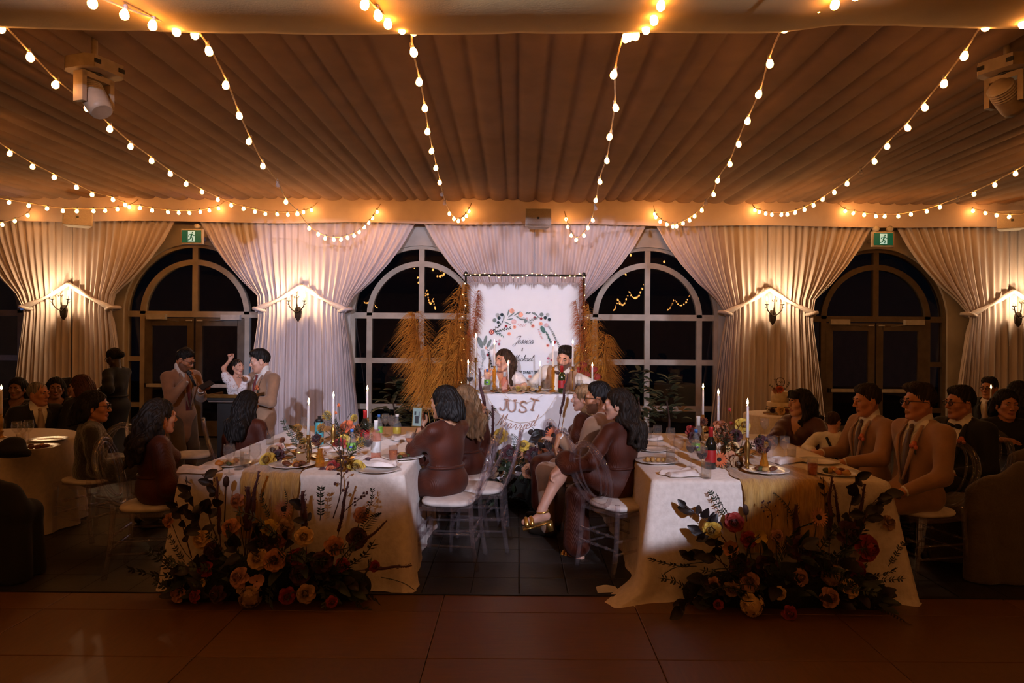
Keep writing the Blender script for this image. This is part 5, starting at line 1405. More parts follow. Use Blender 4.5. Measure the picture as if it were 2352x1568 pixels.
for (k, x, y, r) in (('ro', 660, 210, 50), ('ro', 835, 285, 50), ('bl', 700, 425, 52), ('ro', 712, 530, 36), ('ro', 605, 665, 36), ('ro', 1078, 510, 36), ('ro', 1235, 465, 38), ('ro', 1375, 895, 32), ('bl', 1345, 495, 42), ('ro', 150, 945, 26), ('ro', 1020, 1515, 34),
                     ('lt', 375, 290, 38), ('dk', 462, 285, 34), ('dk', 405, 350, 34), ('gr', 315, 395, 40), ('dk', 388, 437, 30), ('gr', 1252, 282, 40), ('lt', 1372, 284, 34), ('dk', 1325, 345, 34), ('dk', 1405, 380, 32), ('gr', 930, 415, 34), ('bl', 960, 360, 24),
                     ('rd', 545, 515, 28), ('rd', 1115, 350, 30), ('rd', 1245, 360, 26), ('rd', 1510, 830, 34), ('rd', 180, 1085, 28), ('pk', 345, 820, 22), ('pk', 405, 870, 26), ('bl', 415, 800, 24), ('pk', 1385, 1155, 26), ('pk', 1450, 1190, 22), ('bl', 1375, 1220, 22), ('rd', 330, 1075, 22)):
    pell(k, x, y, r, r)
pell('rd', 255, 630, 50, 50); pell('ro', 255, 630, 36, 36); pell('rd', 255, 630, 14, 14)
for (x, y) in ((712, 530), (605, 665), (1078, 510), (1235, 465), (1375, 895), (1020, 1515)): pell('rd', x, y, 12, 12)
for (x, y, l, an) in ((500, 350, 60, 1.7), (620, 375, 70, -.2), (575, 455, 75, .45), (650, 290, 80, -.65), (590, 240, 70, 1.8), (770, 260, 80, -.55), (800, 350, 75, .6), (860, 375, 50, .1), (1130, 270, 50, .8), (1090, 260, 40, .5), (1010, 250, 30, -.4), (960, 250, 30, -.5)): pell('gr', x, y, l, 13, an)
for (x, y, l, w, an, k) in ((1278, 580, 78, 42, 1.1, 'te'), (30, 840, 120, 45, 1.2, 'gr'), (130, 800, 105, 32, 1.8, 'gr'), (205, 860, 95, 30, -1.1, 'gr'), (280, 920, 70, 34, -.8, 'lt'), (90, 1080, 110, 40, 1.3, 'lt'), (1430, 1335, 45, 14, -.2, 'dk')): pell(k, x, y, l, w, an)
rn = random.Random(8)
for (p0, p1, n, k) in (((300, 590), (480, 440), 9, 'dk'), ((330, 620), (640, 545), 14, 'dk'), ((350, 640), (490, 710), 8, 'te'), ((1020, 400), (1200, 330), 10, 'gr'), ((900, 360), (1060, 470), 10, 'gr'), ((1340, 640), (1440, 840), 16, 'te'), ((1470, 640), (1600, 900), 16, 'gr'), ((180, 1000), (270, 1350), 14, 'dk'), ((100, 1000), (60, 1350), 12, 'lt'), ((1390, 520), (1480, 640), 8, 'lt'), ((790, 490), (940, 495), 7, 'bl'), ((1190, 600), (1270, 760), 9, 'bl')):
    for i in range(n):
        t = i/(n-1); x = p0[0] + (p1[0]-p0[0])*t; y = p0[1] + (p1[1]-p0[1])*t; a = math.atan2(p1[1]-p0[1], p1[0]-p0[0])
        pell(k, x + rn.uniform(-8, 8), y + rn.uniform(-8, 8) + 12*(1 if i % 2 else -1), 21, 8, a + (.8 if i % 2 else -.8))
    pstem(k, [p0, p1], 3)
nmp = dict(dk='dark_leaf_print', gr='grey_leaf_print', lt='pale_leaf_print', ro='peach_bloom_print', rd='red_bloom_print', bl='blush_bloom_print', te='green_leaf_print', pk='berry_print')
for k, b in prn.items(): b.smooth = False; b.build(nmp[k], pmat(k), bdr)
# lettering
GL = dict(e=([[(0, .4), (.45, .6), (.55, .85), (.35, 1), (.1, .8), (.08, .3), (.3, 0), (.6, .1), (.85, .45)]], .8), s=([[(0, .2), (.4, .8), (.5, 1.05), (.58, .6), (.5, .15), (.25, 0), (.08, .12)], [(.5, .1), (.75, .35)]], .72),
  i=([[(0, .35), (.28, .95), (.22, .3), (.35, .02), (.6, .35)], [(.42, 1.4), (.46, 1.46)]], .55), c=([[(.6, .8), (.4, 1), (.12, .75), (.1, .25), (.35, 0), (.78, .4)]], .76), a=([[(.6, .85), (.35, 1), (.08, .65), (.1, .15), (.3, 0), (.55, .4), (.65, .95), (.58, .3), (.7, 0), (.95, .4)]], .94),
  h=([[(0, .4), (.42, 1.6), (.35, 2.0), (.2, 1.6), (.12, 0), (.2, .6), (.45, 1), (.6, .8), (.55, .2), (.7, 0), (.95, .4)]], .94), l=([[(0, .4), (.42, 1.6), (.35, 2.0), (.2, 1.6), (.15, .3), (.35, 0), (.6, .4)]], .6), r=([[(0, .4), (.25, 1.05), (.3, .85), (.55, .9), (.5, .3), (.65, .02), (.88, .35)]], .82),
  d=([[(.6, .85), (.35, 1), (.08, .6), (.12, .12), (.3, 0), (.55, .5), (.85, 2.1), (.65, .6), (.66, .05), (.95, .4)]], 1.0), J=([[(.2, 1.5), (.5, 2.0), (1.3, 2.1), (1.0, 1.2), (.6, -.4), (.2, -.75), (-.15, -.45), (.2, -.05), (.9, .2)]], 1.05), M=([[(-.25, .15), (-.05, -.05), (.3, 1.0), (.55, 2.0), (.6, .8), (.62, .1), (1.0, 1.4), (1.25, 2.0), (1.22, .8), (1.35, .05), (1.65, .4)]], 1.62))
GL['&'] = ([[(.9, 0), (.2, 1.1), (.3, 1.6), (.55, 1.5), (.5, 1.1), (.1, .6), (.1, .15), (.4, 0), (.8, .6)]], 1.0)
def script(text, x, y, h, y0, w, m, name, parent, o=Vector((0, 0, 0)), slant=.35, flatten=True):
    """pen lettering; x, y = start of the baseline (local), h = x-height"""
    b = MB(); cx = x
    for ch in text:
        st, adv = GL[ch]
        for q in st:
            P = [Vector((cx + (px + slant*py)*h, y0, y + py*h)) for (px, py) in q]; S_ = spline(P, 5) if len(P) > 2 else P
            n = len(S_); ws = [w*(.55 + .75*abs(math.sin(1.1*i/n*3.14*2.2))) for i in range(n)]
            b.tube(S_, ws, 6)
        cx += adv*h
    return b.build(name, m, parent), cx
M_ink = mat('print_ink', (.06, .065, .075), .8)
sx = BD/FPX
p = BP(*cpx(700, 858)); script('Jessica', p.x, p.z, 70/8.71*sx, -.036, .0022, M_ink, 'name_lettering', bdr)
p = BP(*cpx(845, 1003)); script('&', p.x, p.z, 34/8.71*sx, -.036, .0018, M_ink, 'ampersand_lettering', bdr)
p = BP(*cpx(690, 1208)); script('Michael', p.x, p.z, 62/8.71*sx, -.036, .0022, M_ink, 'name_lettering', bdr)
CAPS = dict(I=([[(.2, 0), (.2, 1)]], .4), N=([[(.1, 0), (.1, 1), (.65, 0), (.65, 1)]], .8), S=([[(.6, .85), (.4, 1), (.15, .9), (.15, .6), (.55, .42), (.58, .12), (.35, 0), (.08, .15)]], .72), W=([[(.05, 1), (.28, 0), (.5, .9), (.72, 0), (.95, 1)]], 1.02), E=([[(.6, 1), (.1, 1), (.1, 0), (.6, 0)], [(.1, .52), (.52, .52)]], .68), T=([[(.02, 1), (.65, 1)], [(.33, 1), (.33, 0)]], .7), M=([[(.1, 0), (.1, 1), (.45, .2), (.8, 1), (.8, 0)]], .92))
p = BP(*cpx(795, 1455)); b = MB(); cx = p.x; h = 52/8.71*sx
for ch in 'IN SWEET TIME':
    if ch == ' ': cx += .45*h; continue
    for q in CAPS[ch][0]: b.tube([(cx + a*h, -.036, p.z + c*h) for a, c in q], .0042, 6)
    cx += CAPS[ch][1]*h
b.build('slogan_lettering', M_ink, bdr)
# fairy lights on the frame
M_fairy = glow('fairy_glow', (1, .62, .25), 12)
fl_ = empty('fairy_lights', bdr.location, label='tiny warm fairy lights wound along the black backdrop frame', cat='fairy lights')
rn = random.Random(11); P = []
for i in range(26): P.append(Vector((xl + (xr-xl)*i/25, -.03 + rn.uniform(-.01, .01), zt + rn.uniform(-.03, .035))))
Q = [Vector((xl - .03 + rn.uniform(-.03, .03), -.03, zt - .1 - i*.13)) for i in range(13)]; R_ = [Vector((xr + .03 + rn.uniform(-.03, .03), -.03, zt - .1 - i*.13)) for i in range(13)]
for k, path in enumerate((P, Q, R_)): b = MB(); b.tube(spline(path, 3), .0018, 4); b.build('wire', M_cord, fl_)
fm_ = MB(); fm_.sphere((0, 0, 0), .0065, 6, 4); fm_ = fm_.mesh('fairy_bulb', M_fairy)
for q in P + Q + R_: link('fairy_bulb', fm_, fl_, q + Vector((0, -.008, -.006)))

# letter banner on the sweetheart cloth
M_let = mat('copper_letter', (.50, .27, .19), .5)
lbn = empty('letter_banner', (.17, 7.045, 0), label='JUST Married letter garland strung across the front of the sweetheart table', cat='banner')
LP = lambda px, py: W(px, py, 7.02) - Vector(lbn.location)
u = 7.02/FPX
JUST = dict(J=[[(.55, 1), (.55, .25), (.42, .02), (.2, 0), (.06, .18)], [(.36, 1), (.74, 1)]], U=[[(.12, 1), (.12, .3), (.3, .0), (.58, .02), (.76, .3), (.76, 1)], [(0, 1), (.26, 1)], [(.62, 1), (.9, 1)]],
  S=[[(.68, .8), (.5, 1), (.2, .95), (.14, .68), (.6, .4), (.66, .14), (.4, 0), (.1, .05), (.06, .24)]], T=[[(.42, 1), (.42, 0)], [(.0, 1), (.84, 1)], [(.26, 0), (.58, 0)]])
for ch, px, py, an in (('J', 1156, 941, .12), ('U', 1175, 944, -.05), ('S', 1201, 946, .08), ('T', 1222, 941, .25)):
    p = LP(px, py); b = MB(); h = 25*u
    for q in JUST[ch]:
        pts = [Vector(((a-.4)*h, 0, (c)*h)) for a, c in q]; b.tube(spline(pts, 5) if len(pts) > 3 else pts, h*.062, 6)
    link('letter', b.mesh('letter', M_let), lbn, p, (0, an, 0))
cx = LP(1141, 977); off = cx.x
for k, (ch, dz) in enumerate(zip('Married', (0, -8, -10, -11, -10, -7, -2))):
    h = 13*u; o, e = script(ch, 0, 0, h, 0, .0036, M_let, 'letter', lbn); o.location = (off, -.002, cx.z + dz*u); off += GL[ch][1]*h*1.06
for P in ([(1158, 906), (1175, 919), (1200, 925), (1225, 919), (1247, 907)], [(1117, 907), (1144, 948), (1180, 968), (1205, 970), (1235, 962), (1255, 945), (1278, 910)]):
    b = MB(); b.tube(spline([LP(*q) + Vector((0, .006, 0)) for q in P], 5), .0016, 4); b.build('twine', M_cord, lbn)
# ================================================================ guests
PI = math.pi
rng = lambda a: a
kw = dict
def P(label, px, py, D, ch=None, crz=None, off=(0, 0), cz=0.0, **k):
    if k.get('legs', 'sit') == 'sit' and k.get('shoes') != 'none' : k.setdefault('seat_z', .585 + cz)
    r, i = person(label, W(px, py, D), **k)
    if ch:
        a = k.get('rz', 0) if crz is None else crz; b_ = i['base']; c = chair(b_[0] + off[0] + .03*math.sin(a), b_[1] + off[1] - .03*math.cos(a), a, ch); c.location.z = cz
    return r, i
# right table, right side
P('man in tan suit and spectacles with orange boutonniere, nearest on the right', 2112, 924, 4.98, ch='clear oval chair under the man in spectacles at the right table', rz=1.80, s=1.06, skin='tan', hyaw=-.22, tie=M_darktie, hair='quiff', glasses=True, bouton=True, col=M_tan, smile=.3, lean=-.06,
  lh=W(2078, 1128, 4.72), lel=(-.6, -.8, -.5), rh=W(2060, 1120, 5.2), lhand=dict(curl=.7, wd=(-.8, 0, -.3)), skirt=None)
P('man in tan suit without spectacles, hand on the right table', 1992, 920, 5.58, ch='clear oval chair under the man in tan beside the boy', rz=1.72, s=1.03, skin='tan', hyaw=-.1, hpitch=.12, tie=M_darktie, hair='short', bouton=True, col=M_tan, lh=W(1940, 1062, 5.30), rh=W(1885, 1040, 5.75), lhand=dict(curl=.45, wd=(-1, 0, -.1), fine=True), lel=(-.8, -.5, -.6))
_, by = P('little boy in white shirt and dark braces, seen from behind', 1914, 968, 5.95, rz=-.35, s=.70, skin='fair', hyaw=-.6, hair='toddler', hcol='brown', outfit='dress', col=M_shirt, neck='high', limb=.75, lh=W(1868, 1035, 5.8), legs='sit', shoes='none')
P('woman in maroon dress with long dark bangs at the right table', 1838, 926, 6.35, ch='clear oval chair under the woman with dark bangs', rz=2.15, s=1.0, sex='f', skin='olive', hyaw=-.45, smile=.4, outfit='dress', col=M_maroon, hair='bangs', hcol='black', rh=W(1765, 1018, 6.05), lh=W(1840, 1030, 6.0), lel=(-.7, -.5, -.4))
for q in (-1, 1):
    st = MB(); T_ = by['T']; st.tube([Vector(T_(q*.08, .02, .475)), Vector(T_(q*.08, -.10, .44)), Vector(T_(q*.02, -.138, .30)), Vector(T_(-q*.06, -.138, .12)), Vector(T_(-q*.09, -.13, .02))], .016, 6); st.build('braces', M_blackc, _)
# right table, aisle side
def lf(rz, v): return rot('Z', rz).T @ np.array(v, float)
CROSS_SIDE = (-1, lf(.75, (-.97, -.1, -.16)))
P('woman in pleated rust dress with crossed legs and gold sandals', 1418, 930, 5.30, ch='clear oval chair with white seat in the centre, beside the crossed leg', crz=-.95, off=(-.03, -.16), rz=.75, s=.98, sex='f', skin='fair', hyaw=.60, lean=.06, outfit='dress', col=M_rust, hair='halfup', hcol='dark', skirt='cross', lank=W(1243, 1172, 5.08), rank=W(1325, 1262, 5.3), shoes='sandal',
  lh=W(1288, 1078, 5.12), rh=W(1300, 1085, 5.3), lhand=dict(curl=.6, wd=(-.8, 0, -.5), fine=True))
CROSS_SIDE = (-1, V3(0, 1, 0))
P('bearded man in tan jacket and spectacles with his arm over the chair', 1374, 916, 5.75, ch='clear oval chair under the bearded man at the right table', crz=-1.2, rz=1.05, s=1.08, skin='tan', hyaw=.35, hair='short', hcol='black', beard=True, glasses=True, col=M_tan, tie=None, lh=W(1285, 1003, 5.55), lel=(.1, .2, -1), lhand=dict(curl=.35, wd=(-.35, 0, -1), wn=(1, 0, 0), fine=True))
P('woman with long wavy blonde hair beside the bearded man', 1340, 915, 6.35, ch='clear oval chair under the blonde woman', crz=-1.2, rz=1.1, s=.98, sex='f', skin='fair', hyaw=.25, outfit='dress', col=M_rust, hair='wavy', hcol='blonde', lh=W(1270, 1010, 6.2))
# left table, aisle side
P('woman in pleated rust dress filming with a phone', 1020, 926, 5.30, ch='clear oval chair of the woman filming with her phone', crz=1.45, off=(.02, -.1), rz=.95, s=1.04, sex='f', skin='olive', hyaw=.0, outfit='dress', col=M_rust, hair='updo', hcol='black', lh=W(966, 982, 5.55), lel=(-.6, 0, -.8), lhand=dict(curl=.7, wd=(-.1, .1, 1), wn=(0, -1, 0), ws=(1, 0, 0), fine=True), rh=W(938, 1050, 5.35), rel=(.6, -.5, -.8))
P('woman with long curly honey hair beside the woman filming', 1066, 918, 6.05, ch='clear oval chair of the woman with curly honey hair', crz=1.35, rz=.6, s=1.0, sex='f', skin='fair', hyaw=.2, outfit='dress', col=M_rust, hair='curly', hcol='honey')
# left table, far side
P('woman in rust dress with long dark curls at the near left corner', 368, 958, 4.98, ch='clear oval chair under the curly haired woman at the left table', crz=-1.4, rz=-.85, s=1.02, sex='f', skin='tan', hyaw=.2, outfit='dress', col=M_rust, hair='curly', hcol='dark')
P('woman in rust satin with straight black hair in front of the lectern', 570, 930, 6.30, ch='clear oval chair behind the woman in satin near the lectern', crz=-1.1, rz=-.35, s=1.0, sex='f', skin='olive', outfit='dress', col=M_rust, hair='long', hcol='black', hyaw=.1)
# far left round table
P('grey haired man in dark suit and pale tie at the left table', 88, 905, 7.4, ch='clear oval chair under the grey haired man', rz=-2.25, s=1.05, skin='tan', hyaw=.55, hair='grey', hcol='grey', col=M_navy, tie=M_greytie)
P('woman in fuzzy dark top and spectacles facing the speaker', 218, 935, 5.85, ch='clear oval chair under the woman in the fuzzy dark top', crz=1.2, rz=-.95, s=1.06, sex='f', skin='tan', hyaw=-.35, outfit='top', neck='high', col=mat('fuzzy_knit', (.030, .024, .018), .95, nscale=60, bump=1.0, bscale=45, sheen=.6), hair='bob', hcol='black', glasses=True)
P('smiling woman with dark hair between the grey haired man and auburn woman', 128, 892, 7.95, rz=-2.55, s=.98, sex='f', skin='brown', smile=.5, outfit='dress', col=M_blackc, hair='long', hcol='black')
P('woman with long black hair at the far left edge', 40, 893, 8.1, rz=-2.95, s=1.0, sex='f', skin='brown', outfit='dress', col=M_blackc, hair='long', hcol='black', smile=.5)
P('woman with auburn bob in profile at the left table', 184, 888, 7.7, rz=1.35, s=1.02, sex='f', skin='fair', hyaw=.1, outfit='dress', col=M_blackc, hair='bob', hcol='auburn')
P('dark haired guest half hidden behind the auburn haired woman', 152, 893, 8.4, rz=2.6, s=1.0, skin='brown', hair='short', hcol='black', col=M_navy, tie=M_darktie)
# standing
M_todd = mat('toddler_dress', (.78, .72, .74), .8, nscale=38, col2=(.80, .75, .78), bump=.15)
nt = M_todd.node_tree; vo = nt.nodes.new('ShaderNodeTexVoronoi'); vo.inputs['Scale'].default_value = 26.0
lt_ = nt.nodes.new('ShaderNodeMath'); lt_.operation = 'LESS_THAN'; lt_.inputs[1].default_value = .26; nt.links.new(vo.outputs['Distance'], lt_.inputs[0])
mxx = nt.nodes.new('ShaderNodeMix'); mxx.data_type = 'RGBA'; mxx.inputs[6].default_value = (.78, .73, .75, 1); nt.links.new(lt_.outputs[0], mxx.inputs[0])
hs = nt.nodes.new('ShaderNodeMix'); hs.data_type = 'RGBA'; hs.inputs[6].default_value = (.45, .12, .02, 1); hs.inputs[7].default_value = (.03, .05, .03, 1); nt.links.new(vo.outputs['Color'], hs.inputs[0]); nt.links.new(hs.outputs[2], mxx.inputs[7])
nt.links.new(mxx.outputs[2], nt.nodes['Principled BSDF'].inputs['Base Color'])
P('waitress in black with hair in a bun standing by the left curtain', 262, 822, 8.7, rz=1.35, s=.97, sex='f', skin='dark', hpitch=.35, outfit='dress', neck='high', col=M_blackc, hair='bun', hcol='black', legs='stand', rh=W(228, 896, 8.4), lh=W(240, 898, 8.55), glasses=True)
sp, spi = P('bearded man in tan suit speaking into a microphone', 424, 826, 7.6, rz=-2.0, s=.98, skin='tan', hyaw=.35, hpitch=.42, beard=True, glasses=True, hair='short', hcol='black', col=M_tan, tie=M_redtie, trousers=M_trouser, legs='stand', rh=W(428, 874, 7.42), lh=W(462, 896, 7.48), rel=(.6, -.3, -.9), lel=(-.5, -.3, -.9),
  rhand=dict(curl=1.05, wd=(.2, -.2, 1), wn=(.9, .3, 0), ws=(0, .6, .6), fine=True), lhand=dict(curl=.8, wd=(.9, -.1, .3), wn=(0, 0, 1), fine=True))
P('man in tan suit and wine tie holding a toddler', 598, 829, 7.5, rz=2.55, s=.99, skin='fair', hyaw=-.62, hpitch=.2, smile=.4, hair='quiff', hcol='black', col=M_tan, tie=M_redtie, bouton=True, legs='stand', lh=W(566, 915, 7.25), rh=W(552, 885, 7.45), lel=(-.8, -.3, -.6), rel=(.5, .3, -.8), lhand=dict(curl=.5, wd=(-1, 0, .1)))
P('toddler in white flowered dress raising a fist', 546, 843, 7.30, rz=-2.5, s=.66, sex='f', skin='fair', hyaw=.35, outfit='dress', col=M_todd, bare_arms=True, hair='toddler', hcol='dark', limb=.66, rh=W(529, 826, 7.28), rel=(.9, 0, .2), lh=W(556, 866, 7.15), legs='sit', shoes='none', rhand=dict(curl=1.3, wd=(0, 0, 1), wn=(0, -1, 0), fine=True))
# couple
M_brid = mat('bridal_lace', (.82, .78, .80), .8, nscale=40, bump=.4, bscale=90, sheen=.3)
P('laughing bride in white lace at the sweetheart table', 1157, 829, 7.78, ch='clear oval chair under the bride', cz=.34, rz=PI-.15, s=1.02, sex='f', skin='fair', hyaw=-.62, htilt=.12, smile=1.0, outfit='dress', col=M_brid, hair='wavy', hcol='brown', rh=W(1119, 868, 7.55), rel=(.8, -.2, -.6), lh=W(1190, 895, 7.45), rhand=dict(curl=1.0, wd=(0, 0, 1), wn=(.3, -1, 0), fine=True))
P('groom in tan waistcoat and bow tie reaching across the table', 1297, 822, 7.72, ch='clear oval chair under the groom', cz=.34, rz=PI-.35, s=1.06, skin='fair', side=-.22, hyaw=-.05, hpitch=.25, htilt=-.25, smile=.4, beard=True, hair='quiff', hcol='dark', outfit='vest', col=M_tan, tie='bow', rh=W(1205, 884, 7.45), rel=(.6, -.2, -.8), lh=W(1368, 905, 7.5), lel=(-.8, -.2, -.4), rhand=dict(curl=.4, wd=(-1, -.1, -.1), fine=True))
# right edge
P('man in dark suit, bow tie and spectacles behind the nearest tan suit', 2206, 926, 5.62, ch='clear oval chair under the man in the dark suit and bow tie', rz=1.95, s=1.08, skin='tan', hyaw=-.3, hair='short', hcol='black', glasses=True, col=M_navy, tie='bow', bouton=True)
P('man in spectacles seated against the right curtain', 2272, 892, 8.2, rz=2.1, s=1.03, skin='tan', hair='short', hcol='dark', glasses=True, col=M_navy, tie=M_greytie)
P('smiling woman with dark bob at the right edge', 2312, 930, 6.15, rz=2.95, s=1.04, sex='f', skin='tan', smile=.4, outfit='dress', neck='high', col=M_blackc, hair='bob', hcol='black', rh=W(2300, 1010, 5.8), rel=(.8, -.2, -.3))
P('guest with black hair behind the smiling woman at the right edge', 2336, 905, 7.1, rz=.6, s=1.02, sex='f', skin='tan', outfit='dress', neck='high', col=M_blackc, hair='long', hcol='black')
chair(-3.35, 7.0, -1.3, 'empty clear oval chair glowing blue behind the fuzzy topped woman')
# ================================================================ things on the tables
def at(px, py, z=TZ): x, y = onT(px, py, z); return x, y, z
gl = 'glassware on the tables'
# --- left table
LTG = 'left banquet table'
candles = [(708, 1068, .22, .22, 0, 'lit taper in turned brass holder nearest on the left table'), (765, 1032, .21, .22, 2, 'lit taper in brass holder, middle of the left table'), (843, 1012, .21, .24, 0, 'lit taper in brass holder at the back of the left table'),
           (1716, 1082, .24, .23, 2, 'lit taper in dark brass holder nearest on the right table'), (1649, 1035, .22, .25, 0, 'lit taper in brass holder, second from the front on the right table'), (1614, 1012, .24, .24, 0, 'lit taper in brass holder at the back of the right table')]
for i, (px, py, hh, ch, st, lb) in enumerate(candles): put('candle%d' % i, lambda: mk_candle(hh, ch, None, True, st), *at(px, py), lb, 'candle', 'taper candles in holders')
def flask():
    r = empty('water_flask'); b = MB(); b.lathe([(.0001, 0), (.036, 0), (.038, .01), (.038, .17), (.032, .195), (.028, .20), (.0001, .20)], 20); b.build('body', M_teal, r)
    b = MB(); b.lathe([(.030, .198), (.030, .225), (.014, .228), (.014, .25), (.0001, .25)], 16); b.build('lid', M_black, r)
    b = MB(); b.tube([(.042*math.cos(t), 0, .19 + .035*math.sin(t)) for t in [i*math.pi*2/14 for i in range(14)]], .004, 6, closed=True); b.build('carry_loop', M_black, r); return r
put('flask', flask, *at(733, 1022), 'teal insulated flask with black lid on the left table', 'flask', None)
put('wb', lambda: mk_bottle(M_dark_b, M_redlab, None, foil=M_redlab, h=.30), *at(838, 1022), 'dark wine bottle with red foil on the left table', 'bottle', 'bottles on the tables')
put('rb', lambda: mk_bottle(M_rosew, M_wlab, None, foil=M_wlab, h=.29), *at(863, 1052), 'clear rose wine bottle with white label on the left table', 'bottle', 'bottles on the tables')
put('wtb', mk_waterbottle, *at(808, 1056), 'water bottle with green label nearest on the left table', 'bottle', 'bottles on the tables')
put('wtb', mk_waterbottle, *at(870, 1012), 'water bottle with green label behind the rose bottle on the left table', 'bottle', 'bottles on the tables')
put('ytb', lambda: mk_bottle(M_bottle, mat('yellow_label', (.6, .45, .05), .5), M_wlab, h=.2), *at(912, 1003), 'small clear bottle with yellow label at the back of the left table', 'bottle', 'bottles on the tables')
G = [('coupe', 478+48, 1088, 'empty wine glass nearest the left corner of the left table', None), ('wg', 586, 1086, 'stemmed water glass near the yellow rose on the left table', None), ('tb', 548, 1078, 'water tumbler beside the stemmed glasses on the left table', 1), ('tb', 563, 1072, 'second water tumbler beside the stemmed glasses on the left table', 1),
     ('wgr', 845, 1058, 'wine glass with a little wine beside the rose bottle', None), ('tbo', 903, 1060, 'tumbler of amber drink near the filming woman', 1), ('wg', 900, 1003, 'empty wine glass at the back right of the left table', None), ('wg', 885, 998, 'empty wine glass at the back of the left table', None), ('wgo', 942, 1050, 'round glass of orange drink by the filming woman', None),
     ('wg', 700, 1008, 'stemmed glass behind the nearest candle on the left table', None), ('tb', 620, 1020, 'tumbler near the satin dressed woman', 1)]
def mkg(k):
    return dict(coupe=lambda: mk_wineglass(None), wg=lambda: mk_wineglass(None), wgr=lambda: mk_wineglass(M_wine), wgo=lambda: mk_wineglass(M_orange_d), tb=lambda: mk_tumbler(M_water), tbo=lambda: mk_tumbler(M_orange_d))[k]
for k, px, py, lb, t in G: put('g'+k, mkg(k), *at(px, py), lb, 'glass', gl)
pg = 'plates on the tables'
put('meal', lambda: mk_food(3), -1.60, 4.86, TZ+.008, 'half eaten meal on a plate at the end of the left table', 'plate', pg)
put('meal2', lambda: mk_food(5), -2.08, 4.92, TZ, 'salad plate at the left corner of the left table', 'plate', pg)
put('pl', mk_plate, *at(690, 1030), 'charger plate behind the candle on the left table', 'plate', pg); put('meal3', lambda: mk_food(7), *at(925, 1052), 'plate of food in front of the filming woman', 'plate', pg)
put('pl', mk_plate, *at(868, 1082), 'plate under a napkin at the right corner of the left table', 'plate', pg); put('pl', mk_plate, *at(760, 1050), 'white plate in the middle of the left table', 'plate', pg)
ng = 'napkins on the tables'
for i, (px, py, rz, lb) in enumerate(((455, 1084, .1, 'folded napkin at the front left corner of the left table'), (872, 1074, -.3, 'crumpled napkin on the plate at the right corner of the left table'), (935, 1010, .4, 'napkin at the back right of the left table'), (660, 1028, .2, 'napkin by the satin dressed woman'), (745, 1040, 1., 'crumpled napkin beside the second candle'), (1565, 1092, .3, 'crumpled napkin at the spotlit corner of the right table'), (1490, 1010, 0, 'napkin at the back left of the right table'), (1800, 1062, .5, 'napkin near the glasses on the right table'))):
    x, y, z = at(px, py); o = mk_napkin(i); o.location = (x, y, z + (.018 if i == 1 else .002)); o.rotation_euler.z = rz; tag(o, lb, 'napkin', ng)
def menu():
    b = MB(); b.grid(lambda u, v: ((u-.5)*.09, .035*(v-.5) + .004*math.sin(u*3), .17*v), 4, 4); o = b.build('menu_card', mat('kraft_card', (.36, .20, .10), .8)); o.modifiers.new('t', 'SOLIDIFY').thickness = .002; return o
o = menu(); o.location = (*onT(694, 1068), TZ); o.rotation_euler = (-.5, 0, .2); tag(o, 'brown menu card leaning on the nearest candle of the left table', 'card')
# --- right table
put('wb2', lambda: mk_bottle(M_dark_b, M_redlab, None, foil=M_redlab, h=.30), *at(1632, 1076), 'dark wine bottle with red label on the right table', 'bottle', 'bottles on the tables')
put('rb2', lambda: mk_bottle(M_bottle, None, None, foil=M_wlab, h=.30), *at(1603, 1040), 'clear white wine bottle with white cap on the right table', 'bottle', 'bottles on the tables')
put('wtb', mk_waterbottle, *at(1598, 1056), 'water bottle with green label on the right table', 'bottle', 'bottles on the tables')
GR = [('wgr', 1587, 1072, 'red wine glass beside the water bottle on the right table', None), ('wgr', 1612, 1090, 'red wine glass nearest the corner of the right table', None), ('tb', 1622, 1098, 'tumbler of iced water at the end of the right table', 1), ('wg', 1510, 1030, 'tall wine glass at the back left of the right table', None), ('wg', 1540, 1038, 'second wine glass at the back left of the right table', None), ('tb', 1490, 1012, 'tumbler at the back left of the right table', 1),
      ('wg', 1558, 1065, 'upturned looking glass beside the plate of potatoes', None), ('wg', 1775, 1062, 'wine glass right of the amber bud vase', None), ('wg', 1802, 1062, 'wine glass near the maroon dressed woman', None), ('tb', 1818, 1058, 'tumbler with green straw near the maroon dressed woman', 1), ('tbo', 1866, 1092, 'tumbler of amber drink by the nearest man', 1), ('wg', 1756, 1010, 'wine glass at the back of the right table', None), ('tb', 1540, 1066, 'tumbler beside the plate of potatoes', 1)]
for k, px, py, lb, t in GR: put('g'+k, mkg(k), *at(px, py), lb, 'glass', gl)
put('meal4', lambda: mk_food(11), 1.74, 4.78, TZ+.008, 'plate of food on the runner at the end of the right table', 'plate', pg)
put('meal5', lambda: mk_food(13), 2.24, 4.76, TZ, 'plate of food in front of the man in spectacles', 'plate', pg)
def balls():
    r = mk_plate(); r.name = 'potato_plate'
    for i in range(6): f = MB(); f.sphere((-.06 + .04*(i % 4), .02*(i//4)-.01, .024), .018, 8, 6); f.build('potato', mat('potato', (.50, .27, .07), .6), r)
    return r
put('balls', balls, *at(1505, 1062), 'plate of small round potatoes on the right table', 'plate', pg); put('pl', mk_plate, *at(1500, 1034), 'plate behind the potatoes on the right table', 'plate', pg); put('pl', mk_plate, *at(1880, 1062), 'plate in front of the man beside the boy', 'plate', pg)
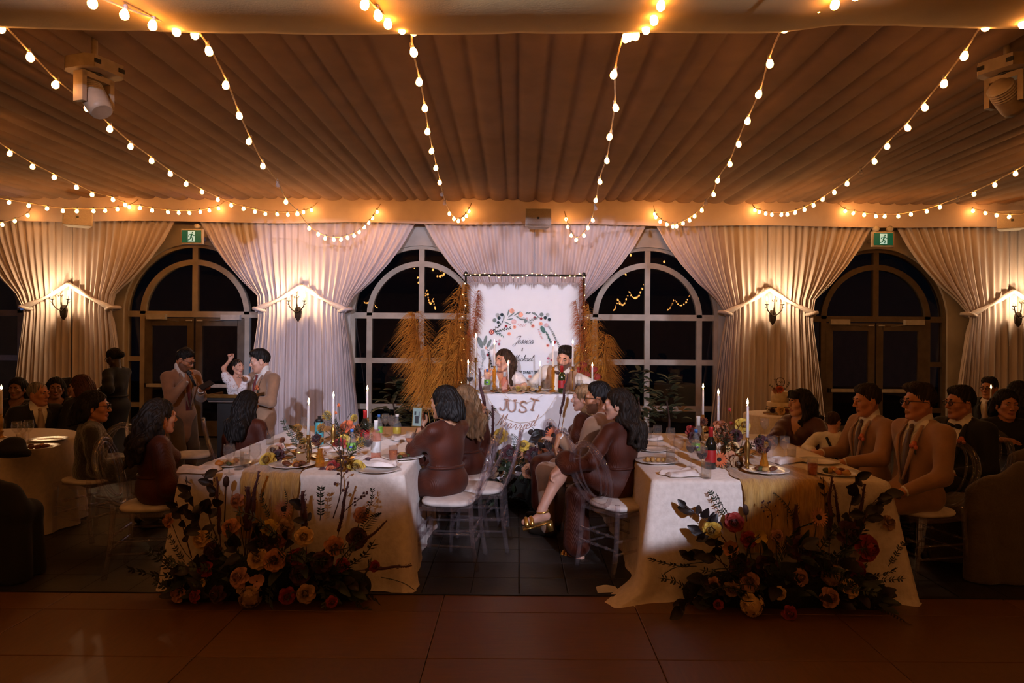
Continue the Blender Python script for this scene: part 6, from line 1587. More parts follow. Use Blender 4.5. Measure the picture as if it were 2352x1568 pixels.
def budvase(m=None):
    r = empty('bud_vase'); b = MB(); b.lathe([(.0001, 0), (.030, 0), (.033, .015), (.030, .06), (.017, .10), (.017, .125), (.021, .13), (.018, .13), (.014, .10), (.0001, .02)], 18); b.build('vase', m or M_amber, r)
    rn = random.Random(3)
    for i, (k, c) in enumerate((('mum', 'rust'), ('mum', 'gold'), ('rose', 'wine'))):
        p = Vector((rn.uniform(-.03, .03), rn.uniform(-.03, .03), .16+.02*i)); s = MB(); s.tube([(0, 0, .05), p], .002, 4); s.build('stem', M_stem, r); link(k, fmesh(k, c), r, p, face_to((rn.uniform(-.4, .4), -.7, .8)), .8)
    return r
put('bv', budvase, *at(1755, 1082), 'amber bud vase with rust blooms near the end of the right table', 'vase', 'bud vases'); put('bv', budvase, *at(735, 1072), 'amber bud vase beside the nearest candle of the left table', 'vase', 'bud vases')
# --- table flower arrangements
def centrepiece(px, py, label, flowers, greens_n, seed, vase_m=None):
    x, y = onT(px, py); r = empty('flower_centrepiece', (x, y, TZ), label=label, cat='flowers', group='table flower arrangements'); rn = random.Random(seed)
    b = MB(); b.lathe([(.0001, 0), (.05, 0), (.052, .008), (.018, .02), (.016, .04), (.05, .06), (.075, .09), (.072, .09), (.04, .07), (.0001, .06)], 20); b.build('compote_vase', vase_m or M_brass, r)
    o = Vector(r.location)
    for (k, c, qx, qy, D, s) in flowers:
        p = W(qx, qy, D) - o; st = MB(); st.tube(spline([(0, 0, .05), (p.x*.6, p.y*.5, p.z*.6), p], 4), .0022, 4); st.build('stem', M_stem, r); link(k, fmesh(k, c), r, p, face_to((rn.uniform(-.35, .35), -.9, rn.uniform(.15, .7)), rn.uniform(0, 3)), s)
    for i in range(greens_n):
        a = rn.uniform(0, 6.28); k = rn.choice(['fern', 'sprig', 'leafg', 'leaf', 'sprig']); d = Vector((math.cos(a), math.sin(a)*.8, rn.uniform(.2, 1.3))); q = Vector((math.cos(a)*.03, math.sin(a)*.03, .07 + rn.uniform(0, .05)))
        link(FNAME[k], green(k), r, q, face_to(d, rn.uniform(0, 6)) if k not in ('leaf', 'leafg') else Euler((rn.uniform(-.2, 1.0), 0, a-1.57)), rn.uniform(.6, 1.0))
    return r
centrepiece(690, 1062, 'low bouquet of yellow daisies and roses beside the nearest candle of the left table', [('rose', 'yellow', 615, 1058, 4.95, 1.35), ('mum', 'gold', 684, 985, 5.6, 1.1), ('mum', 'gold', 690, 1003, 5.5, 1.0), ('mum', 'yellow', 698, 1015, 5.3, .9), ('rose', 'tanf', 627, 1035, 5.2, 1.0), ('rose', 'blush', 640, 1030, 5.3, .9), ('rose', 'wine', 640, 1045, 5.0, 1.0), ('mum', 'rust', 650, 1012, 5.5, .8)], 7, 3)
centrepiece(790, 1080, 'bouquet with a yellow rose and dark leaves at the end of the left table', [('rose', 'yellow', 817, 1076, 4.78, 1.4), ('rose', 'peach', 789, 1087, 4.74, 1.0), ('rose', 'red', 766, 1074, 4.82, 1.2), ('rose', 'wine', 772, 1088, 4.76, .9), ('rose', 'coral', 760, 1082, 4.78, .9), ('rose', 'wine', 742, 1088, 4.78, 1.0), ('rose', 'wine', 845, 1062, 5.0, .9)], 12, 5)
centrepiece(790, 1025, 'tall mixed bouquet of coral rose and yellow daisies behind the water bottle', [('mum', 'yellow', 753, 955, 6.0, 1.2), ('mum', 'yellow', 815, 962, 6.1, 1.1), ('rose', 'coral', 797, 983, 5.9, 1.5), ('mum', 'gold', 740, 982, 5.8, 1.1), ('rose', 'yellow', 790, 1010, 5.7, 1.1), ('rose', 'red', 780, 1020, 5.6, 1.2), ('mum', 'yellow', 830, 1015, 5.7, 1.2), ('rose', 'rust', 822, 985, 6.0, 1.0), ('mum', 'rust', 773, 990, 5.9, .9), ('orchid', 'coral', 778, 931, 6.1, .5), ('orchid', 'coral', 771, 949, 6.1, .5)], 12, 7)
centrepiece(1690, 1066, 'large rust and orange bouquet in a brass compote on the right table', [('rose', 'white', 1660, 1030, 5.2, 1.1), ('rose', 'cream', 1683, 1030, 5.1, 1.2), ('mum', 'rust', 1668, 1010, 5.2, 1.5), ('rose', 'rust', 1655, 985, 5.5, 1.5), ('rose', 'peach', 1652, 990, 5.3, 1.1), ('gerbera', 'coral', 1652, 1055, 4.95, 1.1), ('rose', 'wine', 1595, 1005, 5.6, 1.2), ('rose', 'red', 1588, 990, 5.7, 1.1), ('mum', 'rust', 1615, 968, 5.8, 1.1), ('rose', 'yellow', 1706, 977, 5.7, 1.4), ('rose', 'wine', 1690, 1000, 5.4, 1.1), ('rose', 'wine', 1752, 1020, 5.4, 1.5), ('mum', 'rust', 1745, 1032, 5.2, 1.1), ('rose', 'tanf', 1695, 1065, 4.95, 1.3), ('rose', 'tanf', 1667, 1068, 4.95, .9), ('mum', 'gold', 1600, 1020, 5.5, 1.0), ('orchid', 'cream', 1620, 985, 5.7, .9), ('rose', 'peach', 1680, 1050, 5.0, 1.0), ('orchid', 'red', 1675, 942, 5.9, .6), ('orchid', 'red', 1679, 972, 5.8, .6)], 16, 9)
# --- sweetheart table
for i, (px, pyt, hh, ch, st, m, lb) in enumerate(((1092, 783, .36, .21, 1, None, 'tallest taper on a thin brass stick at the left of the sweetheart table'), (1135, 803, .27, .23, 2, M_amber, 'taper in amber glass holder beside the water bottle'), (1167, 846, .07, .21, 0, None, 'short lit taper in front of the bride'), (1240, 846, .07, .21, 0, None, 'short lit taper between bride and groom'),
        (1270, 806, .27, .22, 2, M_amber, 'taper in amber glass holder beside the red labelled bottle'), (1315, 801, .27, .24, 1, None, 'tall taper in brass holder in front of the groom'), (1360, 848, .07, .20, 0, None, 'short lit taper at the right end of the sweetheart table'), (1050, 845, .07, .22, 0, None, 'short lit taper at the left end of the sweetheart table'))):
    D = 7.22 + .05*(i % 3); x = min(.90, max(-.53, W(px, 900, D).x)); put('hc%d' % i, lambda: mk_candle(hh, ch, m, True, st), x, D, HZ+.012, lb, 'candle', 'taper candles in holders')
def onH(px, D=7.25): return W(px, 900, D).x, D, HZ+.012
put('wtb', mk_waterbottle, *onH(1119, 7.2), 'water bottle with green label in front of the bride', 'bottle', 'bottles on the tables')
put('hrb', lambda: mk_bottle(M_rosew, None, None, foil=M_wlab, h=.21), *onH(1159, 7.2), 'squat rose wine bottle in front of the bride', 'bottle', 'bottles on the tables')
put('hwb', lambda: mk_bottle(M_green_b, M_redlab, None, foil=M_redlab, h=.28), *onH(1290, 7.17), 'green wine bottle with red label in front of the groom', 'bottle', 'bottles on the tables')
put('gwgr', mkg('wgr'), *onH(1079, 7.25), 'red wine glass at the left end of the sweetheart table', 'glass', gl); put('gtb', mkg('tb'), *onH(1255, 7.4), 'tumbler in front of the groom', 'glass', gl); put('gtb', mkg('tb'), *onH(1332, 7.35), 'tumbler at the right of the sweetheart table', 'glass', gl)
def bowl():
    r = empty('glass_bowl'); b = MB(); b.lathe([(.0001, 0), (.06, 0), (.12, .05), (.125, .08), (.12, .08), (.115, .05), (.055, .008), (.0001, .008)], 24); b.build('bowl', M_glass, r); return r
put('bowl', bowl, *onH(1205, 7.42), 'clear glass bowl between bride and groom', 'bowl', None)
put('pl', mk_plate, *onH(1238, 7.47), 'plate in front of the groom on the sweetheart table', 'plate', pg)
def nose(px, lb, fl, sd):
    x, y, z = onH(px, 7.2); r = empty('flower_cluster', (x, y, z), label=lb, cat='flowers', group='table flower arrangements'); rn = random.Random(sd)
    for (k, c, dx, dz, s) in fl: link(k, fmesh(k, c), r, (dx, rn.uniform(-.02, .03), dz), face_to((rn.uniform(-.3, .3), -.8, .6)), s)
    for i in range(6): link('leaf', green('leafg'), r, (rn.uniform(-.08, .08), 0, .012), (rn.uniform(0, .6), 0, rn.uniform(0, 6)), .6)
nose(1203, 'low cluster of pale green and gold blooms at the centre of the sweetheart table', [('mum', 'yellow', -.06, .03, .9), ('mum', 'cream', 0, .035, .9), ('mum', 'gold', .05, .03, .9), ('mum', 'cream', .09, .025, .7), ('rose', 'tanf', -.1, .03, .7)], 3)
nose(1142, 'small cluster of tan blooms by the amber candle holder', [('mum', 'gold', -.02, .02, .6), ('rose', 'tanf', .03, .02, .6)], 4)

# ================================================================ big floor arrangements at the table ends
def floor_flowers(rootpx, D, label, fl, gr_, br, seed, cx, w, h, fan):
    base = W(*rootpx, D); r = empty('floor_arrangement', (base.x, D, .006), label=label, cat='flowers', group='floor flower arrangements'); rn = random.Random(seed); o = Vector(r.location)
    # moss mound
    S_ = Sdf(); 
    for i in range(9):
        x = (i-4)*w/9; S_.ell((x, .05 + .03*rn.uniform(-1, 1), .05 + h*.13*math.exp(-(x/(w*.35))**2)), (w/9*1.1, .10, .08 + h*.12*math.exp(-(x/(w*.4))**2)), None, .05)
    link('moss_base', S_.mesh('moss_base', mat('dark_moss', (.016, .015, .009), .95, nscale=30, bump=1.0, bscale=50, col2=(.008, .008, .005)), .02), r)
    for (k, c, px, py, dd, s) in fl:
        p = W(px, py, dd); p.z = max(p.z, .045*s); d = Vector(((px-cx)/350 + rn.uniform(-.2, .2), -1, rn.uniform(0, .55))); link(k, fmesh(k, c), r, p-o, face_to(d, rn.uniform(0, 3)), s*1.12)
        if p.z > .30:
            st = MB(); q = p-o; st.tube(spline([(q.x*.55, q.y*.5+.03, .10), (q.x*.85, q.y*.8+.03, q.z*.55), q + Vector((0, .02, 0))], 4), .0028, 4); st.build('stem', M_stem, r)
    for (k, px, py, qx, qy, dd, s) in gr_:
        a, b_ = W(px, py, dd+.02), W(qx, qy, dd); link(FNAME[k], green(k), r, a-o, face_to(b_-a, rn.uniform(0, 6)), s)
    for i, (pts, nl, ls, kd) in enumerate(br): branch(r, [W(px, py, dd) for (px, py, dd) in pts], nl, ls, kd, seed*10+i)
    # filler foliage, dense and dark
    for i in range(fan):
        t = rn.uniform(-1, 1); hh = h*(1-abs(t)**1.6*.75)*rn.uniform(.15, .95); q = Vector((t*w*.5, rn.uniform(-.10, .06), max(.05, hh*.75))); k = rn.choice(['leaf', 'leaf', 'leaf', 'leafg', 'leafg', 'sprig'])
        d = Vector((t*.9 + rn.uniform(-.5, .5), -.6 + rn.uniform(-.3, .3), rn.uniform(-.2, 1.0)))
        if k in ('leaf', 'leafg'):
            dn = d.normalized(); nr = Vector((rn.uniform(-.4, .4), -.8, .7)); x = dn.cross(nr).normalized(); z = x.cross(dn); e = Matrix((x, dn, z)).transposed().to_euler()
        else: e = face_to(d, rn.uniform(0, 6))
        link(FNAME[k], green(k), r, q, e, rn.uniform(.8, 1.5))
    return r
A = 4.38
fl = [('rose', 'peach', 545, 1150, 4.52, .95), ('gerbera', 'peach', 652, 1168, 4.45, 1.1), ('rose', 'peach', 530, 1212, 4.42, 1.15), ('rose', 'cream', 463, 1238, 4.40, 1.2), ('rose', 'yellow', 618, 1213, 4.40, 1.1), ('rose', 'tanf', 655, 1212, 4.42, 1.1), ('rose', 'cream', 698, 1232, 4.38, 1.15), ('rose', 'peach', 767, 1254, 4.38, 1.2), ('rose', 'cream', 592, 1283, 4.30, 1.25), ('rose', 'peach', 630, 1286, 4.28, 1.3), ('rose', 'red', 683, 1280, 4.32, 1.1), ('rose', 'wine', 488, 1265, 4.36, 1.2),
      ('rose', 'blush', 550, 1326, 4.24, 1.2), ('rose', 'red', 472, 1308, 4.30, 1.1), ('hydrangea', 'tanf', 575, 1370, 4.22, .95), ('rose', 'red', 660, 1368, 4.22, 1.0), ('rose', 'tanf', 703, 1363, 4.22, 1.1), ('rose', 'red', 448, 1368, 4.24, .8), ('rose', 'blush', 410, 1362, 4.30, 1.1), ('rose', 'red', 786, 1298, 4.36, .9), ('rose', 'peach', 830, 1182, 4.48, 1.0), ('rose', 'peach', 388, 1195, 4.50, .9), ('rose', 'wine', 600, 1250, 4.36, 1.5), ('rose', 'wine', 740, 1290, 4.34, 1.3), ('rose', 'rust', 640, 1240, 4.40, 1.0), ('rose', 'wine', 820, 1235, 4.44, 1.3), ('rose', 'red', 762, 1382, 4.22, .7), ('rose', 'wine', 500, 1365, 4.24, 1.1), ('rose', 'wine', 690, 1320, 4.28, 1.2), ('orchid', 'tanf', 555, 1345, 4.24, 1.3), ('rose', 'red', 860, 1300, 4.4, .7), ('orchid', 'blush', 590, 1335, 4.24, 1.4), ('orchid', 'yellow', 470, 1336, 4.26, .8)]
gr_ = [('spike', 505, 1225, 497, 1095, 4.46, 1.1), ('spike', 575, 1215, 592, 1085, 4.44, 1.15), ('spike', 778, 1220, 798, 1112, 4.46, 1.0), ('spike', 815, 1262, 876, 1208, 4.42, .85), ('spike', 840, 1308, 905, 1302, 4.38, .9), ('teasel', 519, 1118, 520, 1095, 4.46, 1.3), ('berry', 765, 1190, 800, 1110, 4.46, 1.35), ('berry', 790, 1175, 850, 1120, 4.46, 1.0), ('fspike', 566, 1215, 572, 1125, 4.47, 1.3), ('sprig', 735, 1195, 742, 1110, 4.47, 1.0), ('sprig', 840, 1190, 855, 1150, 4.45, .8), ('sprig', 875, 1325, 935, 1330, 4.36, .9), ('sprig', 425, 1290, 400, 1260, 4.35, .8), ('sprig', 410, 1330, 395, 1300, 4.33, .8), ('fern', 650, 1200, 672, 1160, 4.44, .7), ('fern', 820, 1240, 850, 1165, 4.44, .9), ('fspike', 700, 1210, 696, 1150, 4.45, 1.1), ('sprig', 620, 1195, 600, 1150, 4.46, .8)]
br = [([(470, 1250, 4.42), (450, 1190, 4.46), (440, 1140, 4.48), (425, 1100, 4.47)], 9, 1.05, 'leaf'), ([(500, 1240, 4.42), (480, 1180, 4.45), (495, 1130, 4.48), (465, 1090, 4.47)], 9, 1.0, 'leaf'), ([(440, 1280, 4.40), (420, 1210, 4.44), (405, 1150, 4.47)], 8, 1.05, 'leaf'), ([(480, 1250, 4.4), (455, 1200, 4.42), (470, 1150, 4.44)], 7, 1.0, 'leaf'), ([(690, 1240, 4.4), (700, 1190, 4.44), (690, 1150, 4.47)], 6, .9, 'leaf')]
floor_flowers((615, 1380), A, 'floor bouquet of peach roses, hydrangea and amaranth spikes at the left table', fl, gr_, br, 4, 625, 1.15, .62, 150)
fl = [('rose', 'red', 1686, 1199, 4.42, 1.2), ('rose', 'yellow', 1635, 1217, 4.38, 1.15), ('orchid', 'yellow', 1746, 1234, 4.38, 1.3), ('anemone', 'peach', 1678, 1258, 4.34, 1.2), ('gerbera', 'peach', 1880, 1188, 4.42, 1.1), ('rose', 'tanf', 2040, 1200, 4.46, 1.0), ('rose', 'red', 1970, 1309, 4.30, 1.1), ('hydrangea', 'tanf', 1910, 1320, 4.28, .95), ('hydrangea', 'cream', 1727, 1388, 4.18, 1.0), ('rose', 'blush', 1722, 1336, 4.26, 1.2), ('rose', 'blush', 1836, 1326, 4.28, 1.1), ('rose', 'cream', 1953, 1350, 4.24, 1.15), ('rose', 'blush', 1905, 1372, 4.22, 1.2), ('rose', 'tanf', 1680, 1352, 4.24, .95), ('rose', 'red', 1813, 1411, 4.14, .9), ('rose', 'blush', 1640, 1340, 4.28, .8), ('rose', 'cream', 1790, 1362, 4.24, .8), ('rose', 'wine', 1760, 1300, 4.30, 1.4), ('rose', 'wine', 1840, 1260, 4.36, 1.5), ('rose', 'blush', 1785, 1230, 4.42, .8), ('rose', 'red', 1990, 1258, 4.36, 1.7), ('rose', 'wine', 1950, 1225, 4.40, 1.6), ('rose', 'red', 1650, 1388, 4.18, .6), ('rose', 'wine', 1870, 1300, 4.32, 1.2), ('orchid', 'tanf', 1885, 1238, 4.4, .8), ('rose', 'wine', 1700, 1300, 4.30, 1.3), ('rose', 'red', 1720, 1238, 4.4, 1.0)]
gr_ = [('teasel', 1714, 1182, 1712, 1165, 4.44, 1.3), ('spike', 1905, 1240, 1908, 1095, 4.44, 1.25), ('spike', 1955, 1250, 1988, 1115, 4.44, 1.2), ('spike', 1930, 1215, 1918, 1130, 4.46, .9), ('sprig', 1668, 1190, 1640, 1150, 4.42, .8), ('sprig', 1690, 1200, 1640, 1155, 4.42, .9), ('sprig', 1600, 1300, 1540, 1305, 4.34, 1.2), ('sprig', 1620, 1290, 1560, 1290, 4.34, 1.1), ('fern', 1830, 1210, 1822, 1165, 4.46, .9), ('sprig', 2040, 1300, 2060, 1270, 4.38, .8), ('fern', 2010, 1395, 2110, 1412, 4.12, .8), ('sprig', 1810, 1215, 1800, 1170, 4.44, .8), ('fspike', 1830, 1240, 1828, 1175, 4.44, 1.1), ('berry', 1770, 1220, 1785, 1180, 4.45, .8)]
br = [([(1680, 1260, 4.36), (1640, 1210, 4.38), (1600, 1180, 4.40), (1570, 1160, 4.40)], 8, 1.0, 'leaf'), ([(1680, 1280, 4.34), (1640, 1240, 4.36), (1600, 1215, 4.38)], 8, 1.1, 'leaf'), ([(1670, 1300, 4.32), (1620, 1270, 4.34), (1570, 1285, 4.36)], 8, 1.1, 'leaf'), ([(1960, 1260, 4.38), (1950, 1190, 4.42), (1960, 1130, 4.44), (1970, 1090, 4.45)], 10, 1.1, 'leaf'), ([(1970, 1250, 4.38), (1990, 1180, 4.42), (2020, 1140, 4.44), (2050, 1132, 4.45)], 9, 1.1, 'leaf'), ([(1960, 1260, 4.38), (1985, 1200, 4.42), (2010, 1165, 4.44)], 7, 1.1, 'leaf'), ([(1600, 1370, 4.20), (1580, 1385, 4.16), (1560, 1400, 4.12)], 6, 1.2, 'leaf'), ([(1900, 1215, 4.42), (1895, 1150, 4.46), (1890, 1095, 4.47)], 5, .8, 'leaf')]
floor_flowers((1810, 1410), 4.32, 'floor bouquet with cream hydrangea, anemone and dark branches at the right table', fl, gr_, br, 6, 1810, 1.15, .60, 150)
fl = [('rose', 'yellow', 1150, 1000, 6.80, 1.4), ('rose', 'yellow', 1203, 1023, 6.76, 1.1), ('rose', 'tanf', 1218, 1027, 6.78, .9), ('gerbera', 'coral', 1271, 1000, 6.72, 1.5), ('rose', 'peach', 1215, 1082, 6.70, 1.4), ('rose', 'tanf', 1232, 1078, 6.72, 1.1), ('rose', 'rust', 1248, 1045, 6.74, 1.3), ('rose', 'peach', 1190, 1045, 6.74, 1.0), ('rose', 'rust', 1280, 1040, 6.74, 1.2), ('rose', 'wine', 1170, 1040, 6.76, 1.5), ('rose', 'wine', 1225, 1045, 6.74, 1.6), ('rose', 'tanf', 1130, 1085, 6.72, 1.2), ('rose', 'wine', 1262, 1075, 6.72, 1.4), ('rose', 'yellow', 1092, 948, 6.85, 1.0), ('rose', 'peach', 1103, 938, 6.85, 1.1), ('mum', 'yellow', 1108, 965, 6.85, .9), ('mum', 'yellow', 1098, 962, 6.85, .8)]
gr_ = [('spike', 1116, 960, 1104, 880, 6.86, 1.5), ('spike', 1132, 1030, 1132, 965, 6.84, 1.3), ('spike', 1288, 950, 1297, 895, 6.84, 1.2), ('fern', 1200, 1050, 1190, 1020, 6.8, .8), ('fern', 1225, 1045, 1220, 1010, 6.8, .8), ('fern', 1255, 1040, 1252, 1000, 6.8, .9), ('fern', 1290, 1030, 1300, 1000, 6.8, .8), ('fspike', 1260, 1040, 1262, 990, 6.84, 1.4), ('sprig', 1110, 990, 1095, 960, 6.85, 1.0), ('sprig', 1105, 985, 1120, 960, 6.85, 1.0)]
floor_flowers((1210, 1170), 6.82, 'dark floor bouquet with yellow roses and orange gerbera before the sweetheart table', fl, gr_, [([(1240, 1080, 6.75), (1250, 1020, 6.8), (1255, 985, 6.84)], 8, 1.3, 'leaf'), ([(1200, 1080, 6.75), (1215, 1020, 6.8), (1225, 990, 6.84)], 8, 1.3, 'leaf')], 8, 1210, 1.0, .75, 110)
# pampas either side of the backdrop
def vase_floor(r, x, y):
    b = MB(); b.lathe([(.0001, 0), (.10, 0), (.13, .08), (.12, .22), (.07, .32), (.075, .36), (.07, .36), (.05, .3), (.0001, .1)], 24, (x-r.location.x, y-r.location.y, 0)); b.build('floor_vase', mat('dark_ceramic', (.05, .03, .02), .4), r)
pr = empty('pampas_arrangement', (-.98, 8.05, 0), label='tall golden pampas plumes left of the backdrop', cat='pampas grass', group='pampas beside the backdrop'); vase_floor(pr, -.98, 8.05)
for i, (tx, ty, L, wd_, n, m, D) in enumerate(((952, 722, .80, .34, 420, M_pam, 8.0), (1063, 652, 1.0, .30, 420, M_pam, 8.1), (1035, 745, .75, .32, 380, M_pam, 8.0), (985, 800, .60, .34, 320, M_pam, 7.95), (1062, 775, .70, .30, 320, M_pam, 7.9), (968, 850, .45, .28, 220, M_pam, 7.95), (1020, 835, .55, .30, 260, M_pam, 7.85), (1097, 668, .55, .11, 200, M_pamr, 7.95), (1080, 752, .40, .08, 140, M_pamr, 7.95))):
    pampas(pr, (-.98 + (.02*i if i < 7 else .30), 8.05, .34) if i < 7 else (-.62, 7.95, .5), W(tx, ty, D), L, m, 20+i, n, wd_*.8, .13)
pr = empty('pampas_arrangement', (.95, 8.1, .34), label='rust and golden pampas plumes right of the backdrop', cat='pampas grass', group='pampas beside the backdrop'); vase_floor(pr, .98, 8.1)
for i, (tx, ty, L, wd_, n, m, D) in enumerate(((1336, 640, .85, .09, 220, M_pamr, 8.0), (1322, 690, .80, .12, 240, M_pamr, 7.95), (1352, 700, .85, .12, 220, M_pam, 8.0), (1372, 735, .70, .20, 260, M_pam, 8.1), (1392, 770, .65, .26, 260, M_pam, 8.05), (1388, 830, .45, .26, 200, M_pam, 8.0), (1330, 790, .5, .16, 180, M_pam, 7.9))):
    pampas(pr, (.96, 8.1, .66), W(tx, ty, D), L, m, 40+i, n, wd_*.8, .12)
for i, (px, py) in enumerate(((1338, 838), (1345, 860), (1362, 848), (1370, 865), (1330, 850))): link('orchid', fmesh('orchid', 'red'), pr, W(px, py, 7.9) - Vector(pr.location), face_to((0, -1, .2)), 1.4)
# potted trees in the dark windows
def pot_tree(px, D, label, seed, top):
    x = W(px, 900, D).x; r = empty('potted_tree', (x, D, 0), label=label, cat='plant', group='dark potted trees by the windows'); rn = random.Random(seed)
    b = MB(); b.lathe([(.0001, 0), (.14, 0), (.18, .30), (.17, .30), (.14, .26), (.0001, .26)], 20); b.build('pot', M_black, r)
    b = MB(); b.tube(spline([(0, 0, .2), (.02, 0, .5), (-.02, .02, top*.7)], 5), [.02]*6 + [.012]*5, 6); b.build('trunk', M_twig, r)
    for i in range(70):
        a = rn.uniform(0, 6.28); h = rn.uniform(.45, 1)*top; q = rn.uniform(.02, .24)*math.sin(math.pi*min(.95, h/top)+.15); d = Vector((math.cos(a), math.sin(a), rn.uniform(-.2, .9))).normalized()
        nr = Vector((0, -.3, 1)); x_ = d.cross(nr).normalized(); z = x_.cross(d); link('leaf', green('leafg'), r, (q*math.cos(a), q*math.sin(a), h), Matrix((x_, d, z)).transposed().to_euler(), rn.uniform(1.2, 2.0))
pot_tree(905, 10.0, 'dark leafy potted tree in the window left of the pampas', 3, 1.1); pot_tree(1470, 9.6, 'dark leafy potted tree in the window right of the pampas', 5, 1.25); pot_tree(1535, 10.0, 'second dark potted tree in the right window', 7, 1.15); pot_tree(955, 9.6, 'second dark potted tree by the left pampas', 9, .95)

# ================================================================ cake, lectern and held things
ck = empty('wedding_cake', (3.30, 8.6, TZ), label='two tier ivory cake with fresh flowers and a ring topper', cat='cake')
M_ice = mat('buttercream', (.80, .64, .40), .6, nscale=20, bump=.15)
b = MB(); b.lathe([(.0001, 0), (.20, 0), (.20, .012), (.0001, .012)], 28); b.build('cake_board', M_brass, ck)
for (r_, z0, z1, nm) in ((.155, .012, .15, 'lower_tier'), (.105, .15, .285, 'upper_tier')):
    b = MB(); b.lathe([(.0001, z0), (r_, z0), (r_+.002, z1-.008), (r_-.008, z1), (.0001, z1)], 32); b.build(nm, M_ice, ck)
b = MB(); b.lathe([(.157, .085), (.160, .09), (.157, .096)], 32); b.build('ribbon', M_burg, ck)
for (k, c, x, y, z, s) in (('rose', 'coral', -.03, -.08, .31, 1.1), ('rose', 'peach', -.07, -.06, .295, .9), ('rose', 'cream', -.05, -.17, .055, 1.2), ('mum', 'rust', .02, -.17, .05, .9), ('mum', 'wine', -.14, -.13, .05, 1.0), ('rose', 'wine', .12, -.12, .17, 1.0), ('rose', 'rust', .15, -.09, .15, .9), ('rose', 'wine', -.02, -.05, .33, .8)): link(k, fmesh(k, c), ck, (x, y, z), face_to((x, -1, .5)), s)
for (x, z, an) in ((-.11, .33, .9), (-.08, .36, .4), (.05, .34, -.6), (-.16, .07, 1.2), (.16, .2, -.9), (.08, .05, -.4)): link('leaf_sprig', green('sprig'), ck, (x*.4, -.07, z-.05), (.1, -an, 0), .55)
b = MB(); b.tube([(.055*math.cos(t), -.02, .40 + .055*math.sin(t)) for t in [i*2*math.pi/24 for i in range(24)]], .004, 6, closed=True); b.tube([(0, -.02, .345), (0, -.02, .27)], .003, 5); tp = b.build('ring_topper', M_twig, ck)
b = MB(); b.tube(spline([(-.03, -.02, .395), (-.01, -.02, .41), (0, -.02, .39), (.02, -.02, .41), (.03, -.02, .395)], 4), .003, 5); b.build('topper_script', M_twig, tp)
lx = W(546, 900, 7.25).x
lc = empty('lectern', (lx, 7.22, 0), label='black lectern with gold trimmed sloping top beside the standing men', cat='lectern')
b = MB(); b.box((0, 0, .02), (.42, .38, .04)); b.build('base', M_black, lc); b = MB(); b.box((0, 0, .53), (.30, .24, .98)); b.build('column', M_black, lc)
b = MB(); b.box((0, 0, 1.045), (.46, .36, .035)); b.build('reading_top', M_black, lc); b = MB(); b.box((0, -.19, 1.075), (.46, .02, .035)); b.build('gold_trim', M_brass, lc); b = MB(); b.box((0, -.19, 1.018), (.42, .012, .012)); b.build('metal_strip', mat('steel', (.5, .48, .46), .3, metal=.9), lc)
for s in (-1, 1): b = MB(); b.box((s*.225, 0, 1.075), (.016, .36, .03)); b.build('gold_trim', M_brass, lc)
def handheld(name, make, loc, rotn, label, cat): o = make(); o.name = name; o.location = loc; o.rotation_euler = rotn; tag(o, label, cat); return o
def mk_mic():
    r = empty('microphone'); b = MB(); b.lathe([(.0001, -.13), (.012, -.13), (.014, -.05), (.017, .02), (.0001, .03)], 14); b.build('handle', M_black, r); b = MB(); b.sphere((0, 0, .035), (.026, .026, .03), 14, 9); b.build('grille', mat('mic_mesh', (.05, .05, .05), .4, metal=.7, nscale=200, bump=.5), r); b = MB(); b.lathe([(.018, .012), (.027, .018), (.027, .026), (.02, .028)], 14); b.build('collar', M_black, r); return r
handheld('microphone', mk_mic, W(437, 862, 7.33), (.25, -.35, 0), 'black handheld microphone at the speaker mouth', 'microphone')
def mk_phone(glowing):
    r = empty('smartphone'); b = MB(); b.box((0, 0, 0), (.075, .010, .155)); b.build('case', M_brass if glowing else M_black, r)
    b = MB(); b.box((0, -.0056, 0), (.066, .002, .144)); sc = b.build('screen', glow('phone_screen', (.35, .42, .45), .55) if glowing else M_black, r)
    if glowing:
        for i, (x, z, w_, h_, c) in enumerate(((0, -.02, .03, .06, M_black), (-.015, .03, .014, .03, M_black), (.016, .02, .01, .05, mat('screen_grey', (.1, .11, .12), .5)))): b = MB(); b.box((x, -.0072, z), (w_, .0006, h_)); b.build('picture', c, sc)
    return r
handheld('smartphone', lambda: mk_phone(True), W(958, 957, 5.48), (.05, .06, .05), 'smartphone with lit screen held up by the filming woman', 'phone')
handheld('smartphone', lambda: mk_phone(False), W(474, 884, 7.38), (-1.1, .5, -.3), 'dark smartphone in the speaker hand', 'phone')
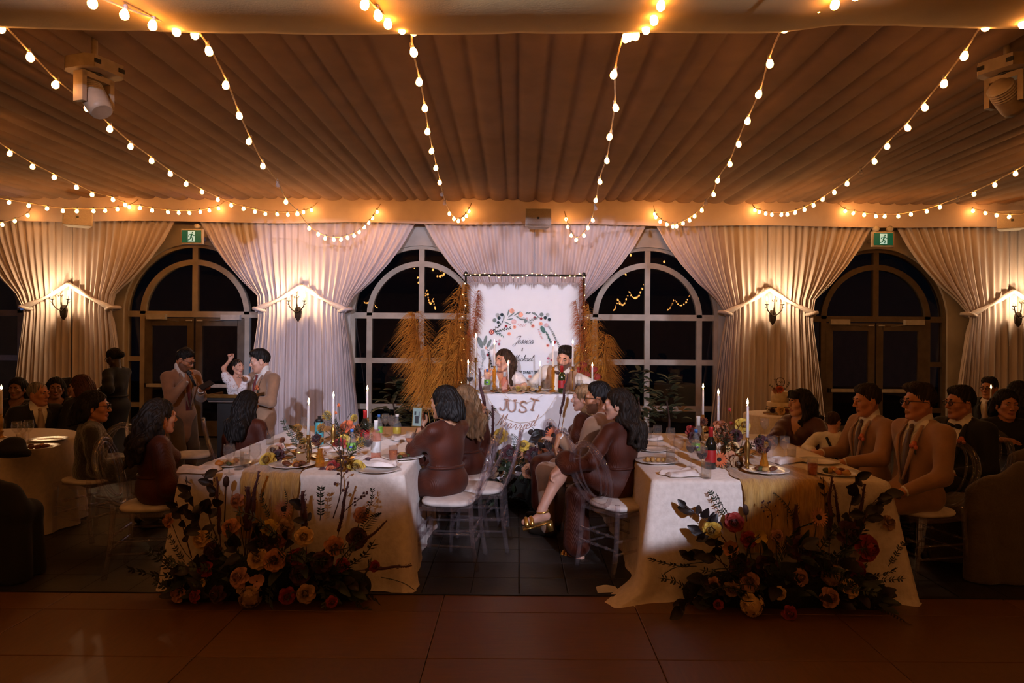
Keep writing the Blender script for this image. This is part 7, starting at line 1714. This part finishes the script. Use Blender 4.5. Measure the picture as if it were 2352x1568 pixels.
# shawls and coats on chairs
def draped_chair(P, D, m, label, dpt=.40):
    """chair wholly hidden under a thrown cover: soft back, sagging seat, skirt to the floor; P = outline of the back's top (px, py)"""
    Q = [W(px, py, D) for px, py in P]; o = Vector((sum(q.x for q in Q)/len(Q), D, 0)); r = empty('draped_chair', o, label=label, cat='chair'); S_ = Sdf()
    for a, b_ in zip(Q[:-1], Q[1:]):
        for k in range(5):
            p = a.lerp(b_, k/4) - o; S_.cap((p.x, 0, p.z-.05), (p.x*1.06, -.03, .03), .05, .075, .05)
            S_.cap((p.x, 0, .46), (p.x, dpt, .44), .06, .06, .05); S_.cap((p.x, dpt, .44), (p.x*1.05, dpt+.03, .03), .055, .07, .05)
    def fold(V):
        a = V[:, 0]*34 + V[:, 1]*22; amp = .012*np.clip(1.0 - V[:, 2]/.75, .15, 1); V = V.copy(); V[:, 1] += np.sin(a)*amp; V[:, 0] += np.cos(a*.7)*amp*.6; V[:, 2] = np.maximum(V[:, 2], .004); return V
    link('cover', S_.mesh('cover', m, .014, warp=fold), r)
    for sx in (-.16, .16):
        for y in (.02, dpt-.02): b = MB(); b.tube([(sx, y, .42), (sx, y, 0)], .016, 8); b.build('leg', M_black, r)
M_sage = fabric('sage_shawl', (.10, .070, .045), bscale=60, bump=.5)
draped_chair([(2235, 1118), (2275, 1098), (2320, 1090), (2350, 1060)], 4.88, M_sage, 'chair hidden under a draped sage wrap at the lower right')
draped_chair([(2332, 1042), (2365, 1034), (2400, 1040)], 5.6, M_sage, 'chair hidden under a pale wrap at the right edge', .35)
draped_chair([(-60, 1112), (-20, 1104), (25, 1116), (42, 1150)], 4.72, M_blackc, 'chair hidden under a black cover at the lower left corner', .12)
def bag():
    S_ = Sdf(); S_.ell((0, 0, .05), (.13, .09, .06), None, .04); S_.ell((.03, .02, .10), (.08, .06, .05), None, .04); S_.cap((-.12, 0, .04), (.14, .02, .02), .03, .025, .04); o = link('evening_bag', S_.mesh('evening_bag', M_blackc, .012)); return o
o = bag(); o.location = (*onT(18, 1048), TZ); tag(o, 'soft black evening bag on the far left round table', 'bag')
for i, (px, py, k, lb) in enumerate(((38, 1022, 'wg', 'first wine glass in the cluster on the far left table'), (52, 1024, 'wg', 'second wine glass in the cluster on the far left table'), (66, 1018, 'wg', 'third wine glass in the cluster on the far left table'), (48, 1030, 'tb', 'tumbler in the glass cluster on the far left table'))): put('g'+k, mkg(k), *at(px, py), lb, 'glass', gl)
put('meal', None, *at(85, 1030), 'plate of food before the grey haired man', 'plate', pg); put('pl', mk_plate, *at(112, 1012), 'empty plate at the right of the far left table', 'plate', pg)
put('candle1', None, *at(2, 1005), 'lit taper on the far left round table', 'candle', 'taper candles in holders')
put('candle1', None, W(2276, 900, 7.4).x, 7.4, .80, 'small lit taper between the man and the smiling woman at the right', 'candle', 'taper candles in holders', s=.9)
b = MB(); b.grid(lambda u, v: (u*.16, v*.11 + .02*u, .002 + .012*math.sin(u*4)*v), 6, 5); o = b.build('paper_slip', M_wlab, None, (W(1370, 1350, 4.62).x, 4.55, .001)); tag(o, 'crumpled pale paper on the floor by the centre chair', 'paper')

# blue LED uplights behind the curtains by the left windows
for i, (x, lb) in enumerate(((-4.30, 'small black LED uplight glowing blue behind the curtain by the left door'), (-8.35, 'small black LED uplight glowing blue behind the leftmost curtain'))):
    r = empty('led_uplight', (x, 11.30, 0), label=lb, cat='lamp', group='blue LED uplights'); b = MB(); b.lathe([(.0001, 0), (.05, 0), (.055, .02), (.055, .10), (.05, .10), (.045, .09), (.0001, .09)], 16); b.build('housing', M_black, r)
    b = MB(); b.lathe([(.044, .092), (.0001, .096)], 14); b.build('lens', glow('blue_led', (.02, .25, 1.0), 6.0), r)
    l = lamp('uplight', 'SPOT', (0, 0, .13), 60.0, (.05, .35, 1.0), spot_size=math.radians(50), spot_blend=.6, shadow_soft_size=.04); l.parent = r; l.rotation_euler = (math.pi, 0, 0)
